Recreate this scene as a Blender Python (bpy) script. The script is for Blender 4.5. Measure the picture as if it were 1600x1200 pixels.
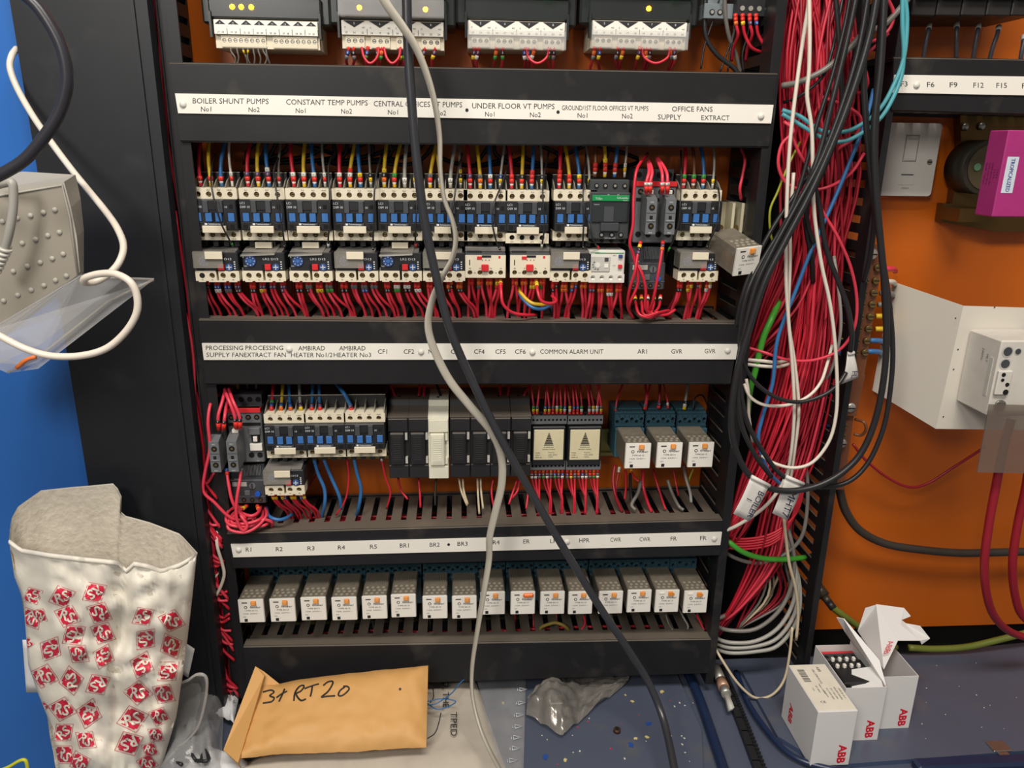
import bpy, bmesh, math, random
from mathutils import Vector, Matrix
random.seed(7)
for _o in list(bpy.data.objects): bpy.data.objects.remove(_o)
SC = bpy.context.scene; COL = SC.collection
# ------------------------------------------------------------------ camera
def _cam_axes():
    p, y, r = [math.radians(a) for a in (17.195, 4.031, .856)]
    f = Vector((math.sin(y)*math.cos(p), math.cos(y)*math.cos(p), -math.sin(p)))
    rt = f.cross(Vector((0, 0, 1))).normalized(); up = rt.cross(f)
    return rt*math.cos(r)+up*math.sin(r), up*math.cos(r)-rt*math.sin(r), f
RT, UP, FW = _cam_axes()
CAM = Vector((0, -.88, .65)); FPX = 1201.3
cd = bpy.data.cameras.new('camera'); cam = bpy.data.objects.new('camera', cd); COL.objects.link(cam)
cd.sensor_width = 36; cd.lens = FPX/1600*36; cd.clip_start = .01; cd.clip_end = 50
M = Matrix((RT, UP, -FW)).transposed().to_4x4(); M.translation = CAM; cam.matrix_world = M
SC.camera = cam
# ------------------------------------------------------------------ light
w = bpy.data.worlds.new('room'); SC.world = w; w.use_nodes = True
w.node_tree.nodes['Background'].inputs[0].default_value = (1, .93, .86, 1)
w.node_tree.nodes['Background'].inputs[1].default_value = .17
def area(name, loc, tgt, sx, sy, power, col):
    l = bpy.data.lights.new(name, 'AREA'); l.shape = 'RECTANGLE'; l.size = sx; l.size_y = sy
    l.energy = power; l.color = col
    o = bpy.data.objects.new(name, l); COL.objects.link(o); o.location = loc
    o.rotation_euler = (Vector(tgt)-Vector(loc)).to_track_quat('-Z', 'Y').to_euler(); return o
area('ceiling_batten_light', (.05, -1.15, 2.0), (0, 0, .5), 1.2, .35, 30, (1, .93, .84))
area('work_light', (-.55, -1.5, 1.25), (0.05, 0, .45), .35, .35, 9, (1, .96, .9))
SC.view_settings.view_transform = 'Standard'; SC.view_settings.look = 'None'
SC.view_settings.gamma = 1; SC.view_settings.use_curve_mapping = False
SC.view_settings.exposure = .2
# ------------------------------------------------------------------ helpers
def at(px, py, Y=None, Z=None):
    d = FW+RT*((px-800)/FPX)+UP*((600-py)/FPX)
    t = (Y-CAM.y)/d.y if Y is not None else (Z-CAM.z)/d.z
    return CAM+d*t
def lin(c):
    c = c/255
    return c/12.92 if c <= .04045 else ((c+.055)/1.055)**2.4
MATS = {}
def mat(name, rgb, rough=.5, metal=0, var=.12, scale=60, alpha=1, emit=0, dust=None, trans=0, bump=0, spec=.5):
    if name in MATS: return MATS[name]
    m = bpy.data.materials.new(name); m.use_nodes = True; nt = m.node_tree; N = nt.nodes; L = nt.links
    b = N['Principled BSDF']; c = tuple(lin(v) for v in rgb)
    b.inputs['Roughness'].default_value = rough; b.inputs['Metallic'].default_value = metal
    b.inputs['Specular IOR Level'].default_value = spec
    tc = N.new('ShaderNodeTexCoord'); nz = N.new('ShaderNodeTexNoise')
    nz.inputs['Scale'].default_value = scale; nz.inputs['Detail'].default_value = 5
    L.new(tc.outputs['Object'], nz.inputs['Vector'])
    mx = N.new('ShaderNodeMix'); mx.data_type = 'RGBA'
    mx.inputs['A'].default_value = tuple(v*(1-var) for v in c)+(1,)
    mx.inputs['B'].default_value = tuple(min(1, v*(1+var)+.002*(var > 0)) for v in c)+(1,)
    L.new(nz.outputs['Fac'], mx.inputs['Factor']); out = mx.outputs['Result']
    if dust:       # settled dust on upward faces and faint rub marks
        g = N.new('ShaderNodeNewGeometry'); sp = N.new('ShaderNodeSeparateXYZ'); L.new(g.outputs['True Normal'], sp.inputs[0])
        mr = N.new('ShaderNodeMapRange'); mr.inputs[1].default_value = .55; mr.inputs[2].default_value = .95
        mr.inputs[4].default_value = dust[1]; L.new(sp.outputs['Z'], mr.inputs[0])
        n2 = N.new('ShaderNodeTexNoise'); n2.inputs['Scale'].default_value = 20; n2.inputs['Detail'].default_value = 7
        L.new(tc.outputs['Object'], n2.inputs['Vector'])
        m2 = N.new('ShaderNodeMapRange'); m2.inputs[1].default_value = .58; m2.inputs[2].default_value = .8; m2.inputs[4].default_value = dust[2]
        L.new(n2.outputs['Fac'], m2.inputs[0])
        ad = N.new('ShaderNodeMath'); ad.operation = 'ADD'; ad.use_clamp = True
        L.new(mr.outputs[0], ad.inputs[0]); L.new(m2.outputs[0], ad.inputs[1])
        m3 = N.new('ShaderNodeMix'); m3.data_type = 'RGBA'; L.new(ad.outputs[0], m3.inputs['Factor'])
        L.new(out, m3.inputs['A']); m3.inputs['B'].default_value = tuple(lin(v) for v in dust[0])+(1,)
        out = m3.outputs['Result']
    L.new(out, b.inputs['Base Color'])
    if bump:
        bp = N.new('ShaderNodeBump'); bp.inputs['Strength'].default_value = bump; bp.inputs['Distance'].default_value = .002
        L.new(nz.outputs['Fac'], bp.inputs['Height']); L.new(bp.outputs['Normal'], b.inputs['Normal'])
    if emit:
        L.new(out, b.inputs['Emission Color']); b.inputs['Emission Strength'].default_value = emit
    if trans: b.inputs['Transmission Weight'].default_value = trans
    if alpha < 1: b.inputs['Alpha'].default_value = alpha
    MATS[name] = m; return m
BLK = lambda: mat('black_plastic', (30, 30, 32), .42, dust=((120, 110, 98), .7, .26), spec=.35)
_txt = {}
def glyphs(s, off=0.0):
    s0 = s; s = (s, off)
    if s not in _txt:
        cu = bpy.data.curves.new('t', 'FONT'); cu.body = s0; cu.size = 1; cu.resolution_u = 2; cu.offset = off
        o = bpy.data.objects.new('t', cu); COL.objects.link(o); bpy.context.view_layer.update()
        me = o.evaluated_get(bpy.context.evaluated_depsgraph_get()).to_mesh()
        vs = [(v.co.x, v.co.y) for v in me.vertices]; fs = [tuple(p.vertices) for p in me.polygons]
        o.evaluated_get(bpy.context.evaluated_depsgraph_get()).to_mesh_clear()
        bpy.data.objects.remove(o); bpy.data.curves.remove(cu)
        x0 = min(v[0] for v in vs); x1 = max(v[0] for v in vs)
        _txt[s] = (vs, fs, x0, x1)
    return _txt[s]
def catmull(P, sub=6):
    P = [Vector(p) for p in P]
    if len(P) < 3 or sub < 2: return P
    out = []
    for i in range(len(P)-1):
        a = P[i-1] if i else P[0]*2-P[1]; b = P[i]; c = P[i+1]; d = P[i+2] if i+2 < len(P) else P[-1]*2-P[-2]
        for k in range(sub):
            t = k/sub; t2 = t*t; t3 = t2*t
            out.append(.5*((2*b)+(c-a)*t+(2*a-5*b+4*c-d)*t2+(3*b-a-3*c+d)*t3))
    out.append(P[-1]); return out
class MB:
    def __init__(s): s.v = []; s.f = []; s.mi = []; s.mats = []; s.sm = []
    def m(s, mt):
        if mt not in s.mats: s.mats.append(mt)
        return s.mats.index(mt)
    def add(s, vs, fs, mt, smooth=False):
        o = len(s.v); s.v += [tuple(v) for v in vs]; k = s.m(mt)
        for f in fs: s.f.append(tuple(i+o for i in f)); s.mi.append(k); s.sm.append(smooth)
        return s
    def box(s, x0, x1, y0, y1, z0, z1, mt, b=0):
        if x0 > x1: x0, x1 = x1, x0
        if y0 > y1: y0, y1 = y1, y0
        if z0 > z1: z0, z1 = z1, z0
        if b <= 0:
            vs = [(x, y, z) for x in (x0, x1) for y in (y0, y1) for z in (z0, z1)]
            return s.add(vs, [(0, 1, 3, 2), (4, 6, 7, 5), (0, 4, 5, 1), (2, 3, 7, 6), (0, 2, 6, 4), (1, 5, 7, 3)], mt)
        b = min(b, (x1-x0)*.45, (y1-y0)*.45, (z1-z0)*.45)
        vs = []; ix = {}
        for i, x in enumerate((x0, x1)):
            for j, y in enumerate((y0, y1)):
                for k, z in enumerate((z0, z1)):
                    dx = b*(1-2*i); dy = b*(1-2*j); dz = b*(1-2*k)
                    for a, p in enumerate(((x, y+dy, z+dz), (x+dx, y, z+dz), (x+dx, y+dy, z))):
                        ix[i, j, k, a] = len(vs); vs.append(p)
        fs = []
        for i in (0, 1): fs.append([ix[i, j, k, 0] for j, k in ((0, 0), (0, 1), (1, 1), (1, 0))][::(1 if i == 0 else -1)])
        for j in (0, 1): fs.append([ix[i, j, k, 1] for i, k in ((0, 0), (1, 0), (1, 1), (0, 1))][::(1 if j == 0 else -1)])
        for k in (0, 1): fs.append([ix[i, j, k, 2] for i, j in ((0, 0), (0, 1), (1, 1), (1, 0))][::(1 if k == 0 else -1)])
        for i in (0, 1):
            for j in (0, 1): fs.append((ix[i, j, 0, 0], ix[i, j, 1, 0], ix[i, j, 1, 1], ix[i, j, 0, 1]))
            for k in (0, 1): fs.append((ix[i, 0, k, 0], ix[i, 1, k, 0], ix[i, 1, k, 2], ix[i, 0, k, 2]))
        for j in (0, 1):
            for k in (0, 1): fs.append((ix[0, j, k, 1], ix[1, j, k, 1], ix[1, j, k, 2], ix[0, j, k, 2]))
        for i in (0, 1):
            for j in (0, 1):
                for k in (0, 1): fs.append((ix[i, j, k, 0], ix[i, j, k, 1], ix[i, j, k, 2]))
        return s.add(vs, [tuple(f) for f in fs], mt)
    def hexa(s, q0, q1, mt):      # two quads joined into a solid
        vs = list(q0)+list(q1)
        return s.add(vs, [(3, 2, 1, 0), (4, 5, 6, 7)]+[(i, (i+1) % 4, 4+(i+1) % 4, 4+i) for i in range(4)], mt)
    def prism(s, pts, off, mt):   # polygon extruded by vector off
        n = len(pts); pts = [Vector(p) for p in pts]; off = Vector(off)
        return s.add(pts+[p+off for p in pts], [tuple(range(n))[::-1], tuple(range(n, 2*n))]+[(i, (i+1) % n, n+(i+1) % n, n+i) for i in range(n)], mt)
    def cyl(s, c, d, r, mt, n=16, r2=None, smooth=True):
        c = Vector(c); d = Vector(d); r2 = r if r2 is None else r2
        a = d.normalized(); u = a.orthogonal().normalized(); w_ = a.cross(u)
        vs = []
        for (cc, rr) in ((c, r), (c+d, r2)):
            for i in range(n):
                t = 2*math.pi*i/n; vs.append(cc+(u*math.cos(t)+w_*math.sin(t))*rr)
        s.add(vs, [(i, (i+1) % n, n+(i+1) % n, n+i) for i in range(n)], mt, smooth)
        o = len(s.v)-2*n; k = s.m(mt)
        for f in (tuple(range(n))[::-1], tuple(range(n, 2*n))): s.f.append(tuple(i+o for i in f)); s.mi.append(k); s.sm.append(False)
        return s
    def dome(s, c, d, r, mt, n=12, h=.6):
        c = Vector(c); a = Vector(d).normalized(); u = a.orthogonal().normalized(); w_ = a.cross(u); vs = []; R = 4
        for j in range(R):
            ph = j/R*math.pi/2
            for i in range(n):
                t = 2*math.pi*i/n; vs.append(c+(u*math.cos(t)+w_*math.sin(t))*r*math.cos(ph)+a*r*h*math.sin(ph))
        vs.append(c+a*r*h); fs = []
        for j in range(R-1):
            for i in range(n): fs.append((j*n+i, j*n+(i+1) % n, (j+1)*n+(i+1) % n, (j+1)*n+i))
        for i in range(n): fs.append(((R-1)*n+i, (R-1)*n+(i+1) % n, R*n))
        fs.append(tuple(range(n))[::-1])
        return s.add(vs, fs, mt, True)
    def tube(s, P, r, mt, n=8, sub=6, rb=None, twist=0, caps=True, tw0=0):
        P = catmull(P, sub); N_ = len(P)
        t = [(P[min(i+1, N_-1)]-P[max(i-1, 0)]).normalized() for i in range(N_)]
        u = t[0].orthogonal().normalized(); vs = []
        rb = r if rb is None else rb
        for i in range(N_):
            u = (u-t[i]*u.dot(t[i])).normalized(); w_ = t[i].cross(u)
            a0 = tw0+twist*i/(N_-1)
            uu = u*math.cos(a0)+w_*math.sin(a0); ww = w_*math.cos(a0)-u*math.sin(a0)
            for k in range(n):
                a = 2*math.pi*k/n; vs.append(P[i]+uu*math.cos(a)*r+ww*math.sin(a)*rb)
        fs = [(i*n+k, i*n+(k+1) % n, (i+1)*n+(k+1) % n, (i+1)*n+k) for i in range(N_-1) for k in range(n)]
        if caps: fs += [tuple(range(n))[::-1], tuple(range((N_-1)*n, N_*n))]
        return s.add(vs, fs, mt, True)
    def text(s, t, o, size, mt, u=(1, 0, 0), v=(0, 0, 1), al='c', wid=None, bold=0.0):
        vs, fs, x0, x1 = glyphs(t, bold); o = Vector(o); u = Vector(u); v = Vector(v)
        sx = size if wid is None else wid/(x1-x0)
        ox = {'c': -(x0+x1)/2, 'l': -x0, 'r': -x1}[al]
        return s.add([o+u*((a+ox)*sx)+v*(b*size) for a, b in vs], fs, mt)
    def ftext(s, t, pl, pr_, py, cap, Y, mt, dy=0):     # lettering fitted between two points of a face
        a = at(pl, py, Y); b = at(pr_, py+dy, Y); c = at(pl, py-cap, Y)
        u = (b-a); L_ = u.length
        return s.text(t, a, (c-a).length/.7, mt, u.normalized(), (c-a).normalized(), 'l', L_)
    def holes(s, x0, x1, z0, z1, y, cs, r, mt, wall, bot, screw=None, dep=.003, n=16, thick=None):
        # face at y (looking -y) with round recesses at xs cs (z centre)
        xs = [x0]+[(cs[i][0]+cs[i+1][0])/2 for i in range(len(cs)-1)]+[x1]
        for i, (cx, cz) in enumerate(cs):
            a, b = xs[i], xs[i+1]; ou = []; inn = []; bo = []
            for k in range(n):
                t = 2*math.pi*(k+.5)/n; c, q = math.cos(t), math.sin(t)
                sc = []
                if c > 1e-9: sc.append((b-cx)/c)
                if c < -1e-9: sc.append((a-cx)/c)
                if q > 1e-9: sc.append((z1-cz)/q)
                if q < -1e-9: sc.append((z0-cz)/q)
                m_ = min(sc); ou.append((cx+c*m_, y, cz+q*m_)); inn.append((cx+c*r, y, cz+q*r)); bo.append((cx+c*r*.95, y+dep, cz+q*r*.95))
            s.add(ou+inn, [(k, (k+1) % n, n+(k+1) % n, n+k) for k in range(n)], mt)
            cor = [(a, y, z0), (b, y, z0), (b, y, z1), (a, y, z1)]
            # corner fill triangles
            for cc in cor:
                best = sorted(range(n), key=lambda k: (ou[k][0]-cc[0])**2+(ou[k][2]-cc[2])**2)[:2]
                s.add([cc, ou[best[0]], ou[best[1]]], [(0, 1, 2)], mt)
            s.add(inn+bo, [(k, (k+1) % n, n+(k+1) % n, n+k) for k in range(n)], wall, True)
            s.add(bo, [tuple(range(n))], bot)
            if screw:
                s.cyl((cx, y+dep-.0001, cz), (0, -.0008, 0), r*.72, screw, 10)
                s.box(cx-r*.6, cx+r*.6, y+dep-.00115, y+dep-.0009, cz-r*.13, cz+r*.13, bot)
        return s
    def build(s, name, parent=None, loc=None):
        me = bpy.data.meshes.new(name); me.from_pydata(s.v, [], s.f)
        for mt in s.mats: me.materials.append(mt)
        me.polygons.foreach_set('material_index', s.mi); me.polygons.foreach_set('use_smooth', s.sm)
        me.validate(); me.update()
        bm = bmesh.new(); bm.from_mesh(me); bmesh.ops.recalc_face_normals(bm, faces=bm.faces); bm.to_mesh(me); bm.free()
        o = bpy.data.objects.new(name, me); COL.objects.link(o)
        if parent: o.parent = parent
        if loc is not None: o.location = loc
        return o
def tag(o, label, cat, group=None):
    o['label'] = label; o['category'] = cat
    if group: o['group'] = group
    return o
def thing(name, label, cat, loc=(0, 0, 0), group=None):
    o = bpy.data.objects.new(name, None); COL.objects.link(o); o.location = loc; o.empty_display_size = .01
    return tag(o, label, cat, group)
def struct(mb, name):
    o = mb.build(name); o['kind'] = 'structure'; return o
def dup(root, loc, label, group=None, rot=None):
    r = root.copy(); COL.objects.link(r); r.location = loc; r['label'] = label
    if group: r['group'] = group
    if rot: r.rotation_euler = rot
    for ch in list(root.children):
        c = ch.copy(); COL.objects.link(c); c.parent = r
        for g in ch.children:
            d = g.copy(); COL.objects.link(d); d.parent = c
    return r
# ------------------------------------------------------------------ materials
ORANGE = mat('orange_paint', (196, 96, 14), .38, var=.05, scale=6)
BLACK = BLK()
BLK2 = mat('black_moulding', (30, 31, 34), .45)
DARK = mat('dark_void', (8, 8, 8), .9, var=0)
CREAM = mat('cream_plastic', (226, 216, 192), .45, var=.05)
STRIPW = mat('label_laminate', (238, 234, 224), .35, var=.02)
INK = mat('ink_black', (30, 30, 32), .6, var=0)
WINK = mat('ink_white', (215, 220, 225), .5, var=0)
BRASS = mat('brass_screw', (150, 125, 80), .35, .8)
STEEL = mat('steel', (170, 168, 160), .35, .9)
ZINC = mat('zinc', (190, 188, 180), .4, .7)
BLUEP = mat('blue_window', (58, 110, 175), .35, var=.15)
NAVY = mat('navy_dial', (52, 82, 140), .4, var=.2, scale=400)
REDB = mat('red_button', (214, 44, 50), .35)
GREYP = mat('grey_plastic', (104, 107, 110), .5)
DGREY = mat('dark_grey_plastic', (66, 68, 72), .5)
LGREY = mat('pale_grey_plastic', (190, 188, 180), .45)
CLEAR = mat('clear_dusty_cover', (170, 165, 155), .25, alpha=.38, var=.2)
CLEAR2 = mat('clear_plastic', (205, 205, 205), .12, alpha=.25)
WHITEP = mat('white_plastic', (222, 219, 210), .4, var=.03)
TEAL = mat('teal_socket', (52, 90, 104), .5)
WIRE = {k: mat('wire_'+k, c, .38, var=.1, scale=30) for k, c in dict(
    red=(202, 36, 56), darkred=(150, 24, 40), crimson=(178, 30, 48), pink=(222, 62, 82), yellow=(214, 176, 40), blue=(50, 108, 165), black=(34, 34, 36),
    grey=(120, 116, 110), white=(222, 212, 198), green=(70, 160, 50), brown=(110, 66, 40), teal=(80, 160, 170), cream=(205, 190, 160),
    yg=(160, 165, 50), lightgrey=(160, 158, 150)).items()}
SLV = {k: mat('sleeve_'+k, c, .45, var=.05) for k, c in dict(
    red=(225, 50, 40), orange=(232, 110, 40), yellow=(236, 200, 40), green=(60, 150, 60), blue=(46, 80, 150), violet=(90, 62, 92),
    grey=(110, 112, 115), white=(226, 224, 216), black=(38, 36, 36), clearw=(200, 195, 188)).items()}
DIGITS = {'red': '2', 'orange': '3', 'yellow': '4', 'green': '5', 'blue': '6', 'violet': '7', 'grey': '8', 'white': '9', 'black': '0'}
# ================================================================== setting
mb = MB(); mb.box(-.40, 1.1, .004, .012, .018, 1.0, ORANGE); struct(mb, 'wall_back')
FLOORM = mat('blue_grey_enamel', (66, 80, 108), .35, var=.14, scale=9, dust=((98, 96, 94), .35, .5))
NAVYM = mat('navy_enamel', (28, 42, 72), .3)
mb = MB(); mb.box(-.43, 1.4, -.55, -.022, -.03, -.006, FLOORM); mb.box(-.43, 1.4, -.022, .05, -.06, -.05, DARK); mb.box(-.43, 1.4, .04, .05, -.06, .018, DARK)  # near-black boxes paint in the shade of the gap behind the tray
mb.prism([at(700, 1040, Z=0), at(1052, 1040, Z=0), at(1096, 1140, Z=0), at(1100, 1230, Z=0), at(620, 1230, Z=0)], (0, 0, -.006), FLOORM)
def path_bar(pts, wd, h, mt, mb, Zb=-.006):
    P = catmull([at(x, y, Z=0) for x, y in pts], 5)
    for i in range(len(P)-1):
        d = (P[i+1]-P[i]).normalized(); nrm = Vector((-d.y, d.x, 0))*wd/2
        e = d*.0006
        q = [P[i]-nrm-e, P[i+1]-nrm+e, P[i+1]+nrm+e, P[i]+nrm-e]
        mb.hexa([Vector((p.x, p.y, Zb)) for p in q], [Vector((p.x, p.y, h)) for p in q], mt)
mb.tube([at(x, y, Z=-.001) for x, y in [(1075, 1052), (1096, 1100), (1140, 1230)]], .006, NAVYM, 12, 8, .006)
mb.tube([at(x, y, Z=.001) for x, y in [(1150, 1050), (1170, 1100), (1205, 1150), (1240, 1182), (1290, 1200), (1340, 1206)]], .0035, NAVYM, 12, 8)
mb.prism([at(1160, 1050, Z=0), at(1640, 1000, Z=0), at(1640, 1170, Z=0), at(1290, 1196, Z=0), at(1215, 1150, Z=0)], (0, 0, -.006), FLOORM)
mb.box(.50, 1.3, -.232, -.215, -.006, .006, NAVYM, .003)
struct(mb, 'floor')
# brush strip in the cable slot
mb = MB(); path_bar([(1122, 1042), (1150, 1105), (1192, 1215)], .011, .002, BLK2, mb)
tag(mb.build('cable_entry_brush'), 'black toothed brush strip along the cable slot in the tray', 'brush strip')
bs = bpy.data.objects['cable_entry_brush']
P = catmull([at(x, y, Z=.002) for x, y in [(1126, 1042), (1154, 1105), (1197, 1215)]], 20); mb = MB()
for i in range(0, len(P), 1): mb.box(P[i].x, P[i].x+.004, P[i].y-.001, P[i].y+.001, .0, .005, BLK2)
mb.build('tooth_row', bs)
PANELM = mat('black_powder_coat', (30, 32, 36), .45, var=.1, dust=((80, 80, 82), .2, .22), spec=.4)
mb = MB()
a0, a1 = at(14, -30, -.105), at(18, -30, -.105)
xl0 = at(15, 0, -.105).x; xr0 = at(231, 0, -.105).x; xr1 = at(346, 1060, -.105).x
zt = 1.0
mb.hexa([(xl0, -.105, -.006), (xr1, -.105, -.006), (xr0, -.105, zt), (xl0, -.105, zt)], [(xl0, -.09, -.006), (xr1, -.09, -.006), (xr0, -.09, zt), (xl0, -.09, zt)], PANELM)
mb.box(xr0-.016, xr0-.012, -.107, -.105, 0, zt, PANELM)
struct(mb, 'wall_left')
BLUED = mat('blue_paint', (40, 104, 184), .35, var=.12, scale=5)
mb = MB(); mb.box(-.9, xl0+.02, -.085, -.07, -.35, 1.0, BLUED); struct(mb, 'door_1')
# ---- vertical trunkings
def slot_wall(mb, x0, x1, y0, y1, z0, z1, ys0, ys1, pitch, sw, mt):
    """wall of thickness x0..x1 with horizontal slots between ys0..ys1"""
    mb.box(x0, x1, y0, ys0, z0, z1, mt)
    if ys1 < y1: mb.box(x0, x1, ys1, y1, z0, z1, mt)
    z = z0
    while z < z1:
        mb.box(x0, x1, ys0, ys1, z, min(z+pitch-sw, z1), mt); z += pitch
t = thing('vertical_cable_trunking', 'black slotted vertical trunking on the left, between the black side panel and the relays', 'cable trunking', (-.31, 0, .01))
mb = MB(); slot_wall(mb, -.2755, -.2740, -.088, 0, .01, .99, -.055, -.004, .0185, .0065, BLACK); mb.v = [(a+.31, b, c-.01) for a, b, c in mb.v]
mb.box(.0435, .0535, -.0885, -.0862, 0, .98, BLACK); mb.box(.0350, .0440, -.0862, -.0845, 0, .98, BLACK); mb.build('slotted_wall', t)
mb = MB(); mb.box(-.05, .0345, -.001, .0035, 0, .98, BLACK); mb.build('base', t)
mb = MB(); slot_wall(mb, -.05, -.048, -.084, 0, 0, .98, -.055, -.004, .0185, .0065, BLACK); mb.build('slotted_wall', t)
t = thing('vertical_cable_trunking', 'open black slotted vertical trunking full of red wires, right of the label strips', 'cable trunking', (.37, 0, .01))
for x in (.3035, .4315):
    mb = MB(); slot_wall(mb, x-.37, x-.368, -.088, 0, 0, .98, -.062, -.004, .0185, .0080, BLACK)
    if x < .4: mb.box(x-.37, x-.360, -.0905, -.088, 0, .98, BLACK)
    else: mb.box(x-.374, x-.367, -.0905, -.088, 0, .98, BLACK)
    mb.build('slotted_wall', t)
mb = MB(); mb.box(-.0645, .0635, -.002, .0035, 0, .98, DARK); mb.build('base', t)
# ---- horizontal trunkings
LIDY = -.093
def trunk(corners, label, strip, rivets, dots, texts, tops, xcut=(0, 0), cat='cable trunking', slots=None, teeth=.0175):
    TL, TR, BR, BL = [at(*c, Y=-.09) for c in corners]
    t = thing('cable_trunking', label, cat, ((TL.x+TR.x)/2, 0, (BL.z+BR.z)/2)); o = Vector(t.location)
    L = lambda p, y: Vector((p.x, y, p.z))-o
    mb = MB()      # lid
    e = .0015
    mb.hexa([L(TL, -.0925)+Vector((0, 0, -e)), L(TR, -.0925)+Vector((0, 0, -e)), L(BR, -.0925)+Vector((0, 0, e)), L(BL, -.0925)+Vector((0, 0, e))],
            [L(TL, -.090), L(TR, -.090), L(BR, -.090), L(BL, -.090)], BLACK)
    for a, b, s in ((TL, TR, 1), (BL, BR, -1)):
        d = Vector((0, 0, -.0018*s))
        mb.hexa([L(a, -.091), L(b, -.091), L(b, -.091)+d, L(a, -.091)+d], [L(a, -.078), L(b, -.078), L(b, -.078)+d, L(a, -.078)+d], BLACK)
    mb.build('lid', t)
    mb = MB(); i0 = .0015      # body with fingers
    for a, b, s in ((TL, TR, -1), (BL, BR, 1)):
        n = int((TR.x-TL.x)/teeth); dz = Vector((0, 0, s*.0022)); th = Vector((0, 0, s*.0016))
        ya, yb = -.088, (-.070 if tops else -.070)
        def q(x0f, x1f, y0, y1):
            A = a.lerp(b, x0f); B = a.lerp(b, x1f)
            p = [L(A, y0)+dz, L(B, y0)+dz, L(B, y1)+dz, L(A, y1)+dz]
            mb.hexa(p, [v+th for v in p], BLACK)
        q(0+.004, 1-.004, -.088, -.068); q(.004, .996, -.006, 0)
        for i in range(n):
            u0 = (i+.18)/n; u1 = (i+.82)/n
            q(u0, u1, -.068, -.006)
    A, B, C, D = L(TL, -.004), L(TR, -.004), L(BR, -.004), L(BL, -.004)
    mb.hexa([A, B, C, D], [v+Vector((0, .005, 0)) for v in (A, B, C, D)], BLACK)
    mb.build('slotted_body', t)
    if strip:
        a, b, c, d = [at(*q_, Y=LIDY) for q_ in strip]
        mb = MB(); mb.hexa([L(d, -.0942), L(c, -.0942), L(b, -.0942), L(a, -.0942)], [L(d, -.0926), L(c, -.0926), L(b, -.0926), L(a, -.0926)], STRIPW)
        s = mb.build('label_strip', t)
        mb = MB()
        for tx in texts:
            mb.ftext(tx[0], tx[1], tx[2], tx[3], tx[4] if len(tx) > 4 else 8, -.09435, INK, tx[5] if len(tx) > 5 else 0)
        for x, y in dots: p = at(x, y, -.0945); mb.cyl(p, (0, .0003, 0), .0016, INK, 12)
        mb.v = [tuple(Vector(v)-o) for v in mb.v]
        mb.build('engraved_lettering', s)
        for x, y in rivets:
            p = at(x, y, -.0942); mb = MB(); mb.dome(p-o, (0, -1, 0), .0034, WHITEP, 14, .7); mb.build('rivet', s)
    return t
T1 = [('BOILER SHUNT PUMPS', 301, 419.7, 161.5, 8.5, 1), ('No1', 314, 330, 174, 7.5), ('No2', 388.4, 405.6, 175, 7.5),
 ('CONSTANT TEMP PUMPS', 447, 574.5, 163.3, 8.5, 1.5), ('No1', 462, 477.5, 176.5, 7.5), ('No2', 533, 550, 177.5, 7.5),
 ('CENTRAL OFFICES VT PUMPS', 584, 722, 166, 8.5, 1.7), ('No1', 606, 622, 179, 7.5), ('No2', 680.6, 697, 180.3, 7.5),
 ('UNDER FLOOR VT PUMPS', 737.8, 866.4, 169.3, 8.5, 1.2), ('No1', 758, 772.6, 182, 7.5), ('No2', 828, 845, 183, 7.5),
 ('GROUND/1ST FLOOR OFFICES VT PUMPS', 878, 1013, 172, 7.5, 1), ('No1', 902.5, 917.7, 184, 7.5), ('No2', 972, 988.6, 185, 7.5),
 ('OFFICE FANS', 1050, 1113.4, 174, 8, .6), ('SUPPLY', 1028, 1064.5, 186.5, 7.8, .3), ('EXTRACT', 1096, 1139.8, 187.7, 7.8, .3)]
trunk([(265.5, 97), (1214, 114), (1200, 231), (283, 222)], 'topmost black slotted trunking, its long white strip reads BOILER SHUNT PUMPS to OFFICE FANS',
      [(274, 146), (1208, 164), (1204, 193), (279, 177)], [(286, 163), (1189, 182)], [(729.5, 172), (872, 175)], T1, 0)
T2 = [('PROCESSING', 321.6, 379.6, 547, 7), ('PROCESSING', 383.4, 442.3, 547, 7), ('SUPPLY', 322.4, 359, 557.7, 7), ('FANEXTRACT', 363, 423.6, 557.8, 7), ('FAN', 428.5, 446.6, 557.8, 7),
 ('AMBIRAD', 466, 507.6, 547.5, 7), ('AMBIRAD', 530, 571, 547.5, 7), ('HEATER No1/2', 454.7, 519.4, 558, 7), ('HEATER No3', 521.4, 579.8, 558, 7),
 ('CF1', 590.4, 604.8, 552.8, 7), ('CF2', 630.7, 647, 552.8, 7), ('No1', 669.5, 684, 552.8, 7), ('CF3', 704.5, 720.6, 552.8, 7), ('CF4', 740.8, 757, 552.8, 7), ('CF5', 774, 790, 552.8, 7), ('CF6', 804.7, 821.4, 552.8, 7),
 ('COMMON ALARM UNIT', 844, 942.7, 552.8, 7), ('AR1', 996, 1011, 552.5, 7), ('GVR', 1049, 1066, 552.5, 7), ('GVR', 1101, 1118, 552, 7)]
trunk([(311.5, 497.5), (1155, 503.5), (1140, 600), (322, 600)], 'second black slotted trunking from the top, white strip reads AMBIRAD HEATER, COMMON ALARM UNIT',
      [(316, 536), (1153, 537.5), (1149, 561), (319, 562)], [(452, 546), (658, 550), (832, 550.5), (1137, 548)], [], T2, 1)
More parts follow.
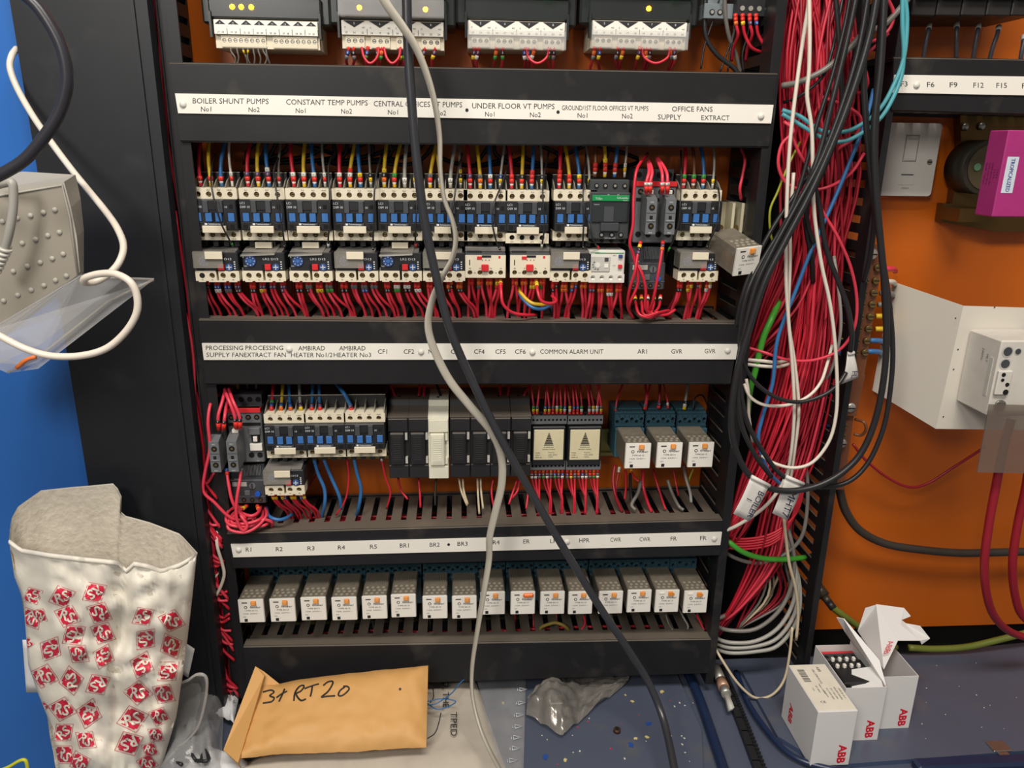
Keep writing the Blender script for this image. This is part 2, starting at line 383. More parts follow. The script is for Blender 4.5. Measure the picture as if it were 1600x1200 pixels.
T3 = [('R1', 384, 392.5, 862), ('R2', 431, 441.6, 861.3), ('R3', 480.4, 491.4, 860), ('R4', 528, 539, 858.7), ('R5', 578, 589, 857.4), ('BR1', 624.8, 638.7, 855.7), ('BR2', 671.5, 687, 854.4),
 ('BR3', 714.8, 730.6, 853), ('BR4', 764, 780.5, 850.8), ('ER', 817.6, 827.8, 849.4), ('LPR', 859.7, 876, 848.6), ('HPR', 905, 921, 847.6), ('CWR', 953.8, 970.3, 846.6), ('CWR', 999.4, 1016, 845.8), ('FR', 1047.8, 1057.5, 845), ('FR', 1094, 1104, 844)]
T3 = [x+(6.5, -.3) for x in T3]
trunk([(355.5, 831), (1128, 810), (1125, 867), (365.6, 887.5)], 'third black slotted trunking from the top, its white strip reads R1 R2 R3 to FR',
      [(361, 850), (1127.5, 831), (1125, 851), (365, 870)], [(373, 859), (886, 846.6), (1116, 842)], [(701, 851)], T3, 1)
trunk([(381, 1008), (1110, 996), (1106, 1051), (387, 1075)], 'lowest black slotted trunking without a label strip, just above the tray', None, [], [], [], 1)
T5 = [('F3', 1407.5, 1418, 135), ('F6', 1448.6, 1460, 136), ('F9', 1484, 1496, 136.4), ('F12', 1521, 1537, 137), ('F15', 1557, 1573.4, 137.3), ('F18', 1597, 1613, 138)]
trunk([(1395, 89), (1700, 94), (1690, 183), (1391, 174)], 'black trunking at the top right whose white strip reads F3 F6 F9 F12 F15',
      [(1397, 117), (1700, 121), (1695, 151), (1394, 145)], [(1432, 133)], [], T5, 1)
# ================================================================== DIN-rail devices
def bt(f): return f
def contactor(label, loc, group, lowcover=False):
    t = thing('contactor', label, 'contactor', loc, group); W = .0445
    mb = MB()
    mb.box(.001, W-.001, -.060, 0, -.058, .014, BLK2)
    mb.box(.0006, W-.0002, -.086, -.058, -.0405, -.0108, BLK2, .0008)
    for x in (.0125, .0265): mb.box(x, x+.0052, -.0885, -.086, -.0235, -.012, DGREY, .0004)
    mb.box(.018, .0262, -.0872, -.086, -.0205, -.0125, BLK2)
    mb.box(.012, .0325, -.0868, -.086, -.0118, -.0108, GREYP)
    for x0, x1 in ((.0028, .0105), (.0135, .0305), (.0350, .0425)): mb.box(x0, x1, -.0862, -.0858, -.0328, -.0232, DARK)
    for x in (.0035, .037): mb.box(x, x+.0042, -.0863, -.0858, -.0388, -.0350, DARK)
    mb.box(.0375, .041, -.0863, -.0858, -.0195, -.0155, DARK)
    mb.box(.0024, .011, -.0866, -.086, -.0337, -.0330, DGREY); mb.box(.0345, .0428, -.0866, -.086, -.0337, -.0330, DGREY)
    mb.text('LC1', (.0020, -.0864, -.0152), .0031, WINK, al='l'); mb.text('D09 10', (.0020, -.0864, -.0190), .0031, WINK, al='l')
    mb.text('10', (.0345, -.0864, -.0190), .0028, WINK)
    mb.box(.0125, .0315, -.0890, -.086, -.0355, -.0332, DGREY)
    mb.text('Telemecanique', (.0230, -.0892, -.0351), .0024, WINK, wid=.0125)
    mb.box(.0135, .0157, -.0892, -.0889, -.0353, -.0335, WINK)
    for i in range(4): mb.box(.0045+i*.0105, .0095+i*.0105, -.073, -.055, -.058, -.0505, BLK2)
    mb.build('body', t)
    mb = MB()
    mb.holes(0, W, -.0107, 0, -.080, [(.0068+i*.0103, -.0062) for i in range(4)], .0027, CREAM, CREAM, DARK, BRASS)
    mb.box(0, W, -.0798, -.058, -.0107, -.0095, CREAM); mb.box(0, W, -.0798, -.060, -.0012, 0, CREAM)
    mb.box(0, .001, -.0798, -.058, -.0105, 0, CREAM); mb.box(W-.001, W, -.0798, -.058, -.0105, 0, CREAM)
    mb.holes(.001, W-.001, .0045, .0145, -.059, [(.0068+i*.0103, .0098) for i in range(4)], .0026, CREAM, CREAM, DARK, BRASS)
    for i in range(5):
        x = .0005+i*.01065; mb.prism([(x, -.079, 0), (x, -.058, 0), (x, -.058, .010), (x, -.068, .007)], (.0010, 0, 0), mat('fin_grey', (128, 124, 112), .5))
    for i, s in enumerate(('1L1', '3L2', '5L3', '13NO')): mb.text(s, (.0068+i*.0103, -.0802, -.0027), .0021, INK)
    mb.build('upper_terminal_block', t)
    mb = MB(); y = -.080 if not lowcover else -.0865
    if lowcover: mb.v
    z1 = -.0412 if not lowcover else -.0425; z0 = z1-.0100
    mb.holes(.0002, W, z0, z1, y, [(.0068+i*.0103, z1-.0043) for i in range(4)], .0027, CREAM, CREAM, DARK, BRASS if not lowcover else None)
    mb.box(.0002, W, y+.0002, -.058, z0, z0+.001, CREAM); mb.box(.0002, W, y+.0002, -.058, z1-.001, z1, CREAM)
    mb.box(.0002, .0012, y+.0002, -.058, z0, z1, CREAM); mb.box(W-.001, W, y+.0002, -.058, z0, z1, CREAM)
    for i, s in enumerate(('2T1', '4T2', '6T3', '14NO')): mb.text(s, (.0068+i*.0103, y-.0002, z0+.0006), .0021, INK)
    mb.build('lower_terminal_block', t)
    for x, w_ in ((.0036, .0062), (.0143, .0062), (.0239, .0062), (.0357, .0062)):
        mb = MB(); mid = .012 < x < .03
        mb.box(x, x+w_, -.0885 if mid else -.0867, -.086, -.0322, -.0238, BLUEP, .0003); mb.build('blue_shutter', t)
    mb = MB(); mb.box(.0112, .0338, -.0912, -.0882, -.0428, -.0360, CREAM, .0003); mb.build('blank_name_tag', t)
    return t
def overload(label, loc, group, opened):
    """origin: left end, top of the cream terminal strip"""
    t = thing('overload_relay', label, 'overload relay', loc, group); W = .0430
    mb = MB(); mb.box(.001, W, -.088, 0, 0, .0185, BLK2, .0008); mb.box(.0005, W, -.075, 0, -.010, 0, BLK2)
    mb.prism([(.001, -.086, .0185), (.001, -.030, .0185), (.001, -.030, .0215), (.001, -.070, .0215)], (W-.004, 0, 0), mat('dusty_grey', (112, 108, 104), .7, var=.25, scale=90))
    for i in range(7): mb.box(.004+i*.005, .0055+i*.005, -.070, -.032, .0215, .0219, DGREY)
    mb.text('LR2 D13', (.0290, -.0884, .0110), .0030, WINK, wid=.0150)
    mb.text('A', (.0022, -.0884, .0130), .0024, WINK); mb.text('TEST', (.0040, -.0884, .0042), .0018, WINK)
    for i in range(4): mb.box(.0385, .040, -.0884, -.088, .0020+i*.0022, .0030+i*.0022, WINK)
    mb.box(.0005, .0012, -.0890, -.088, 0, .0035, CLEAR); mb.box(.0205, .0225, -.0895, -.088, -.0005, .0065, DARK)
    mb.build('body', t)
    mb = MB(); mb.cyl((.0092, -.088, .0100), (0, -.0015, 0), .0054, NAVY, 20); mb.cyl((.0092, -.0895, .0100), (0, -.0006, 0), .0018, BLUEP, 12)
    for k in range(8):
        a = k*math.pi/4; mb.box(.0092+math.cos(a)*.0040-.0004, .0092+math.cos(a)*.0040+.0004, -.0897, -.0894, .0100+math.sin(a)*.0040-.0004, .0100+math.sin(a)*.0040+.0004, WINK)
    mb.build('setting_dial', t)
    mb = MB(); mb.box(.0232, .0292, -.0912, -.088, .0012, .0070, REDB, .0004); mb.build('stop_button', t)
    mb = MB(); mb.cyl((.0340, -.088, .0040), (0, -.0018, 0), .0036, NAVY, 16); mb.box(.0336, .0344, -.0902, -.0897, .0015, .0065, WINK); mb.box(.0315, .0365, -.0902, -.0897, .0036, .0044, WINK); mb.build('reset_dial', t)
    mb = MB()
    mb.holes(0, .0205, -.0100, 0, -.0890, [(.0065, -.0046), (.0162, -.0046)], .0028, CREAM, CREAM, DARK, BRASS)
    mb.holes(.0228, W, -.0100, 0, -.0890, [(.0270, -.0046), (.0368, -.0046)], .0028, CREAM, CREAM, DARK, BRASS)
    for a, b in ((0, .0205), (.0228, W)):
        mb.box(a, b, -.0888, -.07, -.0010, 0, CREAM); mb.box(a, b, -.0888, -.07, -.0100, -.0092, CREAM)
        mb.box(a, a+.0008, -.0888, -.07, -.0100, 0, CREAM); mb.box(b-.0008, b, -.0888, -.07, -.0100, 0, CREAM)
    mb.box(.0025, .0095, -.0889, -.075, -.0112, -.0100, CREAM); mb.box(.0125, .0295, -.0889, -.075, -.0112, -.0100, CREAM); mb.box(.0325, .0405, -.0889, -.075, -.0112, -.0100, CREAM)
    for x, s in ((.0065, '95'), (.0162, '96'), (.0270, '97'), (.0368, '98')): mb.text(s, (x, -.0892, -.0094), .0018, INK)
    mb.build('terminal_block', t)
    mb = MB()
    if opened:
        mb.hexa([(.0005, -.092, .0150), (.034, -.092, .0165), (.036, -.062, .0250), (.008, -.062, .0235)], [(.0005, -.091, .0165), (.034, -.091, .018), (.036, -.061, .0262), (.008, -.061, .0248)], CLEAR)
    else:
        mb.box(.0005, .0290, -.0925, -.0915, .0035, .0190, CLEAR); mb.box(.0005, .0290, -.0925, -.070, .0190, .0200, CLEAR); mb.box(0, .001, -.0925, -.07, .0035, .0190, CLEAR)
    cv = mb.build('clear_cover', t)
    mb = MB()
    if opened: mb.box(.0125, .0290, -.0790, -.0740, .0215, .0275, CREAM, .0003)
    else: mb.box(.0125, .0295, -.0945, -.0925, .0125, .0200, CREAM, .0003)
    mb.build('blank_name_tag', cv)
    return t
def overload_cream(label, loc, group):
    t = thing('overload_relay', label, 'overload relay', loc, group); W = .0415
    mb = MB(); mb.box(0, W, -.086, 0, -.0105, .0150, DGREY, .0006); mb.box(0, W, -.082, -.03, .0150, .0200, mat('dusty_grey', (112, 108, 104)), .0008)
    for i in range(7): mb.box(.002+i*.0022, .0034+i*.0022, -.0865, -.08, .0150, .0165, BLK2)
    mb.box(.017, .022, -.078, -.074, .0200, .0212, BLK2); mb.build('body', t)
    mb = MB(); mb.holes(0, W, -.0105, -.0002, -.0890, [(.0048, -.0052), (.0150, -.0052), (.0265, -.0052), (.0365, -.0052)], .0025, CREAM, CREAM, DARK, BRASS)
    mb.box(0, W, -.0890, -.086, -.0002, .0125, CREAM); mb.box(0, W, -.0888, -.086, -.0105, -.0098, CREAM)
    mb.box(.0040, .0050, -.0893, -.0888, .0025, .0080, INK)
    for x, s in ((.0048, '98'), (.0150, '97'), (.0265, '96'), (.0365, '95')): mb.text(s, (x, -.0893, -.0014), .0019, INK)
    mb.text('NO', (.0099, -.0893, -.0060), .0017, INK); mb.text('NC', (.0315, -.0893, -.0060), .0017, INK)
    mb.box(.0120, .0170, -.0897, -.0888, .0085, .0115, REDB); mb.box(.0170, .0265, -.0896, -.0888, .0105, .0125, BLK2); mb.box(.0340, .0360, -.0893, -.0888, .0095, .0120, REDB)
    for k in range(3): mb.text('A', (.0175+k*.0035, -.0893, .0070), .0022, INK)
    mb.build('cream_front', t)
    mb = MB(); mb.box(.0165, .0238, -.0925, -.089, -.0035, .0035, REDB, .0005); mb.build('stop_button', t)
    return t
# --- upper row of contactors
XT = [297, 372.3, 445, 518, 588.3, 661, 724.2, 790, 865.3, None, None, 1062]
NAMES = ['BOILER SHUNT PUMPS No1', 'BOILER SHUNT PUMPS No2', 'CONSTANT TEMP PUMPS No1', 'CONSTANT TEMP PUMPS No2', 'CENTRAL OFFICES No1', 'CENTRAL OFFICES No2',
         'UNDER FLOOR No1', 'UNDER FLOOR No2', 'GROUND/1ST FLOOR No1', 'GROUND/1ST FLOOR No2', 'OFFICE FANS SUPPLY', 'OFFICE FANS EXTRACT']
YT = [293, 293.5, 294, 294.5, 294.8, 295.5, 296.5, 297, 296.5, 0, 0, 296.5]
CG = 'black and cream contactors of the upper row'; OG = 'overload relays under the upper contactors'
proto = proto_o = proto_p = None; CPOS = {}; OPOS = {}
ODESC = {1: 'opened clear cover', 0: 'closed clear cover'}
OV = [(304.8, 0), (378, 1), (452, 1), (524, 0), (592.8, 1), (661, 0), None, None, (859.6, 0), None, None, (1059.7, 0)]
def lab(i, kind): return '%s below %s' % (kind, NAMES[i])
for i, x in enumerate(XT):
    if x is None: continue
    p = at(x, YT[i], Y=-.080); loc = (p.x, 0, p.z); CPOS[i] = Vector(loc)
    l = lab(i, 'black contactor with blue shutters')
    if i == 7: contactor('black contactor with proud cream lower terminal cover, below '+NAMES[7], loc, CG, True)
    elif proto is None: proto = contactor(l, loc, CG)
    else: dup(proto, loc, l)
protoO = {}
for i, q in enumerate(OV):
    if q is None: continue
    p = at(q[0], 423.4, Y=-.089); loc = (p.x, 0, p.z); OPOS[i] = Vector(loc)
    l = lab(i, 'overload relay, blue dial, '+ODESC[q[1]])
    if q[1] not in protoO: protoO[q[1]] = overload(l, loc, OG, q[1])
    else: dup(protoO[q[1]], loc, l)
pc = None
for i, x in ((6, 727), (7, 797)):
    p = at(x, 418, Y=-.089); loc = (p.x, 0, p.z); OPOS[i] = Vector(loc)
    l = lab(i, 'overload relay, cream face, square red button,')
    if pc is None: pc = overload_cream(l, loc, OG)
    else: dup(pc, loc, l)
# --- green-banded contactor
GREENB = mat('green_band', (20, 140, 75), .4)
p0 = at(923, 300, -.088); o = Vector((p0.x, 0, p0.z)); CPOS[9] = o
t = thing('contactor', 'dark grey contactor with a green band reading TeSys, in the upper row', 'contactor', o, CG)
CH = mat('charcoal_plastic', (62, 66, 68), .4)
mb = MB(); W = .0410
mb.box(0, W, -.080, 0, -.052, .012, CH, .001); mb.box(0, W, -.088, -.06, -.047, 0, CH, .0012)
mb.box(.0015, .0395, -.0900, -.088, -.0300, -.0062, mat('smoked_window', (48, 52, 54), .12), .0008); mb.box(.011, .030, -.0925, -.088, -.0385, -.0300, CH, .0006)
mb.box(.014, .024, -.0912, -.0898, -.029, -.014, DGREY)
for x in (.007, .016, .026, .036): mb.cyl((x, -.080, .006), (0, -.0012, 0), .0025, DARK, 12); mb.cyl((x, -.0812, .006), (0, -.0004, 0), .0014, ZINC, 10)
for x in (.018, .028): mb.cyl((x, -.0882, -.003), (0, -.0012, 0), .0022, DGREY, 12); mb.cyl((x, -.0894, -.003), (0, -.0003, 0), .0013, ZINC, 10)
for x in (.013, .0235, .033): mb.cyl((x, -.0878, -.0425), (0, -.0012, 0), .0026, DARK, 12); mb.cyl((x, -.0890, -.0425), (0, -.0004, 0), .0015, ZINC, 10)
mb.text('2/T1 4/T2 6/T3', (.022, -.0882, -.0465), .0018, WINK)
for x in (.005, .015, .025, .036): mb.cyl((x, -.0802, -.0495), (0, -.0008, 0), .0022, DARK, 12)
mb.build('body', t)
mb = MB(); mb.box(.0015, .0395, -.0912, -.0895, -.0088, -.0028, GREENB, .0005); mb.text('TeSys', (.0045, -.0914, -.0070), .0030, WINK, al='l'); mb.text('Schneider', (.0385, -.0914, -.0063), .0030, WINK, al='r'); mb.text('Electric', (.0375, -.0914, -.0083), .0016, WINK, al='r'); mb.text('Control', (.0035, -.0902, -.0125), .0017, WINK, al='l')
mb.build('green_band', t)
# --- white overload with green line
p0 = at(919.7, 430, -.089); o = Vector((p0.x, 0, p0.z)); OPOS[9] = o
t = thing('overload_relay', 'white overload relay with a thin green line, below the green-banded contactor', 'overload relay', o, OG)
mb = MB(); W = .0375
mb.box(0, W, -.088, 0, -.006, .0255, WHITEP, .0008)
mb.box(.002, .022, -.0890, -.088, .0035, .0195, LGREY, .0005); mb.box(.016, .020, -.0895, -.088, .0145, .0182, DGREY); mb.box(.016, .020, -.0895, -.088, .0080, .0118, STRIPW)
for k in range(5):
    a = 2.4+k*.6; mb.box(.009+math.cos(a)*.005-.0008, .009+math.cos(a)*.005+.0008, -.0893, -.088, .0105+math.sin(a)*.0045-.0006, .0105+math.sin(a)*.0045+.0006, GREYP)
mb.cyl((.009, -.0890, .0105), (0, -.0006, 0), .0028, WHITEP, 14)
mb.box(.006, .036, -.0884, -.088, .0225, .0233, GREENB); mb.text('Schneider', (.001, -.0884, .0226), .0026, GREENB, al='l')
mb.text('RESET', (.0265, -.0884, .0200), .0013, INK); mb.text('STOP', (.0265, -.0884, .0095), .0013, INK); mb.build('body', t)
mb = MB(); mb.box(.0305, .0345, -.0905, -.088, .0185, .0215, NAVY, .0003); mb.build('reset_button', t)
mb = MB(); mb.box(.0305, .0345, -.0905, -.088, .0075, .0112, REDB, .0003); mb.build('stop_button', t)
mb = MB(); mb.holes(0, W, -.0075, .0015, -.0900, [(.0045+i*.0095, -.0025) for i in range(4)], .0025, WHITEP, WHITEP, DARK, ZINC); mb.box(0, W, -.0898, -.07, -.0075, -.0068, WHITEP); mb.build('terminal_block', t)
# --- slate contactors with red top stripe and side-by-side auxiliary blocks
def slate(label, loc, group, Wd, H, auxs, cat_l, dz=0):
    t = thing('contactor', label, 'contactor', loc, group)
    mb = MB(); mb.box(0, Wd, -.072, 0, -H, 0, GREYP, .0012); mb.box(.001, Wd-.001, -.060, 0, 0, .012, DGREY)
    mb.box(0, Wd, -.0735, -.066, -.0050, 0, REDB, .0003)
    n = 4
    for i in range(n):
        x = Wd*(i+.5)/n
        mb.cyl((x, -.072, -.0105), (0, -.0003, 0), .0031, DARK, 14); mb.cyl((x, -.0722, -.0105), (0, -.0004, 0), .0014, BRASS, 8)
        mb.cyl((x, -.072, -H+.009), (0, -.0003, 0), .0031, DARK, 14)
        mb.cyl((x, -.060, .006), (0, -.0003, 0), .003, DARK, 12)
    mb.box(.001, Wd-.001, -.0726, -.072, -.0200, -.0168, DARK); mb.box(Wd*.62, Wd*.95, -.0755, -.072, -.030, -.022, GREYP, .0005)
    mb.box(Wd*.68, Wd*.92, -.0745, -.072, -.0385, -.031, DARK); mb.box(Wd*.74, Wd*.86, -.0765, -.0735, -.0375, -.0318, STRIPW, .0003)
    mb.box(Wd*.62, Wd*.98, -.0755, -.072, -H+.0155, -H+.0235, STRIPW, .0003)
    mb.text('1L1', (Wd*.62, -.0722, -.0072), .0018, WINK); mb.text('2T1', (Wd*.8, -.0722, -H+.0015), .0018, WINK)
    mb.build('body', t)
    for k, (ax, az, ay) in enumerate(auxs):
        mb = MB(); w_ = .0105; h = .0345
        mb.prism([(ax, ay, az), (ax, ay, az-h), (ax, -.070, az-h+.004), (ax, -.070, az+.006), (ax, ay+.012, az+.004)], (w_, 0, 0), GREYP)
        y = ay-.0003
        for zz in (az-.0078, az-.0262): mb.cyl((ax+w_*.52, y+.0002, zz), (0, -.0004, 0), .0030, DARK, 14); mb.cyl((ax+w_*.52, y-.0001, zz), (0, -.0004, 0), .0013, BRASS, 8)
        mb.box(ax+.0037, ax+.0068, y, ay, az-.0195, az-.0160, DARK); mb.box(ax+.0005, ax+w_-.0005, y, ay, az-.0136, az-.0131, DGREY); mb.box(ax+.0005, ax+w_-.0005, y, ay, az-.0222, az-.0217, DGREY)
        mb.text('3NO', (ax+w_*.5, y, az-.0032), .0019, WINK); mb.text('4NO', (ax+w_*.5, y, az-.0335), .0019, WINK)
        mb.text('CAL4-11', (ax+w_*.5, y, az-.0212), .0017, WINK, wid=.0075)
        mb.box(ax+.003, ax+w_-.001, ay+.014, ay+.019, az+.0045, az+.0085, STRIPW, .0003)
        mb.build('auxiliary_contact_block', t)
    return t
def slate_ovl(label, loc, group):
    t = thing('overload_relay', label, 'overload relay', loc, group); Wd = .0385
    mb = MB(); mb.box(0, Wd, -.066, 0, -.045, 0, DGREY, .001)
    for i in range(12): mb.box(.016+i*.0016, .0168+i*.0016, -.068, -.06, -.013, 0, GREYP)
    mb.box(0, Wd, -.073, -.06, -.045, -.016, DGREY, .001); mb.box(.003, .019, -.0737, -.073, -.0235, -.0185, LGREY)
    mb.cyl((.025, -.073, -.023), (0, -.0012, 0), .0038, GREYP, 14); mb.box(.0245, .0255, -.0746, -.074, -.026, -.020, INK)
    mb.box(.016, .022, -.0745, -.073, -.0345, -.0285, GREYP, .0004)
    mb.box(0, Wd, -.0736, -.073, -.0365, -.0360, GREYP)
    for i in range(4): mb.cyl((.005+i*.0092, -.073, -.0405), (0, -.0004, 0), .0025, DARK, 12); mb.cyl((.005+i*.0092, -.0733, -.0405), (0, -.0004, 0), .0012, BRASS, 8)
    mb.text('TF42', (.006, -.0733, -.0155), .002, WINK, al='l'); mb.build('body', t)
    mb = MB(); mb.cyl((.0305, -.073, -.0325), (0, -.0030, 0), .0031, mat('bright_blue', (30, 90, 190), .4), 14); mb.build('reset_button', t)
    return t
p0 = at(994, 283, -.072); slate('slate grey contactor with a red top stripe and two auxiliary blocks, in the upper row', (p0.x, 0, p0.z), CG, .0430, .063, [(.0060, -.0165, -.100), (.0255, -.0165, -.100)], '')
SL1 = Vector((p0.x, 0, p0.z))
p0 = at(985, 386, -.070); slate_ovl('slate overload relay with a small blue knob, in the upper row amid looping red wires', (p0.x, 0, p0.z), OG)
p0 = at(353, 638, -.072); SL2 = Vector((p0.x, 0, p0.z))
slate('slate grey contactor with a red top stripe, leftmost of the lower row', SL2, 'contactors of the lower row', .0365, .064, [(-.0125, -.0275, -.102), (.0065, -.0265, -.104)], '')
p0 = at(357, 728, -.070); slate_ovl('slate overload relay with blue knob, leftmost of the lower row above tangled red wires', (p0.x, 0, p0.z), 'overload relays of the lower row')
# --- lower row contactors
LN = ['third, under AMBIRAD HEATER No1/2', 'x', 'y']
LL = ['black contactor of the lower row standing above an overload relay', 'middle of the three black contactors in the lower row, with brighter blue shutters', 'black contactor of the lower row beside the black fuse holders']
K2 = []
for (x, y), l in zip(((411.6, 647), (474.3, 646), (536.8, 645.3)), LL):
    p = at(x, y, -.080); K2.append(Vector((p.x, 0, p.z))); dup(proto, K2[-1], l, 'contactors of the lower row')
p = at(413.7, 760, -.089); OV2 = Vector((p.x, 0, p.z)); dup(protoO[0], OV2, 'overload relay with blue dial and red button, alone under the lower row of contactors', 'overload relays of the lower row')
# --- clear relays on teal sockets
RELC = mat('relay_cover', (128, 120, 106), .3, alpha=.66, var=.3, scale=120); RIBM = mat('relay_ribs', (138, 130, 116), .5); CHM = mat('relay_chamber', (150, 142, 128), .5)
AMB = mat('amber_button', (228, 140, 50), .4)
def relay(label, loc, group, style=0):
    """origin: upper left corner of the white front"""
    t = thing('plug_in_relay', label, 'relay', loc, group); W, H, D = .0290, .0303, .052
    mb = MB(); y0 = -.1
    mb.box(.0004, W-.0004, y0+.001, y0+D, -H+.0004, -.0002, RELC, .001)
    cv = mb.build('clear_cover', t)
    mb = MB(); mb.box(0, W, y0-.0006, y0+.0012, -H, 0, LGREY, .0012)
    if True:
        mb.box(.0007, W-.0007, y0-.0010, y0-.0005, -H+.0007, -.0007, STRIPW)
        f = y0-.0013
        mb.box(.0045, .0105, f, y0-.0009, -.0045, -.0034, INK)
        mb.text('finder', (.0195, f, -.0110), .0036, INK, wid=.0125); mb.cyl((.0085, y0-.0010, -.0098), (0, -.0003, 0), .0018, INK, 12); mb.cyl((.0085, y0-.0011, -.0098), (0, -.0003, 0), .0011, STRIPW, 12)
        mb.text('TYPE 60.13', (.0145, f, -.0150), .0024, INK, wid=.0135); mb.text('10A 250V~', (.0145, f, -.0188), .0021, GREYP, wid=.0180)
        mb.text('230V', (.0065, f, -.0228), .0018, GREYP); mb.box(.0060, .0095, f, y0-.0009, -.0285, -.0250, INK)
    mb.build('label_face', t)
    mb = MB()
    if style == 0: mb.box(.0150, .0205, y0-.0035, y0-.001, -.0068, -.0014, AMB, .0004); mb.box(.0158, .0197, y0-.0037, y0-.0034, -.0058, -.0024, mat('amber_inset', (238, 165, 85), .4))
    elif style == 1: mb.box(.0145, .0265, y0-.0050, y0-.001, -.0062, -.0010, mat('orange_flag', (235, 110, 20), .4), .0015)
    else: mb.box(.0150, .0205, y0-.0035, y0-.001, -.0068, -.0014, AMB, .0004); mb.box(.0045, .0105, y0-.0016, y0-.0009, -.0050, -.0028, STRIPW); mb.box(.0195, .0220, y0-.003, y0-.001, -.0060, -.0035, AMB)
    mb.build('test_button', t)
    mb = MB()     # moulded ribs and contact chambers in the top
    for i in range(13): mb.box(.002+i*.0020, .0026+i*.0020, y0+.028, y0+.050, -.0004, .0002, RIBM)
    for r in range(3):
        for i in range(4): mb.cyl((.005+i*.0062+(r % 2)*.002, y0+.006+r*.006, -.0004), (0, 0, .0006), .0019, CHM, 10)
    mb.build('moulded_ribs', t)
    mb = MB(); mb.box(.004, W-.004, y0+.006, y0+.030, -H+.003, -.012, mat('relay_coil', (150, 80, 50), .5), .002); mb.box(.003, W-.003, y0+.006, y0+.045, -.011, -.003, RIBM, .001); mb.build('coil', t)
    return t
def socket(label, loc, group, W=.0345, nh=6):
    t = thing('relay_socket', label, 'relay socket', loc, group)      # origin = relay origin
    x0 = -.003
    mb = MB(); mb.box(x0, x0+W, -.047, 0, -.034, .0020, TEAL, .0006)
    mb.box(x0, x0+W, -.038, 0, .0020, .0200, TEAL, .0006); mb.box(x0, x0+W, -.030, 0, .0180, .0215, TEAL, .0006); mb.build('body', t)
    mb = MB(); cs = [(x0+W*(i+.5)/nh, .0085+(i % 2)*.0032) for i in range(nh)]
    mb.holes(x0+.0003, x0+W-.0003, .0045, .0165, -.041, cs, .0021, TEAL, TEAL, DARK, None, dep=.0025, n=12)
    mb.box(x0, x0+W, -.041, -.037, .0165, .0175, TEAL); mb.box(x0, x0+W, -.041, -.037, .0030, .0045, TEAL)
    pts = [(c[0], -.0412, c[1]) for c in cs]
    for a, b in zip(cs[:-1], cs[1:]):
        m_ = Vector(((a[0]+b[0])/2, -.0413, (a[1]+b[1])/2)); d = Vector((b[0]-a[0], 0, b[1]-a[1])).normalized(); nn = Vector((-d.z, 0, d.x))
        mb.tube([m_+nn*.0038-d*.001, m_+nn*.001, m_-nn*.0038+d*.001], .0004, mat('teal_ridge', (70, 112, 126), .5), 5, 1)
    for i in range(7): mb.box(x0+.002+i*.0048, x0+.004+i*.0048, -.036, -.030, .0175, .0205, TEAL)
    mb.build('terminal_row', t)
    return t
R3 = [(371, 936.8), (420.3, 935.5), (468.9, 933.4), (517.2, 933.4), (564.7, 931.5), (610.3, 929), (659.7, 931.3), (705.9, 931.3), (750.3, 925), (797.8, 924.5), (844.3, 924.5), (888.3, 924.5), (935.9, 924), (980.7, 921.8), (1024.5, 921.8), (1069.3, 923)]
RN = ['R1', 'R2', 'R3', 'R4', 'R5', 'BR1', 'BR2', 'BR3', 'BR4', 'ER', 'LPR', 'HPR', 'first CWR', 'second CWR', 'first FR', 'last FR']
pr = {}; ps = {}; RG = 'clear plug-in relays of the bottom row'; SG = 'teal sockets of the bottom row'
for i, ((x, y), n) in enumerate(zip(R3, RN)):
    p = at(x, y, -.1); loc = Vector((p.x, 0, p.z)); st = 1 if i == 9 else (2 if i >= 14 else 0)
    l = {0: 'dusty clear relay with amber square, bottom row, below strip text ', 1: 'clear relay with an orange flag on its face, below strip text ', 2: 'clear relay with white dash beside amber square, below strip text '}[st]+n
    if st not in pr: pr[st] = relay(l, loc, RG, st)
    else: dup(pr[st], loc, l)
    sk = 1 if i >= 14 else 0; zs = .1535
    sl = 'teal relay socket, bottom row, below strip text '+n
    sz = at(x, 902-(x-371)*.0215, -.041).z-.0045
    sloc = Vector((p.x+.001, 0, sz))
    if sk not in ps: ps[sk] = socket(sl, sloc, SG, .0345, 6 if not sk else 4)
    else: dup(ps[sk], sloc, sl)
R2 = [(977.5, 692.5), (1027, 691.5), (1076.5, 690.8)]
for (x, y), n, k in zip(R2, ('AR1', 'left GVR', 'right GVR'), (0, 0, 0)):
    p = at(x, y, -.1); dup(pr[0], Vector((p.x, 0, p.z)), 'clear relay with a white face high on the panel, below the strip text '+n, 'clear plug-in relays of the middle row')
    q = at(x-17+(x-977)*-.01, 664, -.041); dup(ps[0], Vector((q.x+.003, 0, q.z-.0045)), 'teal relay socket above the bottom row, below the strip text '+n, 'teal sockets of the middle row')
# --- far right relay leaning out on a cream socket
p = at(1133, 366, -.085)
t = thing('relay_socket', 'cream relay socket at the right end of the upper contactor row', 'relay socket', (p.x, 0, p.z))
SKW = mat('ivory_socket', (196, 188, 160), .45)
mb = MB(); mb.box(-.008, .026, -.040, 0, -.020, .030, SKW, .001); mb.box(-.006, -.003, -.060, -.03, 0, .030, SKW); mb.box(.014, .017, -.060, -.03, 0, .030, SKW); mb.box(.024, .027, -.060, -.03, 0, .030, SKW)
mb.prism([(-.008, -.060, 0), (-.008, -.04, 0), (-.008, -.04, -.02), ], (.034, 0, 0), SKW)
mb.box(-.008, .026, -.062, -.035, -.004, 0, SKW)
for x in (.004, .0205): mb.cyl((x, -.055, .004), (0, -.002, 0), .0032, BRASS, 12)
mb.build('body', t)
r = dup(pr[0], (p.x, .008, p.z-.014), 'large clear relay leaning out to the right at the end of the upper contactor row', None, (math.radians(6), 0, math.radians(-9)))
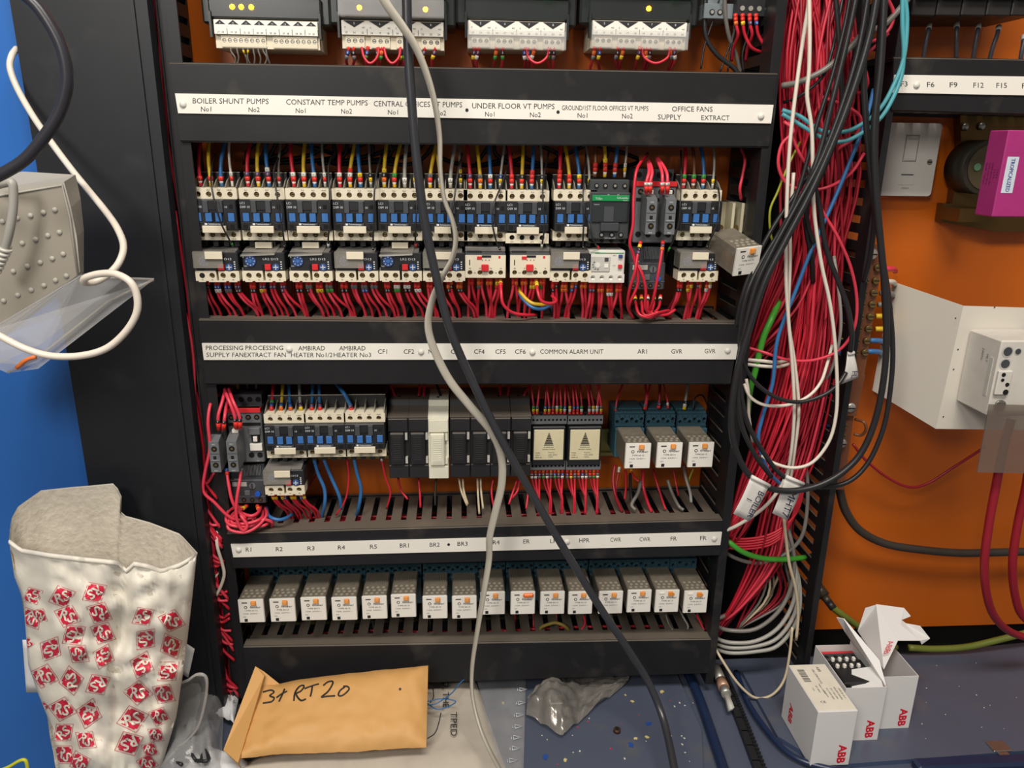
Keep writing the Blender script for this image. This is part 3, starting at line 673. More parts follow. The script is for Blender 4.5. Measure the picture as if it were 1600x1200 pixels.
r.scale = (1, 1, 1); r.rotation_euler = (math.radians(14), math.radians(-5), math.radians(13))
from mathutils import Euler
r.location = at(1151, 388, -.128)-Euler(r.rotation_euler, 'XYZ').to_matrix() @ Vector((0, -.1, 0))
# --- fuse holders
FX = [605, 637.4, 668.6, 702.9, 735.2, 766.9, 799.3, 831]
FUB = mat('fuse_bakelite', (34, 34, 36), .45, dust=((110, 100, 90), .7, .15)); FUW = mat('fuse_ivory', (232, 228, 208), .45)
FN = ['leftmost black fuse holder, beside the lower contactors', 'black fuse holder directly left of the ivory one', 'ivory white fuse holder among the black ones', 'black fuse holder directly right of the ivory one',
      'second black fuse holder right of the ivory one', 'third black fuse holder right of the ivory one, behind the cables', 'rightmost black fuse holder, touching the alarm unit']
def fuse(label, loc, m_, k):
    t = thing('fuse_holder', label, 'fuse holder', loc, 'fuse holders of the lower row'); W = .0226
    mb = MB(); y = -.068
    mb.prism([(0, y, 0), (0, y, -.072), (0, 0, -.072), (0, 0, .013), (0, -.042, .013), (0, -.046, .007)], (W, 0, 0), m_)
    mb.box(.0003, W-.0003, y-.0035, y, -.0155, -.0005, m_, .0006); mb.box(.0003, W-.0003, y-.0035, y, -.0715, -.0560, m_, .0006)
    mb.box(.009, .012, -.034, -.030, .0125, .0133, DARK); mb.build('base', t)
    mb = MB(); mb.box(.0020, W-.0045, y-.0065, y, -.0545, -.0165, m_, .0010)
    mb.box(.0038, W-.0062, y-.0070, y-.0064, -.0520, -.0190, m_); mb.box(.0050, W-.0074, y-.0076, y-.0069, -.0500, -.0210, m_)
    for i in range(10): mb.box(.0058, W-.0082, y-.0079, y-.0075, -.0480+i*.0026, -.0470+i*.0026, m_)
    mb.box(W-.0036, W-.001, y-.005, y, -.0530, -.0460, LGREY if m_ is FUB else m_); mb.box(W-.0036, W-.001, y-.004, y, -.0250, -.0170, LGREY if m_ is FUB else m_)
    mb.build('fuse_carrier', t); return t
pf = None
for i in range(7):
    p = at(FX[i], 653.5, -.0715); loc = Vector((p.x, 0, at(720, 653.5, -.0715).z))
    if i == 2: fuse(FN[i], loc+Vector((0, -.003, 0)), FUW, i)
    elif pf is None: pf = fuse(FN[i], loc, FUB, i)
    else: dup(pf, loc, FN[i])
# --- alarm units
AL = mat('alarm_label', (214, 204, 168), .35)
def alarm(label, loc):
    t = thing('alarm_relay_unit', label, 'alarm unit', loc, 'alarm relay units'); W = .0385
    mb = MB(); mb.box(0, W, -.0585, 0, -.047, .001, BLK2, .001); mb.box(-.001, W+.0012, -.050, 0, -.055, .016, BLK2, .001); mb.build('body', t)
    mb = MB(); mb.box(.0020, .0365, -.0595, -.0584, -.0395, -.0022, AL, .0004)
    a = (.0193, -.0597, -.0050)
    for k in range(7):
        z = -.0060-k*.0021; hw = .0006+k*.00072; mb.box(.0193-hw, .0193+hw, -.0598, -.0594, z-.0013, z, INK)
    mb.box(.0138, .0248, -.0598, -.0594, -.0215, -.0208, INK)
    mb.text('FORMULA', (.0193, -.0598, -.0243), .0020, INK, wid=.0115); mb.text('SINGLE PHASE', (.0193, -.0598, -.0268), .0017, INK, wid=.0145)
    for z, s, q in ((-.0310, 'MODEL', 'PCA15'), (-.0338, 'SUPPLY', '240v 50Hz'), (-.0366, 'SERIAL No', '17074')):
        mb.text(s, (.0040, -.0598, z), .0017, INK, al='l'); mb.text(q, (.0190, -.0598, z), .0024, GREYP, al='l')
    mb.build('rating_label', t)
    for z in (.0040, -.0530):
        mb = MB(); n = 9
        mb.holes(-.001, W+.0012, z, z+.0090 if z > 0 else z+.0085, -.0555, [(-.001+(W+.0022)*(i+.5)/n, z+.0042) for i in range(n)], .0014, GREYP, DGREY, DARK, None, dep=.002, n=10)
        mb.box(-.001, W+.0012, -.0553, -.048, z+.0085, z+.0095, GREYP); mb.box(-.001, W+.0012, -.0553, -.048, z-.0008, z+.0002, GREYP)
        for i in range(n): mb.box(-.0004+(W+.0022)*i/n, .0022+(W+.0022)*i/n, -.054, -.050, z+.0095, z+.0105, DARK)
        mb.build('terminal_strip', t)
    return t
p = at(832, 669, -.0595); A1 = Vector((p.x, 0, p.z)); al1 = alarm('left of the two square cream-faced alarm relay units beside the fuse holders', A1)
p = at(889, 669, -.0595); A2 = Vector((p.x, 0, p.z)); dup(al1, A2, 'right of the two square cream-faced alarm relay units')
# --- DIN rails
for k, (l, xa, xb, py) in enumerate((('upper contactors', 285, 1190, 335), ('fuse holders and alarm units', 345, 1120, 690), ('bottom row of relays', 360, 1120, 945))):
    a = at(xa, py, 0); b = at(xb, py, 0); mb = MB(); z = (a.z+b.z)/2
    x0 = max(a.x, -.2765); x1 = min(b.x, .302)
    mb.box(x0, x1, -.004, .0035, z-.0135, z+.0135, mat('passivated_steel', (150, 148, 90), .4, .6)); mb.box(x0, x1, -.008, -.004, z+.0135, z+.0175, MATS['passivated_steel']); mb.box(x0, x1, -.008, -.004, z-.0175, z-.0135, MATS['passivated_steel'])
    tag(mb.build('mounting_rail'), 'steel mounting rail behind the '+l, 'mounting rail')
# --- top modules
def module(label, loc, W, cols, covered, leds):
    t = thing('output_module', label, 'output module', loc, 'dark output modules along the top edge')
    # origin : lower-left corner of the white legend strip at y=-.05
    H = mat('module_housing', (40, 44, 44), .3)
    mb = MB(); mb.box(-.012, W+.012, -.044, 0, .010, .090, H, .002); mb.box(-.004, W+.004, -.050, 0, .0145, .034, H, .0015); mb.box(-.006, W+.006, -.060, 0, .040, .090, mat('module_lid', (30, 34, 35), .25), .002)
    mb.box(-.0005, W+.0005, -.046, 0, -.012, .014, CREAM); mb.build('housing', t)
    mb = MB(); mb.box(0, W, -.0505, -.046, 0, .0130, STRIPW, .0003)
    n = len(cols)
    for i, c in enumerate(cols):
        cw = W/n; x = cw*(i+.5)
        mb.prism([(x-cw*.42, -.0508, .0128), (x+cw*.42, -.0508, .0128), (x, -.0508, .0068)], (0, .0002, 0), INK) if covered else mb.prism([(x-cw*.40, -.0508, .0090), (x+cw*.40, -.0508, .0090), (x, -.0508, .0128)], (0, .0002, 0), INK)
        mb.text(c[0], (x, -.0511, .0094 if covered else .0092), .0030 if covered else .0024, WINK)
        for j, s in enumerate(c[1]): mb.text(s, (x+cw*(j-(len(c[1])-1)/2)*.32, -.0508, .0012), .0026 if covered else .0022, INK)
        if covered:
            for s, dx in (('C', -.36), ('NC', .36)): mb.text(s, (x+cw*dx, -.0508, .0060), .0021, INK)
        mb.box(x+cw*.5-.0002, x+cw*.5+.0002, -.0508, -.0504, .0005, .0055, INK)
    mb.build('legend_strip', t)
    ng = 4 if covered else 2
    for g in range(ng):
        gw = W/ng*(.74 if covered else .86); gx = W*(g+.5)/ng-gw/2+(0 if covered else .002); q = 3 if covered else 8
        mb = MB(); mb.holes(gx, gx+gw, -.0105, -.0012, -.048, [(gx+gw*(i+.5)/q, -.0050) for i in range(q)], min(.0020, gw/q*.36), CREAM, CREAM, DARK, ZINC, dep=.0015, n=12)
        mb.box(gx, gx+gw, -.0478, -.03, -.0112, -.0105, CREAM); mb.box(gx, gx+gw, -.0478, -.03, -.0012, -.0004, CREAM)
        mb.box(gx, gx+.0006, -.0478, -.03, -.0105, -.0012, CREAM); mb.box(gx+gw-.0006, gx+gw, -.0478, -.03, -.0105, -.0012, CREAM); mb.build('plug_in_terminal', t)
    if covered is True or covered == 1:
        mb = MB(); mb.box(-.001, W+.001, -.0560, -.0552, -.0120, .0040, CLEAR2, .0003); mb.box(-.001, W+.001, -.0560, -.048, -.0128, -.0120, CLEAR2); mb.box(-.001, 0, -.056, -.048, -.0120, .012, CLEAR2); mb.box(W, W+.001, -.056, -.048, -.0120, .012, CLEAR2); mb.build('clear_cover', t)
    if covered == 2:
        mb = MB(); mb.box(-.001, W+.001, -.0640, -.0632, .0160, .0330, CLEAR2, .0003); mb.box(-.001, W+.001, -.0640, -.046, .0150, .0160, CLEAR2); mb.build('clear_cover', t)
    for s in (0, 1):
        mb = MB(); x = -.0035 if s == 0 else W+.0015; mb.prism([(x, -.0525, -.003), (x, -.046, -.003), (x, -.046, .022), (x, -.0525, .020)], (.002, 0, 0), H); mb.build('side_latch', t)
    for lx, lz, c in leds:
        mm = mat('led_'+c, {'amber': (255, 150, 10), 'green': (90, 255, 60), 'dim': (60, 200, 60)}[c], .3, emit={'amber': 30, 'green': 8, 'dim': 2}[c], var=0)
        mb = MB(); mb.dome((lx, -.0495 if lz < .034 else -.060, lz), (0, -1, 0), .0026, mm, 10, .7); mb.build('indicator_lamp', t)
    return t
p = at(335, 53, -.0505); W1 = at(497, 55, -.0505).x-p.x
module('output module at the top left with eight numbered triangles and three amber lamps', p+Vector((0, .0505, 0)), W1, [(str(9+i), (str(17+2*i), str(18+2*i))) for i in range(8)], 0, [(.019, .0245, 'amber'), (.0275, .0245, 'amber'), (.037, .0245, 'amber')])
C4 = [('5', ('13', '14', '15')), ('6', ('16', '17', '18')), ('7', ('19', '20', '21')), ('8', ('22', '23', '24'))]
p = at(534, 53, -.0505); W2 = at(693, 55, -.0505).x-p.x
mC = []
for px0, l, cov, leds in ((534, 'output module behind the hanging cables, its clear cover flipped up over two amber lamps', 2, [(.018, .0245, 'amber'), (.082, .0245, 'amber'), (.088, .041, 'green')]),
                     (732, 'unlit output module between the two hanging-cable and amber-lamp modules, clear cover closed', 1, [(.0800, .041, 'green')]),
                     (925, 'rightmost output module with one amber lamp and a closed clear cover', 1, [(.056, .0250, 'amber'), (.083, .041, 'green')])):
    p = at(px0, 54, -.0505); p.y = 0; module(l, p, W2*(1 if px0 < 600 else .965), C4, cov, leds)
# --- small parts top right of the left enclosure
p = at(1100, 22, -.05)
t = thing('terminal_block', 'grey double terminal block at the top, right of the output modules', 'terminal block', (p.x, 0, p.z))
mb = MB(); mb.box(0, .030, -.050, 0, -.004, .010, mat('grey_terminal', (110, 120, 124), .5), .0006); mb.box(.002, .024, -.045, 0, .010, .022, MATS['grey_terminal'], .0006)
for x in (.008, .016): mb.cyl((x, -.050, .002), (0, -.0005, 0), .0028, DARK, 12); mb.cyl((x, -.0505, .002), (0, -.0005, 0), .0018, ZINC, 10)
mb.build('body', t)
p = at(1150, 18, -.06)
t = thing('terminal_block', 'black terminal block with four bright screws, top right corner of the enclosure', 'terminal block', (p.x, 0, p.z))
mb = MB(); mb.box(0, .036, -.060, 0, -.004, .03, BLK2, .0006)
for i in range(4): mb.cyl((.006+i*.0085, -.060, .003), (0, -.001, 0), .0024, ZINC, 12)
mb.build('body', t)
# ================================================================== wires
def along(P, d):
    for i in range(len(P)-1):
        L_ = (P[i+1]-P[i]).length
        if d <= L_: return P[i].lerp(P[i+1], d/L_), (P[i+1]-P[i]).normalized()
        d -= L_
    return P[-1], (P[-1]-P[-2]).normalized()
def wire(name, label, cat, P, r, col, group=None, marks=(), n=7, sub=5, m0=.0, mlen=.0036, rb=None, twist=0, tw0=0):
    P = [Vector(p) for p in P]
    if name in ('bundled_wire', 'sheathed_cable'):      # runs that leave the frame carry on upwards
        if P[0].z > .757: d = (P[0]-P[1]).normalized(); P = [P[0]+d*.08+Vector((0, 0, .14)), P[0]+d*.06+Vector((0, 0, .03)), P[0]+d*.025]+P
        if P[-1].z > .757: d = (P[-1]-P[-2]).normalized(); P = P+[P[-1]+d*.025, P[-1]+d*.06+Vector((0, 0, .03)), P[-1]+d*.08+Vector((0, 0, .14))]
    c = P[0]
    mb = MB(); mb.tube([p-c for p in P], r, WIRE[col] if isinstance(col, str) else col, n, sub, rb, twist, True, tw0)
    o = tag(mb.build(name, None, c), label, cat, group)
    if marks:
        Q = catmull([p-c for p in P], sub); mb = MB(); d = m0
        for k in marks:
            ln = mlen
            if isinstance(k, tuple): k, ln = k
            a, t = along(Q, d); b, _ = along(Q, d+ln*.94); ra = r*1.28
            if k == 'ferrule': mb.cyl(a, b-a, r*.75, SLV['clearw'], 8, r*1.15)
            else:
                mb.cyl(a, b-a, ra, SLV[k], 9)
                if k in DIGITS and r > .0008:     # printed digit towards the viewer
                    mid = (a+b)/2+Vector((0, -ra-.0001, 0)); u = (b-a).normalized()
                    if abs(u.z) > .5: mb.text(DIGITS[k], mid-Vector((0, 0, .0008)), .0026, INK if k not in ('black', 'blue', 'violet') else WINK)
            d += ln
        mb.build('marker_sleeves', o)
    return o
rnd = random.uniform
def J(v, a=.001): return Vector(v)+Vector((rnd(-a, a), rnd(-a, a), rnd(-a, a)))
D1B = at(740, 232, -.06).z+.004; D2T = at(740, 498, -.05).z
# --- supply wires above the contactors
SETC = {0: ('red', 'yellow', 'blue', 'white'), 1: ('red', 'yellow', 'blue', 'grey'), 2: ('red', 'yellow', 'blue', 'lightgrey'), 3: ('red', 'yellow', 'blue', 'grey'), 4: ('yellow', 'yellow', 'lightgrey', 'lightgrey'),
        5: ('yellow', 'yellow', 'lightgrey', 'grey'), 6: ('red', 'yellow', 'blue', 'lightgrey'), 7: ('red', 'yellow', 'blue', 'lightgrey'), 8: ('red', 'yellow', 'blue', 'lightgrey'),
        9: ('brown', 'yellow', 'blue', 'lightgrey'), 11: ('red', 'brown', 'blue', 'lightgrey')}
MKC = [(('red',), ('red',), ('red',), ('red', 'white')), (('red', 'violet'), ('red', 'violet'), ('red', 'violet', 'white'), ('red',)), (('red', 'white'), ('red', 'white'), ('red', 'white'), ('red', 'white')),
       (('red', 'white'), ('red', 'white', 'red'), ('red', 'yellow'), ('yellow', 'black')), (('orange', 'black', 'yellow'), ('red', 'green'), ('white',), ('yellow',)), (('red', 'grey'), ('white',), ('white',), ('yellow', 'black', 'yellow')),
       (('red', 'violet'), ('orange', 'grey'), ('red', 'white'), ('yellow', 'blue')), (('red', 'red'), ('red', 'black'), ('red', 'red', 'red'), ('yellow', 'black')), (('red', 'red', 'red'), ('red', 'red'), ('red', 'yellow'), ('yellow',)),
       (('red', 'red'), ('red', 'red', 'yellow'), ('red', 'red'), ('yellow', 'white')), None, (('red', 'green'), ('red', 'green'), ('red', 'green'), ('yellow',))]
for i in CPOS:
    o = CPOS[i]
    for k in range(4):
        c = SETC[i][k]; x = o.x+.0068+k*.0103; r = .0019 if k < 3 else .0013
        dx = rnd(-.004, .006); z0 = o.z+(.001 if i != 9 else .014)
        P = [(x, -.068, z0), (x, -.069, z0+.010), (x+dx*.4, -.066, z0+.024), (x+dx, -.055, z0+.040), (x+dx*1.5, -.035, D1B+.012)]
        mk = [('ferrule', .0045)]+list(MKC[i][k])
        nm = {'red': 'red', 'yellow': 'yellow', 'blue': 'blue', 'lightgrey': 'pale grey', 'grey': 'grey', 'white': 'white', 'brown': 'brown'}[c]
        kk = 'thick ' if k < 3 else 'thin '
        wire('supply_wire', '%s%s wire into %s terminal of contactor below %s' % (kk, nm, ('first', 'second', 'third', 'fourth')[k], NAMES[i]), 'wire', P, r, c, 'supply wires above the upper contactors', mk, m0=.001, mlen=.0044)
# dark cables in the gap behind
for k in range(12):
    x = rnd(-.26, .26); P = [(x, -.02, D1B+.02), (x+rnd(-.02, .02), -.025, D1B-.010), (x+rnd(-.05, .05), -.02, D1B-.022), (x+rnd(-.08, .08), -.015, D1B-.012), (x+rnd(-.1, .1), -.02, D1B+.02)]
    wire('sheathed_cable', 'dark sheathed cable drooping from the topmost trunking behind the upper contactors', 'cable', P, .0022, 'black', 'dark cables drooping behind the upper contactors')
# thin wires hanging across the contactor fronts
HG = [((337, 240), (330, 268), (332, 300), (344, 345), (357, 372), (364, 384), 'green'), ((442, 235), (428, 265), (432, 300), (439, 345), (443, 370), (445, 386), 'black'), ((522, 236), (513, 262), (515, 300), (515, 345), (513, 370), (513, 386), 'white'),
      ((597, 240), (590, 262), (585, 300), (584, 345), (583, 370), (583, 390), 'black'), ((660, 250), (655, 280), (652, 310), (650, 345), (649, 370), (650, 386), 'red'), ((722, 240), (716, 265), (710, 310), (705, 345), (707, 370), (711, 384), 'green'),
      ((800, 240), (785, 285), (772, 318), (769, 345), (774, 372), (781, 390), 'black'), ((858, 235), (850, 275), (848, 305), (851, 345), (849, 370), (846, 387), 'white'), ((916, 235), (913, 275), (911, 310), (912, 345), (911, 370), (911, 388), 'black'),
      ((912, 310), (914, 330), (920, 350), (925, 370), (930, 380), (936, 388), 'red'), ((1064, 235), (1064, 275), (1063, 310), (1061, 345), (1054, 370), (1044, 392), 'green'), ((1110, 290), (1122, 295), (1124, 320), (1120, 350), (1112, 370), (1103, 387), 'black')]
for q in HG:
    Y = [-.055, -.078, -.094, -.097, -.095, -.085]; P = [at(x, y, yy) for (x, y), yy in zip(q[:6], Y)]
    P = P[::-1]
    i = min(range(12), key=lambda i: abs((XT[i] or 9e9)+72-q[5][0]))
    wire('hanging_wire', 'thin black wire hanging in front of a contactor, ending in a %s sleeve at x of %s' % (q[6], NAMES[i]) if 0 else 'thin dark wire, %s end sleeve, across contactor below %s' % (q[6], NAMES[i]), 'wire', P, .0009, 'black', 'thin dark wires hanging over the contactors', [(q[6], .006)], m0=0)
# --- control wires under the overloads
MKO = [[('red', 'black'), ('red', 'black'), ('red', 'blue', 'white'), ('red', 'blue', 'white'), ('red', 'blue', 'grey'), ('red', 'blue', 'grey'), ('red', 'violet', 'black'), ('red', 'violet', 'black')],
       [('red', 'red', 'black'), ('red', 'red', 'black'), ('red', 'violet', 'yellow'), ('red', 'violet', 'orange'), ('red', 'violet'), ('red', 'violet'), ('red', 'violet', 'violet'), ('red', 'violet')],
       [('red', 'red', 'black'), ('red', 'red', 'black'), ('red', 'grey', 'black'), ('red', 'grey'), ('red', 'red', 'yellow'), ('red', 'red', 'yellow'), ('red', 'grey', 'green'), ('red', 'grey', 'green')],
       [('red', 'red', 'black'), ('red', 'red', 'black'), ('red', 'grey'), ('red', 'grey'), ('red', 'grey', 'blue'), ('red', 'grey', 'blue'), ('red', 'grey'), ('red', 'grey')],
       [('red', 'red', 'black'), ('red', 'red', 'black'), ('red', 'white', 'green'), ('red', 'white', 'green'), ('red', 'white', 'black'), ('red', 'white', 'black'), ('red', 'red', 'white'), ('red', 'red', 'white')],
       [('red', 'red'), ('red', 'red'), ('red', 'red'), ('red', 'red', 'grey'), ('red', 'orange', 'black'), ('orange', 'black'), ('red', 'orange', 'black'), ('orange', 'orange', 'black')],
       [('red', 'red'), ('red', 'red'), ('orange', 'orange', 'grey'), ('red', 'red'), ('red', 'orange'), ('red', 'orange'), ('orange', 'yellow', 'red'), ('red', 'red')],
       [('red', 'red'), ('red', 'orange'), ('red', 'orange'), ('red', 'orange'), ('red', 'orange', 'yellow'), ('red', 'orange', 'yellow'), ('red', 'orange', 'green'), ('orange', 'red')],
       [('red', 'red', 'black'), ('red', 'black'), ('red', 'orange', 'orange'), ('red', 'orange', 'orange'), ('orange', 'orange', 'blue'), ('orange', 'blue'), ('red', 'orange'), ('orange', 'orange')],
       [('red', 'violet'), ('red', 'violet'), ('red', 'orange'), ('red', 'orange'), ('red', 'orange', 'white'), ('red', 'red', 'white'), ('red', 'orange'), ('red', 'red')],
       None, [('red', 'red', 'black'), ('red', 'red', 'black'), ('red', 'orange', 'yellow'), ('red', 'yellow'), ('red', 'violet'), ('red', 'orange'), ('red', 'orange', 'white'), ('yellow', 'white')]]
for i in OPOS:
    o = OPOS[i]; W = .0430 if i not in (6, 7, 9) else .040; g = 'red control wires under the overload relay below '+NAMES[i]
    cx = o.x+W/2+rnd(-.004, .010)
    for k in range(8):
        x = o.x+W*(.15+.24*(k//2))+(-.0016 if k % 2 == 0 else .0016)
        z0 = o.z-.0095 if i not in (6, 7) else o.z-.0095
        tx = x+.012*(k/7)+rnd(0, .010) if i < 6 else x+rnd(-.008, .008)
        P = [(x, -.077, z0), (x+rnd(-.0005, .0005), -.077, z0-.012), (x+(tx-x)*.35, -.074, z0-.024), (x+(tx-x)*.8, -.066, z0-.036), (tx, -.055, D2T-.012)]
        wire('control_wire', 'red control wire under the overload relay below '+NAMES[i], 'wire', P, .00155, 'red' if k % 3 else 'pink', g, [(m_, .0062 if q == 0 else .0040) for q, m_ in enumerate(MKO[i][k])], m0=.0005)
# power wires behind, into the trunking
for k in range(16):
    x = rnd(-.25, .28); c = random.choice(['darkred', 'brown', 'black', 'darkred'])
    wire('back_wire', 'dark wire dropping into the second trunking behind the red control wires', 'wire', [(x, -.040, .545), (x+rnd(-.01, .01), -.035, .52), (x+rnd(-.02, .02), -.03, D2T-.01)], .0019, c, 'wires behind the overload relays')
def pw(name, label, cat, pts, r, col, group=None, **k):      # pts: (px, py, depth)
    return wire(name, label, cat, [at(x, y, Y) for x, y, Y in pts], r, col, group, **k)
LG = 'bright red loose wires around the slate contactors'
pw('loose_wire', 'long bright red wire beside the green-banded contactor running down past two slate auxiliary blocks', 'wire', [(1012, 240, -.06), (995, 265, -.092), (990, 310, -.10), (989, 350, -.104), (984, 380, -.104), (990, 400, -.102), (997, 440, -.100), (984, 475, -.095), (985, 492, -.07)], .0016, 'red', LG)
for k, (x0, x1, xc) in enumerate(((1013, 1010, 1012), (1018, 1016, 1014), (1033, 1035, 1026), (1040, 1043, 1028))):
    pw('loose_wire', 'bright red wire bent into the %s auxiliary block of the upper slate contactor' % ('left' if k < 2 else 'right'), 'wire', [(x1, 303, -.095), (x1, 285, -.098), (x0+1, 268, -.092), (xc, 252-k*2, -.07)], .0017, 'pink', LG, marks=[('red', .007), ('white', .003)], m0=.002)
pw('loose_wire', 'bright red wire from the left slate auxiliary block crossing to the lower slate overload relay', 'wire', [(1001, 378, -.092), (996, 400, -.10), (992, 425, -.104), (983, 455, -.10), (981, 480, -.09), (990, 498, -.08)], .0016, 'red', LG, marks=['red', 'yellow', 'black', 'violet'])
pw('loose_wire', 'bright red wire from the right slate auxiliary block down to the tangled loop', 'wire', [(1036, 377, -.092), (1033, 400, -.10), (1028, 430, -.104), (1020, 470, -.10), (1010, 495, -.085)], .0016, 'red', LG, marks=['red', 'violet', 'orange'])
pw('loose_wire', 'bright red wire curving between both slate auxiliary blocks down the slate overload relay', 'wire', [(994, 410, -.10), (1004, 430, -.104), (1009, 455, -.103), (1008, 480, -.10), (1018, 490, -.095), (1040, 492, -.09), (1055, 484, -.085)], .0016, 'red', LG)
for k in range(5):
    pw('loose_wire', 'bright red wire in the tangle under the upper slate overload relay', 'wire', [(992+k*10, 462, -.070), (994+k*9, 478, -.085), (1000+k*6, 492-k, -.095), (1018+k*3, 496-k*2, -.095), (1038+k*2, 490-k, -.08), (1048, 500, -.06)], .0016, 'red', LG, marks=['red', random.choice(['yellow', 'white', 'orange']), 'black'])
for k, (c, l) in enumerate((('yellow', 'thick yellow wire curling under the right cream-faced overload relay'), ('blue', 'thick blue wire curling under the right cream-faced overload relay'))):
    pw('supply_wire', l, 'wire', [(806+k*2, 436, -.06), (812, 455+k*4, -.075), (828, 472+k*6, -.085), (845, 476+k*7, -.085), (860, 476+k*3, -.07), (866, 495, -.04)], .0020, c)
pw('loose_wire', 'red wire looping forward from the left cream-faced overload relay along the second trunking', 'wire', [(782, 436, -.080), (783, 455, -.094), (786, 475, -.098), (800, 488, -.096), (820, 492, -.092), (838, 492, -.08)], .0017, 'red', marks=['orange', 'yellow', 'red'])
pw('loose_wire', 'red wire looping forward from the right cream-faced overload relay in a small hook', 'wire', [(838, 436, -.080), (840, 455, -.094), (846, 470, -.098), (860, 474, -.096), (869, 470, -.09), (862, 462, -.08)], .0017, 'red', marks=['orange', 'yellow', 'yellow'])
pw('loose_wire', 'red wire dropping to the cream relay socket at the right end of the upper row', 'wire', [(1158, 232, -.05), (1164, 250, -.06), (1160, 275, -.065), (1156, 295, -.066), (1158, 312, -.060)], .0016, 'pink')
# --- below the output modules
MT = [('white', 'ferrule'), ('yellow', 'ferrule')]
for k, x in enumerate((362, 370, 380, 388, 396, 404, 411, 417)):
    pw('signal_wire', 'thin grey wire from the leftmost output module into the topmost trunking', 'wire', [(x, 71, -.046), (x+rnd(-1, 1), 80, -.045), (x+rnd(-2, 6), 92, -.04), (x+rnd(-2, 8), 108, -.03)], .0008, 'lightgrey', 'thin wires of the leftmost output module', marks=[('white', .004)]+([('yellow', .004)] if k in (2, 3) else []))
for g, xs in (('second output module from the left', (545, 553, 575, 590, 597, 626, 634, 664, 680)), ('unlit output module', (742, 748, 776, 786, 820, 826, 835, 866, 860)), ('rightmost output module', (929, 938, 966, 974, 1000, 1010, 1016, 1054, 1048))):
    for k, x in enumerate(xs):
        c = random.choice(['red', 'darkred']); m_ = ['red', random.choice(['orange', 'blue', 'violet', 'black']), random.choice(['white', 'yellow', 'green', 'grey'])]
        pw('signal_wire', 'red wire with marker sleeves below the '+g, 'wire', [(x, 73, -.046), (x-1, 82, -.047), (x-2+rnd(-3, 3), 94, -.045), (x-3+rnd(-6, 6), 112, -.03)], .0015, c, 'red wires below the '+g, marks=m_, mlen=.0042)
for x0, x1, g in ((565, 592, 'second output module from the left'), (600, 626, 'second output module from the left, further right'), (822, 857, 'unlit output module'), (1003, 1046, 'rightmost output module')):
    pw('link_wire', 'red U-shaped link wire hanging below the '+g, 'wire', [(x0, 74, -.047), (x0+4, 90, -.05), ((x0+x1)/2, 99, -.052), (x1-3, 90, -.05), (x1, 74, -.047)], .0014, 'red', 'U-shaped link wires')
for k, pts in enumerate((((1103, -10), (1101, 30), (1104, 60), (1120, 85), (1145, 105), (1155, 118)), ((1108, 50), (1100, 75), (1095, 108)), ((1148, 28), (1145, 55), (1135, 85), (1125, 112)), ((1172, 28), (1168, 55), (1160, 85), (1162, 112)), ((1150, 40), (1142, 75), (1137, 112)))):
    pw('sheathed_cable', 'thin black wire at the top right corner of the enclosure, %s' % ('thickest, curving right', 'short one at its left', 'from the first bright screw', 'from the third bright screw', 'straight one in the middle')[k], 'cable', [(x, y, -.045) for x, y in pts], (.0024, .001, .001, .001, .001)[k], 'black', 'black wires in the top right corner')
pw('sheathed_cable', 'grey cable curving down right from the grey double terminal block', 'cable', [(1132, -5, -.055), (1134, 30, -.05), (1140, 60, -.045), (1150, 85, -.04), (1157, 115, -.035)], .0021, 'grey')
for k, (x, c) in enumerate(((1149, 'red'), (1160, 'red'), (1171, 'red'), (1181, 'red'))):
    pw('loose_wire', 'red wire below the black terminal block, %s' % ('first from the left', 'with a yellow sleeve', 'third from the left', 'rightmost with a blue sleeve')[k], 'wire', [(x, 22, -.062), (x+1, 38, -.064), (x+4, 55, -.062)]+([(x+15, 75, -.06), (1195, 82, -.05), (1206, 80, -.03)] if k in (1, 3) else [(x-3, 75, -.05), (x-6, 95, -.04)]), .0016, c, marks=['red', 'red', ('orange', 'yellow', 'violet', 'blue')[k]])
# --- lower row
def up(label, group, px, py, c, r=.0018, mk=(), dx=0, Y0=-.068, top=604):
    pw('supply_wire', label, 'wire', [(px, py, Y0), (px, py-9, Y0), (px+dx*.5, py-20, Y0+.006), (px+dx, top, Y0+.02), (px+dx*1.3, top-12, -.03)], r, c, group, marks=[('ferrule', .004)]+list(mk), mlen=.004)
UG = 'supply wires above the lower contactors'
for x, c, mk in ((371, 'yellow', ('red', 'blue', 'yellow')), (386, 'grey', ('red', 'violet', 'violet')), (400, 'lightgrey', ('yellow', 'black', 'black'))):
    up('%s wire with %s sleeve behind the red stripe of the lower slate contactor' % ({'yellow': 'yellow', 'grey': 'grey', 'lightgrey': 'pale'}[c], mk[0]), UG, x, 638, c, .0017, mk, Y0=-.055)
for x, c, mk, l in ((424, 'red', ('red', 'blue', 'green'), 'red wire entering the lower row contactor above the overload relay'), (439, 'yellow', ('orange', 'blue'), 'yellow wire entering the lower row contactor above the overload relay'),
                 (454, 'blue', ('orange', 'blue'), 'blue wire entering the lower row contactor above the overload relay'), (470, 'lightgrey', ('yellow', 'violet'), 'pale wire entering the lower row contactor above the overload relay'),
                 (487, 'blue', ('red', 'violet'), 'left blue wire above the middle lower contactor'), (500, 'blue', ('red', 'violet'), 'right blue wire above the middle lower contactor')):
    up(l, UG, x, 646, c, .0018, mk, rnd(-3, 3))
pw('supply_wire', 'thick blue wire slanting into the contactor beside the fuse holders', 'wire', [(549, 640, -.068), (546, 630, -.07), (537, 614, -.07), (526, 600, -.05), (518, 590, -.03)], .0021, 'blue', UG, marks=['red', 'violet'])
for k, (pts, c, r) in enumerate((([(360, 677, -.094), (355, 700, -.06)], 'red', .001),)): pass
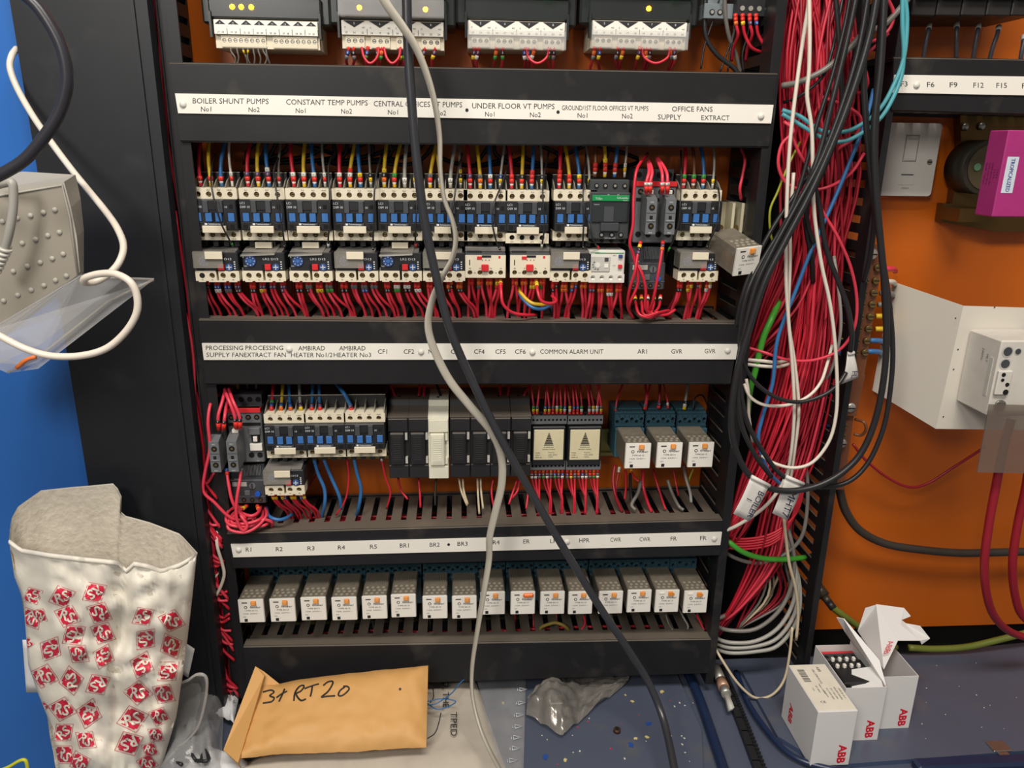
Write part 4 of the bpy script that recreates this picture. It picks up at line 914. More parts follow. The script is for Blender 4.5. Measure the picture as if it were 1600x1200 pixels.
for k, (x0, y0, pts) in enumerate(((342, 672, [(341, 650, -.095), (348, 625, -.085), (352, 606, -.07)]), (349, 672, [(351, 652, -.095), (354, 630, -.08), (356, 608, -.06)]), (369, 670, [(366, 648, -.095), (356, 622, -.09), (350, 606, -.07)]), (375, 670, [(374, 650, -.095), (363, 624, -.09), (357, 606, -.07)]))):
    pw('loose_wire', 'bright red wire bent into the %s auxiliary block of the lower slate contactor' % ('left' if k < 2 else 'right'), 'wire', [(x0, y0, -.092)]+pts, .0018, 'pink', 'red wires into the lower slate auxiliary blocks', marks=[('red', .009), ('black', .0035)], m0=.001)
pw('loose_wire', 'long bright red wire bowing left around the lower slate contactor into the tangle below', 'wire', [(343, 616, -.05), (330, 628, -.085), (325, 660, -.098), (328, 700, -.10), (320, 740, -.10), (318, 768, -.10), (335, 785, -.10), (355, 805, -.10), (372, 812, -.098), (400, 808, -.095)], .0018, 'pink')
pw('loose_wire', 'bright red wire from the right lower auxiliary block swinging below the tangle', 'wire', [(377, 732, -.088), (374, 755, -.098), (370, 780, -.104), (369, 805, -.106), (374, 822, -.106), (381, 829, -.106), (386, 820, -.104), (376, 805, -.10), (371, 790, -.09)], .0018, 'pink', marks=['grey'])
pw('loose_wire', 'bright red wire from the left lower auxiliary block into the tangle', 'wire', [(354, 732, -.088), (357, 755, -.095), (362, 780, -.10), (371, 798, -.10), (384, 810, -.10)], .0018, 'pink', marks=['blue', 'red'])
for k, pts in enumerate(([(372, 790, -.07), (356, 800, -.09), (354, 815, -.10), (366, 822, -.104), (390, 822, -.10), (410, 812, -.095), (425, 816, -.09), (424, 824, -.08)], [(378, 792, -.07), (360, 808, -.094), (357, 826, -.104), (380, 832, -.106), (400, 824, -.10), (416, 806, -.09), (414, 792, -.06)],
                      [(386, 790, -.07), (370, 802, -.09), (362, 816, -.10), (385, 818, -.102), (408, 810, -.095), (411, 796, -.06)], [(402, 790, -.07), (404, 800, -.085), (395, 812, -.095), (405, 822, -.095), (418, 818, -.09), (428, 808, -.05)], [(366, 790, -.07), (375, 800, -.09), (392, 806, -.10), (404, 800, -.09), (408, 790, -.06)])):
    pw('loose_wire', 'bright red wire in the tangle under the lower slate overload relay', 'wire', pts, .0018, 'pink', 'red wires of the tangle at the lower left', marks=['red', ('green', 'green', 'yellow', 'orange', 'yellow')[k]], mlen=.005)
g = 'red control wires under the lone lower overload relay'
for k in range(8):
    x = OV2.x+.043*(.15+.24*(k//2))+(-.0016 if k % 2 == 0 else .0016); z0 = OV2.z-.0095
    wire('control_wire', 'red control wire leaving the underside of the lone lower overload relay', 'wire', [(x, -.077, z0), (x, -.077, z0-.010), (x+.004, -.074, z0-.020), (x+.009+rnd(0, .004), -.066, z0-.032), (x+.012, -.055, z0-.05)], .0015, 'red', g, [('red', .0045), ('orange' if k > 1 else 'red', .0035), (random.choice(['blue', 'yellow']), .0035)], m0=.0005)
pw('loose_wire', 'blue wire curving along the third trunking under the lone lower overload relay', 'wire', [(416, 792, -.06), (420, 806, -.085), (435, 812, -.09), (450, 808, -.08), (460, 800, -.05)], .0020, 'blue')
for k, pts in enumerate(([(490, 715, -.07), (497, 740, -.066), (507, 765, -.066), (507, 790, -.066), (500, 815, -.05)], [(505, 715, -.07), (517, 745, -.066), (530, 775, -.066), (533, 795, -.06)], [(553, 715, -.07), (558, 740, -.068), (564, 765, -.066), (560, 795, -.062), (555, 812, -.04)])):
    pw('supply_wire', ('left of the two blue wires below the middle lower contactor', 'right of the two blue wires below the middle lower contactor', 'single thick blue wire below the contactor beside the fuse holders')[k], 'wire', pts, .0021, 'blue')
for k, pts in enumerate(([(542, 716, -.066), (545, 745, -.063), (540, 780, -.063), (525, 805, -.060)], [(596, 716, -.072), (602, 745, -.066), (610, 770, -.064), (604, 795, -.060)], [(480, 765, -.05), (492, 745, -.03), (500, 735, -.02)])):
    pw('control_wire', ('dark red wire between the two lower contactors dropping to a slot', 'thin red wire below the right end of the last lower contactor', 'dark red wire behind the lone overload relay')[k], 'wire', pts, .0011, 'red', marks=['white'] if k == 1 else ())
# fuse holders
FG = 'wires above the fuse holders'
for k, (pts, c) in enumerate(([[(625, 641, -.036), (618, 622, -.03), (609, 600, -.02)], 'red'], [[(654, 641, -.036), (654, 620, -.03), (656, 600, -.02)], 'red'], [[(660, 641, -.036), (662, 620, -.03), (663, 600, -.02)], 'red'], [[(689, 637, -.036), (688, 618, -.03), (682, 600, -.02)], 'black'],
                           [[(722, 640, -.036), (718, 620, -.03), (712, 600, -.02)], 'lightgrey'], [[(752, 640, -.036), (752, 620, -.03), (748, 600, -.02)], 'red'], [[(782, 636, -.036), (782, 620, -.03), (781, 600, -.02)], 'red'], [[(789, 638, -.036), (793, 620, -.03), (796, 600, -.02)], 'red'], [[(815, 637, -.036), (820, 615, -.03), (832, 598, -.02)], 'red'])):
    pw('feed_wire', '%s wire entering the fuse holder %s' % ({'red': 'red', 'black': 'black', 'lightgrey': 'pale grey'}[c], ('leftmost', 'second from the left, left one', 'second from the left, right one', 'ivory one', 'right of the ivory one', 'second right of the ivory one', 'third right of the ivory one, left wire', 'third right of the ivory one, right wire', 'rightmost')[k]), 'wire', pts, .0016, c, FG, marks=(['red', 'white'] if k in (2, 6, 7, 8) else ['green'] if k in (3, 4, 5) else ['red']))
for k, (pts, c) in enumerate(([[(622, 747, -.05), (626, 765, -.05), (637, 780, -.058)], 'red'], [[(654, 747, -.05), (656, 770, -.058), (657, 793, -.064)], 'red'], [[(682, 747, -.05), (680, 768, -.058), (680, 790, -.064)], 'black'], [[(717, 747, -.05), (721, 768, -.058), (730, 790, -.064)], 'cream'], [[(723, 747, -.05), (725, 768, -.058), (731, 788, -.064)], 'cream'],
                           [[(746, 747, -.05), (747, 775, -.06), (749, 803, -.068)], 'cream'], [[(751, 747, -.05), (752, 770, -.058), (755, 795, -.066)], 'cream'], [[(771, 747, -.05), (768, 770, -.058), (773, 800, -.066)], 'red'], [[(808, 750, -.05), (801, 770, -.058), (795, 788, -.066)], 'red'], [[(812, 750, -.05), (808, 768, -.058), (796, 782, -.06)], 'red'], [[(826, 760, -.05), (824, 780, -.058), (822, 795, -.066)], 'red'])):
    pw('feed_wire', '%s wire leaving the bottom of the fuse holders, %s' % ({'red': 'red', 'black': 'black', 'cream': 'cream'}[c], ('leftmost', 'second red from the left', 'only black one', 'first cream one', 'second cream one', 'third cream one', 'fourth cream one', 'between both hanging cables', 'left of the thick black cable', 'just behind the thick black cable', 'right of the thick black cable')[k]), 'wire', pts, .0013, c, 'wires below the fuse holders')
# alarm units
for u, (A, nm) in enumerate(((A1, 'left'), (A2, 'right'))):
    for k in range(9):
        x = A.x-.001+.0407*(k+.5)/9; z = A.z+.0135; tx = x+rnd(-.006, .004)
        if rnd(0, 1) < .93: wire('control_wire', 'red wire with number sleeves entering the top of the %s alarm unit' % nm, 'wire', [(x, -.052, z-.002), (x, -.052, z+.010), (x+(tx-x)*.4, -.049, z+.022), (tx, -.040, z+.040), (tx, -.03, z+.052)], .0013, 'red' if k % 3 else 'darkred', 'red wires above the %s alarm unit' % nm, [('red', .005), (random.choice(['yellow', 'red', 'yellow', 'white']), .0035), (random.choice(['blue', 'violet', 'green', 'white', 'yellow', 'grey']), .0035)], m0=.001)
        z = A.z-.0535; g_ = (k//3)*3+1; tx = A.x+.0407*(g_+.5)/9+.003+rnd(-.001, .001)
        wire('control_wire', 'red wire with number sleeves leaving the bottom of the %s alarm unit' % nm, 'wire', [(x, -.052, z), (x, -.052, z-.010), (x+(tx-x)*.3, -.054, z-.022), (tx, -.060, z-.036), (tx, -.063, z-.055)], .0013, 'red' if k % 3 else 'darkred', 'red wires below the %s alarm unit' % nm, [('orange' if k % 2 else 'red', .005), (random.choice(['red', 'blue', 'violet', 'grey']), .0035), (random.choice(['white', 'green', 'yellow', 'grey', 'white']), .0030)], m0=.001)
# middle relays wires
RW = 'wires at the middle row relays'
for k, (pts, c, r, l) in enumerate((
    ([(962, 644, -.035), (964, 625, -.03), (973, 600, -.02)], 'red', .0012, 'red wire above the left of the AR1 relay socket'), ([(1007, 640, -.035), (1010, 618, -.03), (1008, 600, -.02)], 'red', .0014, 'red wire above the gap between AR1 and left GVR sockets'),
    ([(1009, 640, -.035), (1012, 618, -.03), (1016, 600, -.02)], 'red', .0012, 'second red wire above the gap between AR1 and left GVR sockets'), ([(1029, 638, -.035), (1031, 615, -.03), (1031, 600, -.02)], 'darkred', .0018, 'thick red wire above the left GVR socket'),
    ([(1044, 638, -.035), (1042, 622, -.03), (1037, 600, -.02)], 'red', .0011, 'thin red wire above the left GVR socket'), ([(1069, 640, -.035), (1072, 620, -.03), (1075, 600, -.02)], 'lightgrey', .0017, 'pale grey wire above the right GVR socket'),
    ([(1083, 640, -.035), (1086, 622, -.03), (1098, 618, -.02), (1108, 640, -.012)], 'black', .001, 'thin black wire hooking right of the right GVR socket'),
    ([(961, 726, -.04), (958, 750, -.05), (962, 775, -.06), (972, 800, -.064)], 'darkred', .0019, 'dark red wire below the left of the AR1 relay'), ([(968, 730, -.04), (964, 752, -.05), (962, 770, -.055), (966, 790, -.062)], 'darkred', .0014, 'second dark red wire below the left of the AR1 relay'),
    ([(986, 733, -.05), (990, 745, -.06), (998, 752, -.066)], 'red', .0012, 'red wire with yellow sleeve below the AR1 relay'), ([(985, 740, -.03), (985, 760, -.045), (988, 790, -.062)], 'black', .0018, 'black wire below the AR1 relay'),
    ([(1001, 752, -.05), (997, 770, -.060), (987, 788, -.066), (993, 797, -.07)], 'grey', .0022, 'grey wire tip bent forward below the AR1 relay'), ([(1005, 735, -.04), (1005, 760, -.055), (1012, 785, -.062), (1018, 800, -.066)], 'red', .0020, 'thick red wire right of the AR1 relay'),
    ([(1020, 733, -.04), (1028, 760, -.055), (1036, 785, -.062), (1040, 796, -.066)], 'red', .0014, 'red wire left of the left GVR relay'), ([(1043, 750, -.05), (1050, 770, -.058), (1060, 790, -.064), (1068, 797, -.07)], 'grey', .0020, 'grey wire end below the left GVR relay'),
    ([(1052, 735, -.04), (1056, 755, -.05), (1060, 775, -.056)], 'red', .0010, 'thin red wire below the left GVR relay'), ([(1068, 728, -.045), (1072, 748, -.058), (1078, 768, -.066), (1080, 785, -.07)], 'lightgrey', .0018, 'pale grey wire curving below the right GVR relay'),
    ([(1083, 733, -.045), (1078, 745, -.05), (1075, 755, -.05)], 'yg', .0011, 'yellow wire below the right GVR relay'), ([(977, 735, -.03), (978, 760, -.045), (976, 780, -.056)], 'red', .0014, 'red wire behind the AR1 relay'))):
    pw('control_wire', l, 'wire', pts, r, c, RW, marks=(['red', 'grey'] if k in (0, 1) else ['red', 'violet'] if k == 3 else ['red', 'white'] if k == 4 else ['yellow', 'white', 'black'] if k == 5 else ['yellow'] if k == 9 else ['white', 'clearw'] if k == 8 else []), mlen=.0035)
# wires under the bottom relays
for k in range(18):
    i = random.randrange(16); x = R3[i][0]+rnd(4, 36); y = R3[i][1]+36
    pw('control_wire', 'dark wire dropping behind the bottom row relays into the lowest trunking', 'wire', [(x, y-6, -.03), (x+1, y+10, -.04), (x+rnd(-3, 3), y+38, -.05)], .0013, random.choice(['darkred', 'black', 'black', 'red']), 'dark wires behind the bottom row relays')
pw('link_wire', 'dull yellow wire arching out of the lowest trunking below the LPR relay', 'wire', [(843, 988, -.060), (846, 980, -.066), (858, 975, -.07), (868, 973, -.07), (880, 977, -.07), (888, 984, -.066), (889, 992, -.055)], .0021, mat('olive_wire', (150, 130, 60), .5))
for k, pts in enumerate(([(1060, 950, -.05), (1068, 965, -.06), (1075, 978, -.066), (1073, 986, -.07)], [(1088, 960, -.05), (1094, 972, -.06), (1100, 985, -.07)], [(1040, 960, -.05), (1045, 975, -.06), (1051, 984, -.07)], [(912, 962, -.05), (914, 975, -.06), (908, 984, -.066)])):
    pw('control_wire', ('pale wire end below the first FR relay, curling left', 'red and grey wire end below the last FR relay', 'grey wire end left of the first FR relay', 'red wire below the HPR relay')[k], 'wire', pts, .0013, ('lightgrey', 'red', 'grey', 'red')[k])
# dark red contents of the trunkings
for zt_, nm, cnt, xa, xb in ((at(740, 500, -.09).z, 'second', 7, -.25, .28), (at(740, 822, -.09).z, 'third', 10, -.24, .28), (at(740, 1004, -.09).z, 'lowest', 8, -.24, .28)):
    for k in range(cnt):
        y = rnd(-.075, -.015); z = zt_-rnd(.012, .034)
        wire('trunked_wire', 'red wire lying inside the %s trunking, seen through its slots' % nm, 'wire', [(xa+rnd(0, .03), y, z), (xa/2, y+rnd(-.01, .01), z+rnd(-.004, .004)), (0, y+rnd(-.01, .01), z), (xb/2, y+rnd(-.01, .01), z+rnd(-.004, .004)), (xb-rnd(0, .05), y, z)], .0017, random.choice(['red', 'darkred']), 'red wires inside the %s trunking' % nm)
# ================================================================== left bundle, seen between panel and trunking
for k in range(60):
    z = rnd(.01, .30) if k < 50 else rnd(.3, .9); x = rnd(-.296, -.286); c = random.choice(['red', 'red', 'pink', 'pink']); y = rnd(-.0885, -.086) if k < 28 else rnd(-.085, -.06)
    if k < 28: P = [(x-.02, y+.03, z+.06), (x, y, z+.03), (-.280, y-.001, z+rnd(-.006, .012)), (-.2685, y, z+rnd(-.022, .012))]
    else: P = [(-.296+rnd(0, .019), y, z+.22), (-.294+rnd(0, .017), y, z+.12), (-.292+rnd(0, .015), y, z+.04), (-.292+rnd(0, .015), y, max(.004, z-.06))]
    wire('bundled_wire', 'red wire in the left vertical trunking, seen past the edge of the black side panel', 'wire', P, .0017, c, 'red wires in the left vertical trunking')
for k, pts in enumerate(([(340, 815, -.08), (339, 850, -.09), (347, 880, -.09), (350, 900, -.09), (341, 925, -.09), (330, 938, -.09)], [(342, 860, -.07), (337, 895, -.07), (331, 925, -.07)], [(345, 890, -.08), (335, 902, -.085), (325, 912, -.085)], [(322, 871, -.07), (335, 871, -.07), (345, 870, -.06)], [(335, 978, -.08), (342, 990, -.08), (350, 1004, -.07)])):
    pw('sheathed_cable', 'white wire in the gap left of the third trunking, %s' % ('the longest, curving in an S', 'straight one behind', 'short slanting one', 'short level one', 'lowest one')[k], 'cable', pts, .0019, 'white', 'white wires in the left vertical trunking')
for k in range(3):
    pw('sheathed_cable', 'white wire showing through the top of the left slotted trunking', 'cable', [(262+k*8, 88, -.05), (268+k*7, 97, -.05), (277+k*5, 112, -.05)], .0022, 'white', 'white wires at the top of the left slotted trunking')
# ================================================================== right bundle
BG = 'red wires of the big right-hand bundle'
for k in range(185):
    c = random.choice(['red', 'darkred', 'darkred', 'red', 'crimson', 'pink']); y = rnd(-.012, -.080); u = rnd(0, 1)
    a = (1232+u*98, -25, y)
    b = (1236+u*84+rnd(-26, 26), 120, y-rnd(0, .012))
    c2 = (1238+u*85+rnd(-22, 22), 270, y)
    t = rnd(0, 1)
    if t < .30: P = [a, b, c2, (1215+u*85, 400, y), (1195+u*60+rnd(-8, 8), 480, y), (1168+u*25, 540+rnd(-20, 25), y*.9), (1150, 560+rnd(-25, 35), y*.8)]
    elif t < .72: P = [a, b, c2, (1235+u*75+rnd(-8, 8), 420, y), (1215+u*75+rnd(-8, 8), 560, y), (1180+u*75+rnd(-8, 8), 680, y), (1150+u*50, 770, y), (1135+u*20, 830+rnd(-20, 20), y), (1122, 850+rnd(-20, 30), y*.8)]
    else: P = [a, b, c2, (1245+u*70, 420, y), (1235+u*75, 560, y), (1210+u*70, 700, y), (1190+u*50, 800, y), (1170+u*50, 880, y), (1140+u*20, 950, y), (1118, 985+rnd(-20, 15), y*.8)]
    wire('bundled_wire', 'red wire of the thick bundle running down between the slotted trunkings on the right', 'wire', [at(*p) for p in P], rnd(.0014, .0017), c, BG, sub=4, n=6)
for k in range(5):
    y = -.07; wire('bundled_wire', 'red wire curving in a bow to the right at the bottom of the big bundle', 'wire', [at(1122, 838+k*4, y), at(1165, 842+k*4, y-.005), at(1210, 832+k*4, y-.005), at(1245-k*2, 800+k*3, y), at(1255-k*3, 750, y), at(1240, 700, y+.02)], .0015, 'red', 'bowed red wires at the foot of the bundle')
for k in range(14):
    y = rnd(-.02, -.06); u = k/14; wire('sheathed_cable', 'dull grey or beige wire among the red bundle on the right', 'cable', [at(1225+u*100, -20, y), at(1230+u*95, 200, y), at(1225+u*80, 420, y), at(1200+u*60, 650, y), at(1195+u*45, 850, y), at(1190+u*40+rnd(-20, 20), 930, y), at(1150, 985, y)], .0016, random.choice(['grey', 'grey', 'cream', 'darkred']), 'dull wires among the red bundle')
RL = [('red wire looping far left beside the topmost trunking', [(1225, 190, -.10), (1240, 205, -.105), (1222, 225, -.105), (1216, 255, -.105), (1224, 280, -.105), (1240, 293, -.105), (1270, 297, -.10), (1300, 290, -.10), (1330, 270, -.09), (1350, 240, -.08)]),
      ('red wire looping at the very top right', [(1385, -5, -.10), (1396, 20, -.10), (1390, 45, -.10), (1370, 62, -.10), (1350, 66, -.09), (1330, 60, -.07)]),
      ('red wire crossing from the top right down behind black cables', [(1388, 52, -.09), (1365, 75, -.09), (1350, 95, -.085), (1356, 130, -.08), (1345, 145, -.07), (1330, 143, -.06)]),
      ('red wire bowing right past the white tag and back to the second trunking', [(1279, 310, -.09), (1285, 330, -.10), (1310, 372, -.105), (1330, 420, -.105), (1339, 470, -.105), (1334, 515, -.105), (1310, 548, -.10), (1270, 563, -.10), (1230, 562, -.10), (1195, 551, -.095), (1168, 543, -.085)]),
      ('red wire crossing over the turquoise cables', [(1232, 190, -.10), (1240, 220, -.102), (1255, 250, -.10), (1275, 275, -.09)]),
      ('red wire arching through the upper bundle', [(1285, 152, -.09), (1320, 165, -.092), (1345, 185, -.09), (1335, 215, -.085), (1308, 235, -.08), (1300, 260, -.07)])]
for l, P in RL: pw('loose_wire', 'bright '+l, 'wire', P, .0017, 'pink', 'bright red loops over the right bundle')
def cab(label, P, r, c, **k): return pw(k.pop('name', 'sheathed_cable'), label, 'cable', P, r, c, **k)
cab('upper of two turquoise cables sweeping from the top right into the bundle', [(1413, -10, -.12), (1417, 30, -.12), (1413, 85, -.12), (1400, 125, -.12), (1375, 170, -.12), (1340, 198, -.12), (1310, 207, -.115), (1280, 203, -.11), (1250, 182, -.105), (1222, 172, -.10)], .0021, 'teal')
cab('lower of two turquoise cables sweeping from the top right into the bundle', [(1410, -10, -.12), (1410, 40, -.12), (1412, 85, -.12), (1405, 130, -.12), (1378, 182, -.12), (1340, 212, -.12), (1310, 222, -.115), (1280, 213, -.11), (1250, 195, -.105), (1222, 178, -.10)], .0021, 'teal')
cab('blue cable running diagonally down the middle of the red bundle', [(1365, 140, -.085), (1352, 190, -.10), (1325, 260, -.10), (1300, 320, -.10), (1268, 390, -.105), (1243, 455, -.105), (1225, 500, -.105), (1213, 540, -.105), (1207, 600, -.105), (1192, 650, -.105), (1185, 690, -.105), (1200, 735, -.105), (1222, 758, -.10), (1240, 770, -.09)], .0021, 'blue')
cab('green and yellow wire leaning down the left of the bundle', [(1250, 222, -.09), (1232, 258, -.10), (1215, 300, -.10), (1203, 330, -.10), (1205, 370, -.095), (1218, 402, -.09)], .0012, 'yg')
cab('thick green earth cable appearing between the red wires left of the bundle', [(1218, 470, -.07), (1205, 500, -.088), (1192, 530, -.090), (1180, 580, -.090), (1172, 610, -.085), (1168, 650, -.06)], .0036, 'green')
cab('bright green cable curving across the foot of the bundle', [(1120, 832, -.06), (1138, 846, -.08), (1160, 862, -.085), (1190, 872, -.085), (1225, 874, -.08), (1258, 871, -.07)], .0034, 'green')
GC = 'grey cables sweeping round the foot of the bundle'
for k, (y0, xm, ym) in enumerate(((985, 1225, 960), (1004, 1236, 985), (1012, 1244, 1000), (1020, 1248, 1012))):
    cab(('topmost', 'second', 'third', 'lowest')[k]+' grey cable sweeping from the lowest trunking round up the right trunking', [(1115, y0-8, -.06), (1140, y0, -.08), (1180, y0-2, -.085), (1215, ym-3, -.085), (1235+k*3, ym-40, -.08), (1241+k*3, ym-85, -.075), (1232+k*3, ym-130, -.06), (1215, ym-160, -.04)], .0026, 'grey' if k < 1 else 'lightgrey', group=GC)
cab('grey cable arching left below the bright green one', [(1122, 852, -.06), (1145, 870, -.07), (1180, 880, -.07), (1215, 872, -.07), (1245, 850, -.07), (1258, 820, -.07), (1262, 760, -.06), (1255, 700, -.05)], .0024, 'grey', group=GC)
cab('grey cable running from the bundle foot down to the bottom row of relays', [(1185, 880, -.04), (1178, 920, -.05), (1155, 950, -.06), (1120, 968, -.07)], .0026, 'grey', group=GC)
WG = 'white wires hanging over the right bundle'
cab('straight white wire hanging from the top at the left of the red bundle', [(1266, -10, -.12), (1252, 80, -.12), (1240, 170, -.12), (1233, 240, -.12), (1229, 330, -.12), (1228, 430, -.118), (1232, 500, -.115), (1238, 570, -.115), (1241, 640, -.115), (1237, 700, -.11), (1228, 755, -.10)], .0019, 'white', group=WG)
cab('second white wire hanging just right of the straight white one', [(1240, 270, -.105), (1235, 340, -.11), (1234, 420, -.11), (1232, 500, -.11), (1242, 570, -.11), (1248, 640, -.11), (1242, 700, -.105), (1234, 755, -.095)], .0019, 'white', group=WG)
cab('white wire from the top centre making a wide loop past the right trunking', [(1264, -10, -.13), (1265, 60, -.13), (1264, 110, -.13), (1261, 150, -.13), (1268, 200, -.13), (1270, 260, -.13), (1272, 330, -.13), (1283, 410, -.13), (1296, 470, -.13), (1304, 530, -.13), (1308, 600, -.13), (1306, 650, -.13), (1295, 690, -.13), (1270, 722, -.13), (1240, 731, -.125), (1210, 724, -.12), (1190, 712, -.11)], .0019, 'white', group=WG)
cab('white wire making a shallow bow left of the white loop', [(1163, 600, -.10), (1172, 620, -.11), (1195, 633, -.115), (1230, 633, -.115), (1262, 620, -.115), (1282, 598, -.11), (1292, 570, -.10), (1300, 540, -.08)], .0018, 'white', group=WG)
cab('short white wire dropping beside the thick black loop', [(1166, 592, -.10), (1170, 620, -.105), (1170, 650, -.105), (1176, 690, -.10)], .0018, 'white', group=WG)
cab('white wire from the third trunking rising right behind the paper tags', [(1122, 834, -.08), (1150, 822, -.095), (1185, 800, -.10), (1210, 775, -.105), (1230, 740, -.10), (1238, 700, -.09)], .0021, 'white', group=WG)
cab('white wire falling from the paper tags to the foot of the bundle', [(1225, 810, -.10), (1228, 840, -.10), (1233, 880, -.10), (1243, 920, -.095), (1247, 960, -.09), (1244, 1000, -.09)], .0019, 'cream', group=WG)
pw('loose_wire', 'white wire looping down onto the blue tray below the bundle', 'cable', [(1118, 1014, -.08), (1130, 1034, -.09), (1150, 1064, -.10), (1172, 1086, -.105), (1190, 1091, -.105), (1210, 1083, -.105), (1226, 1060, -.10), (1234, 1020, -.095), (1238, 980, -.09)], .0017, 'cream')
for k in range(2): cab('pair of short white wires crossing left of the bundle, %s one' % ('upper', 'lower')[k], [(1166, 562+k*7, -.088), (1190, 564+k*8, -.094), (1215, 566+k*7, -.092), (1232, 562+k*7, -.08)], .0020, 'white', group=WG)
cab('grey wire bowing along the right trunking beside the terminal bar', [(1303, 400, -.09), (1310, 450, -.10), (1314, 500, -.10), (1310, 540, -.095), (1298, 580, -.085), (1285, 600, -.07)], .0017, 'lightgrey', group=WG)
cab('grey sheathed cable crossing the upper bundle rightwards up to the corner', [(1222, 134, -.09), (1250, 128, -.10), (1290, 108, -.105), (1325, 78, -.105), (1350, 52, -.105), (1380, 40, -.10), (1405, 15, -.10), (1425, -10, -.10)], .0030, 'grey')
BC = 'black cables looping over the right bundle'
BLC = [
 ('thickest black cable, falling left in front of the bundle and looping under both paper tags', [(1372, -15, -.15), (1360, 50, -.15), (1340, 120, -.15), (1315, 190, -.15), (1290, 250, -.15), (1262, 310, -.15), (1225, 380, -.15), (1195, 440, -.15), (1172, 510, -.15), (1152, 580, -.15), (1143, 640, -.15), (1146, 690, -.15), (1165, 735, -.15), (1195, 760, -.15), (1235, 767, -.15), (1280, 758, -.15), (1320, 735, -.15), (1350, 700, -.15), (1372, 640, -.15), (1384, 560, -.15), (1384, 470, -.15), (1376, 380, -.15), (1368, 290, -.15), (1366, 200, -.15), (1376, 100, -.15), (1382, -15, -.15)], .0034),
 ('black printed cable making the widest loop to the right', [(1340, -15, -.14), (1322, 70, -.14), (1300, 160, -.14), (1280, 240, -.14), (1245, 330, -.14), (1205, 410, -.14), (1172, 480, -.14), (1158, 540, -.14), (1156, 600, -.14), (1168, 660, -.14), (1195, 710, -.14), (1225, 745, -.14), (1270, 760, -.14), (1320, 755, -.14), (1355, 725, -.14), (1380, 670, -.14), (1391, 610, -.14), (1395, 545, -.14), (1388, 460, -.14), (1372, 360, -.14), (1360, 270, -.14), (1352, 180, -.14), (1348, 90, -.14), (1352, -15, -.14)], .0026),
 ('black cable ending at the small white tag on the right terminal bar', [(1262, 260, -.12), (1275, 300, -.125), (1282, 330, -.125), (1287, 370, -.125), (1296, 405, -.125), (1310, 440, -.125), (1324, 480, -.125), (1331, 520, -.125), (1329, 548, -.12)], .0026),
 ('thin black cable bowing left from the small white tag', [(1322, 582, -.12), (1308, 602, -.125), (1285, 618, -.125), (1250, 628, -.125), (1215, 622, -.125), (1185, 602, -.125), (1165, 575, -.125), (1156, 545, -.125), (1158, 500, -.125), (1170, 450, -.125), (1195, 400, -.12), (1225, 350, -.12), (1250, 290, -.12), (1275, 200, -.12), (1300, 120, -.12), (1320, 40, -.12), (1330, -15, -.12)], .0022),
 ('black cable dropping straight beside the fused spur plate', [(1382, -15, -.13), (1375, 60, -.13), (1370, 150, -.13), (1367, 230, -.13), (1368, 300, -.13), (1374, 360, -.13), (1380, 420, -.13), (1384, 500, -.13)], .0032),
 ('black cable falling vertically from the top through the middle of the bundle', [(1305, -15, -.11), (1310, 50, -.11), (1314, 110, -.11), (1315, 160, -.11), (1308, 210, -.11), (1285, 270, -.11), (1262, 320, -.11), (1262, 350, -.11), (1272, 380, -.11)], .0024),
 ('black cable just left of the fused spur, behind the others', [(1355, -15, -.12), (1352, 60, -.12), (1350, 130, -.12), (1355, 200, -.12), (1362, 280, -.12), (1366, 340, -.12), (1360, 400, -.11), (1350, 440, -.10)], .0026),
 ('second black diagonal cable running tight beside the thickest one', [(1358, -15, -.145), (1345, 60, -.145), (1330, 120, -.145), (1305, 195, -.145), (1278, 260, -.145), (1240, 330, -.145), (1205, 395, -.145), (1180, 450, -.145), (1163, 520, -.145), (1153, 600, -.145), (1158, 660, -.145), (1178, 708, -.145), (1205, 745, -.14)], .0026),
 ('thin black cable from the second trunking up into the bundle', [(1150, 510, -.11), (1158, 470, -.115), (1175, 420, -.115), (1205, 360, -.115), (1245, 300, -.11), (1290, 230, -.10), (1325, 140, -.09), (1338, 60, -.09)], .0022),
 ('black wire crossing the upper bundle leftwards', [(1225, 160, -.08), (1250, 150, -.095), (1285, 120, -.10), (1300, 80, -.10), (1308, 40, -.09)], .0016),
 ('black cable rising from the second trunking between the red wires', [(1258, 340, -.10), (1262, 370, -.105), (1268, 400, -.10), (1270, 440, -.08)], .0028)]
for l, P, r in BLC: cab(l, P, r, 'black', group=BC, sub=7, n=10)
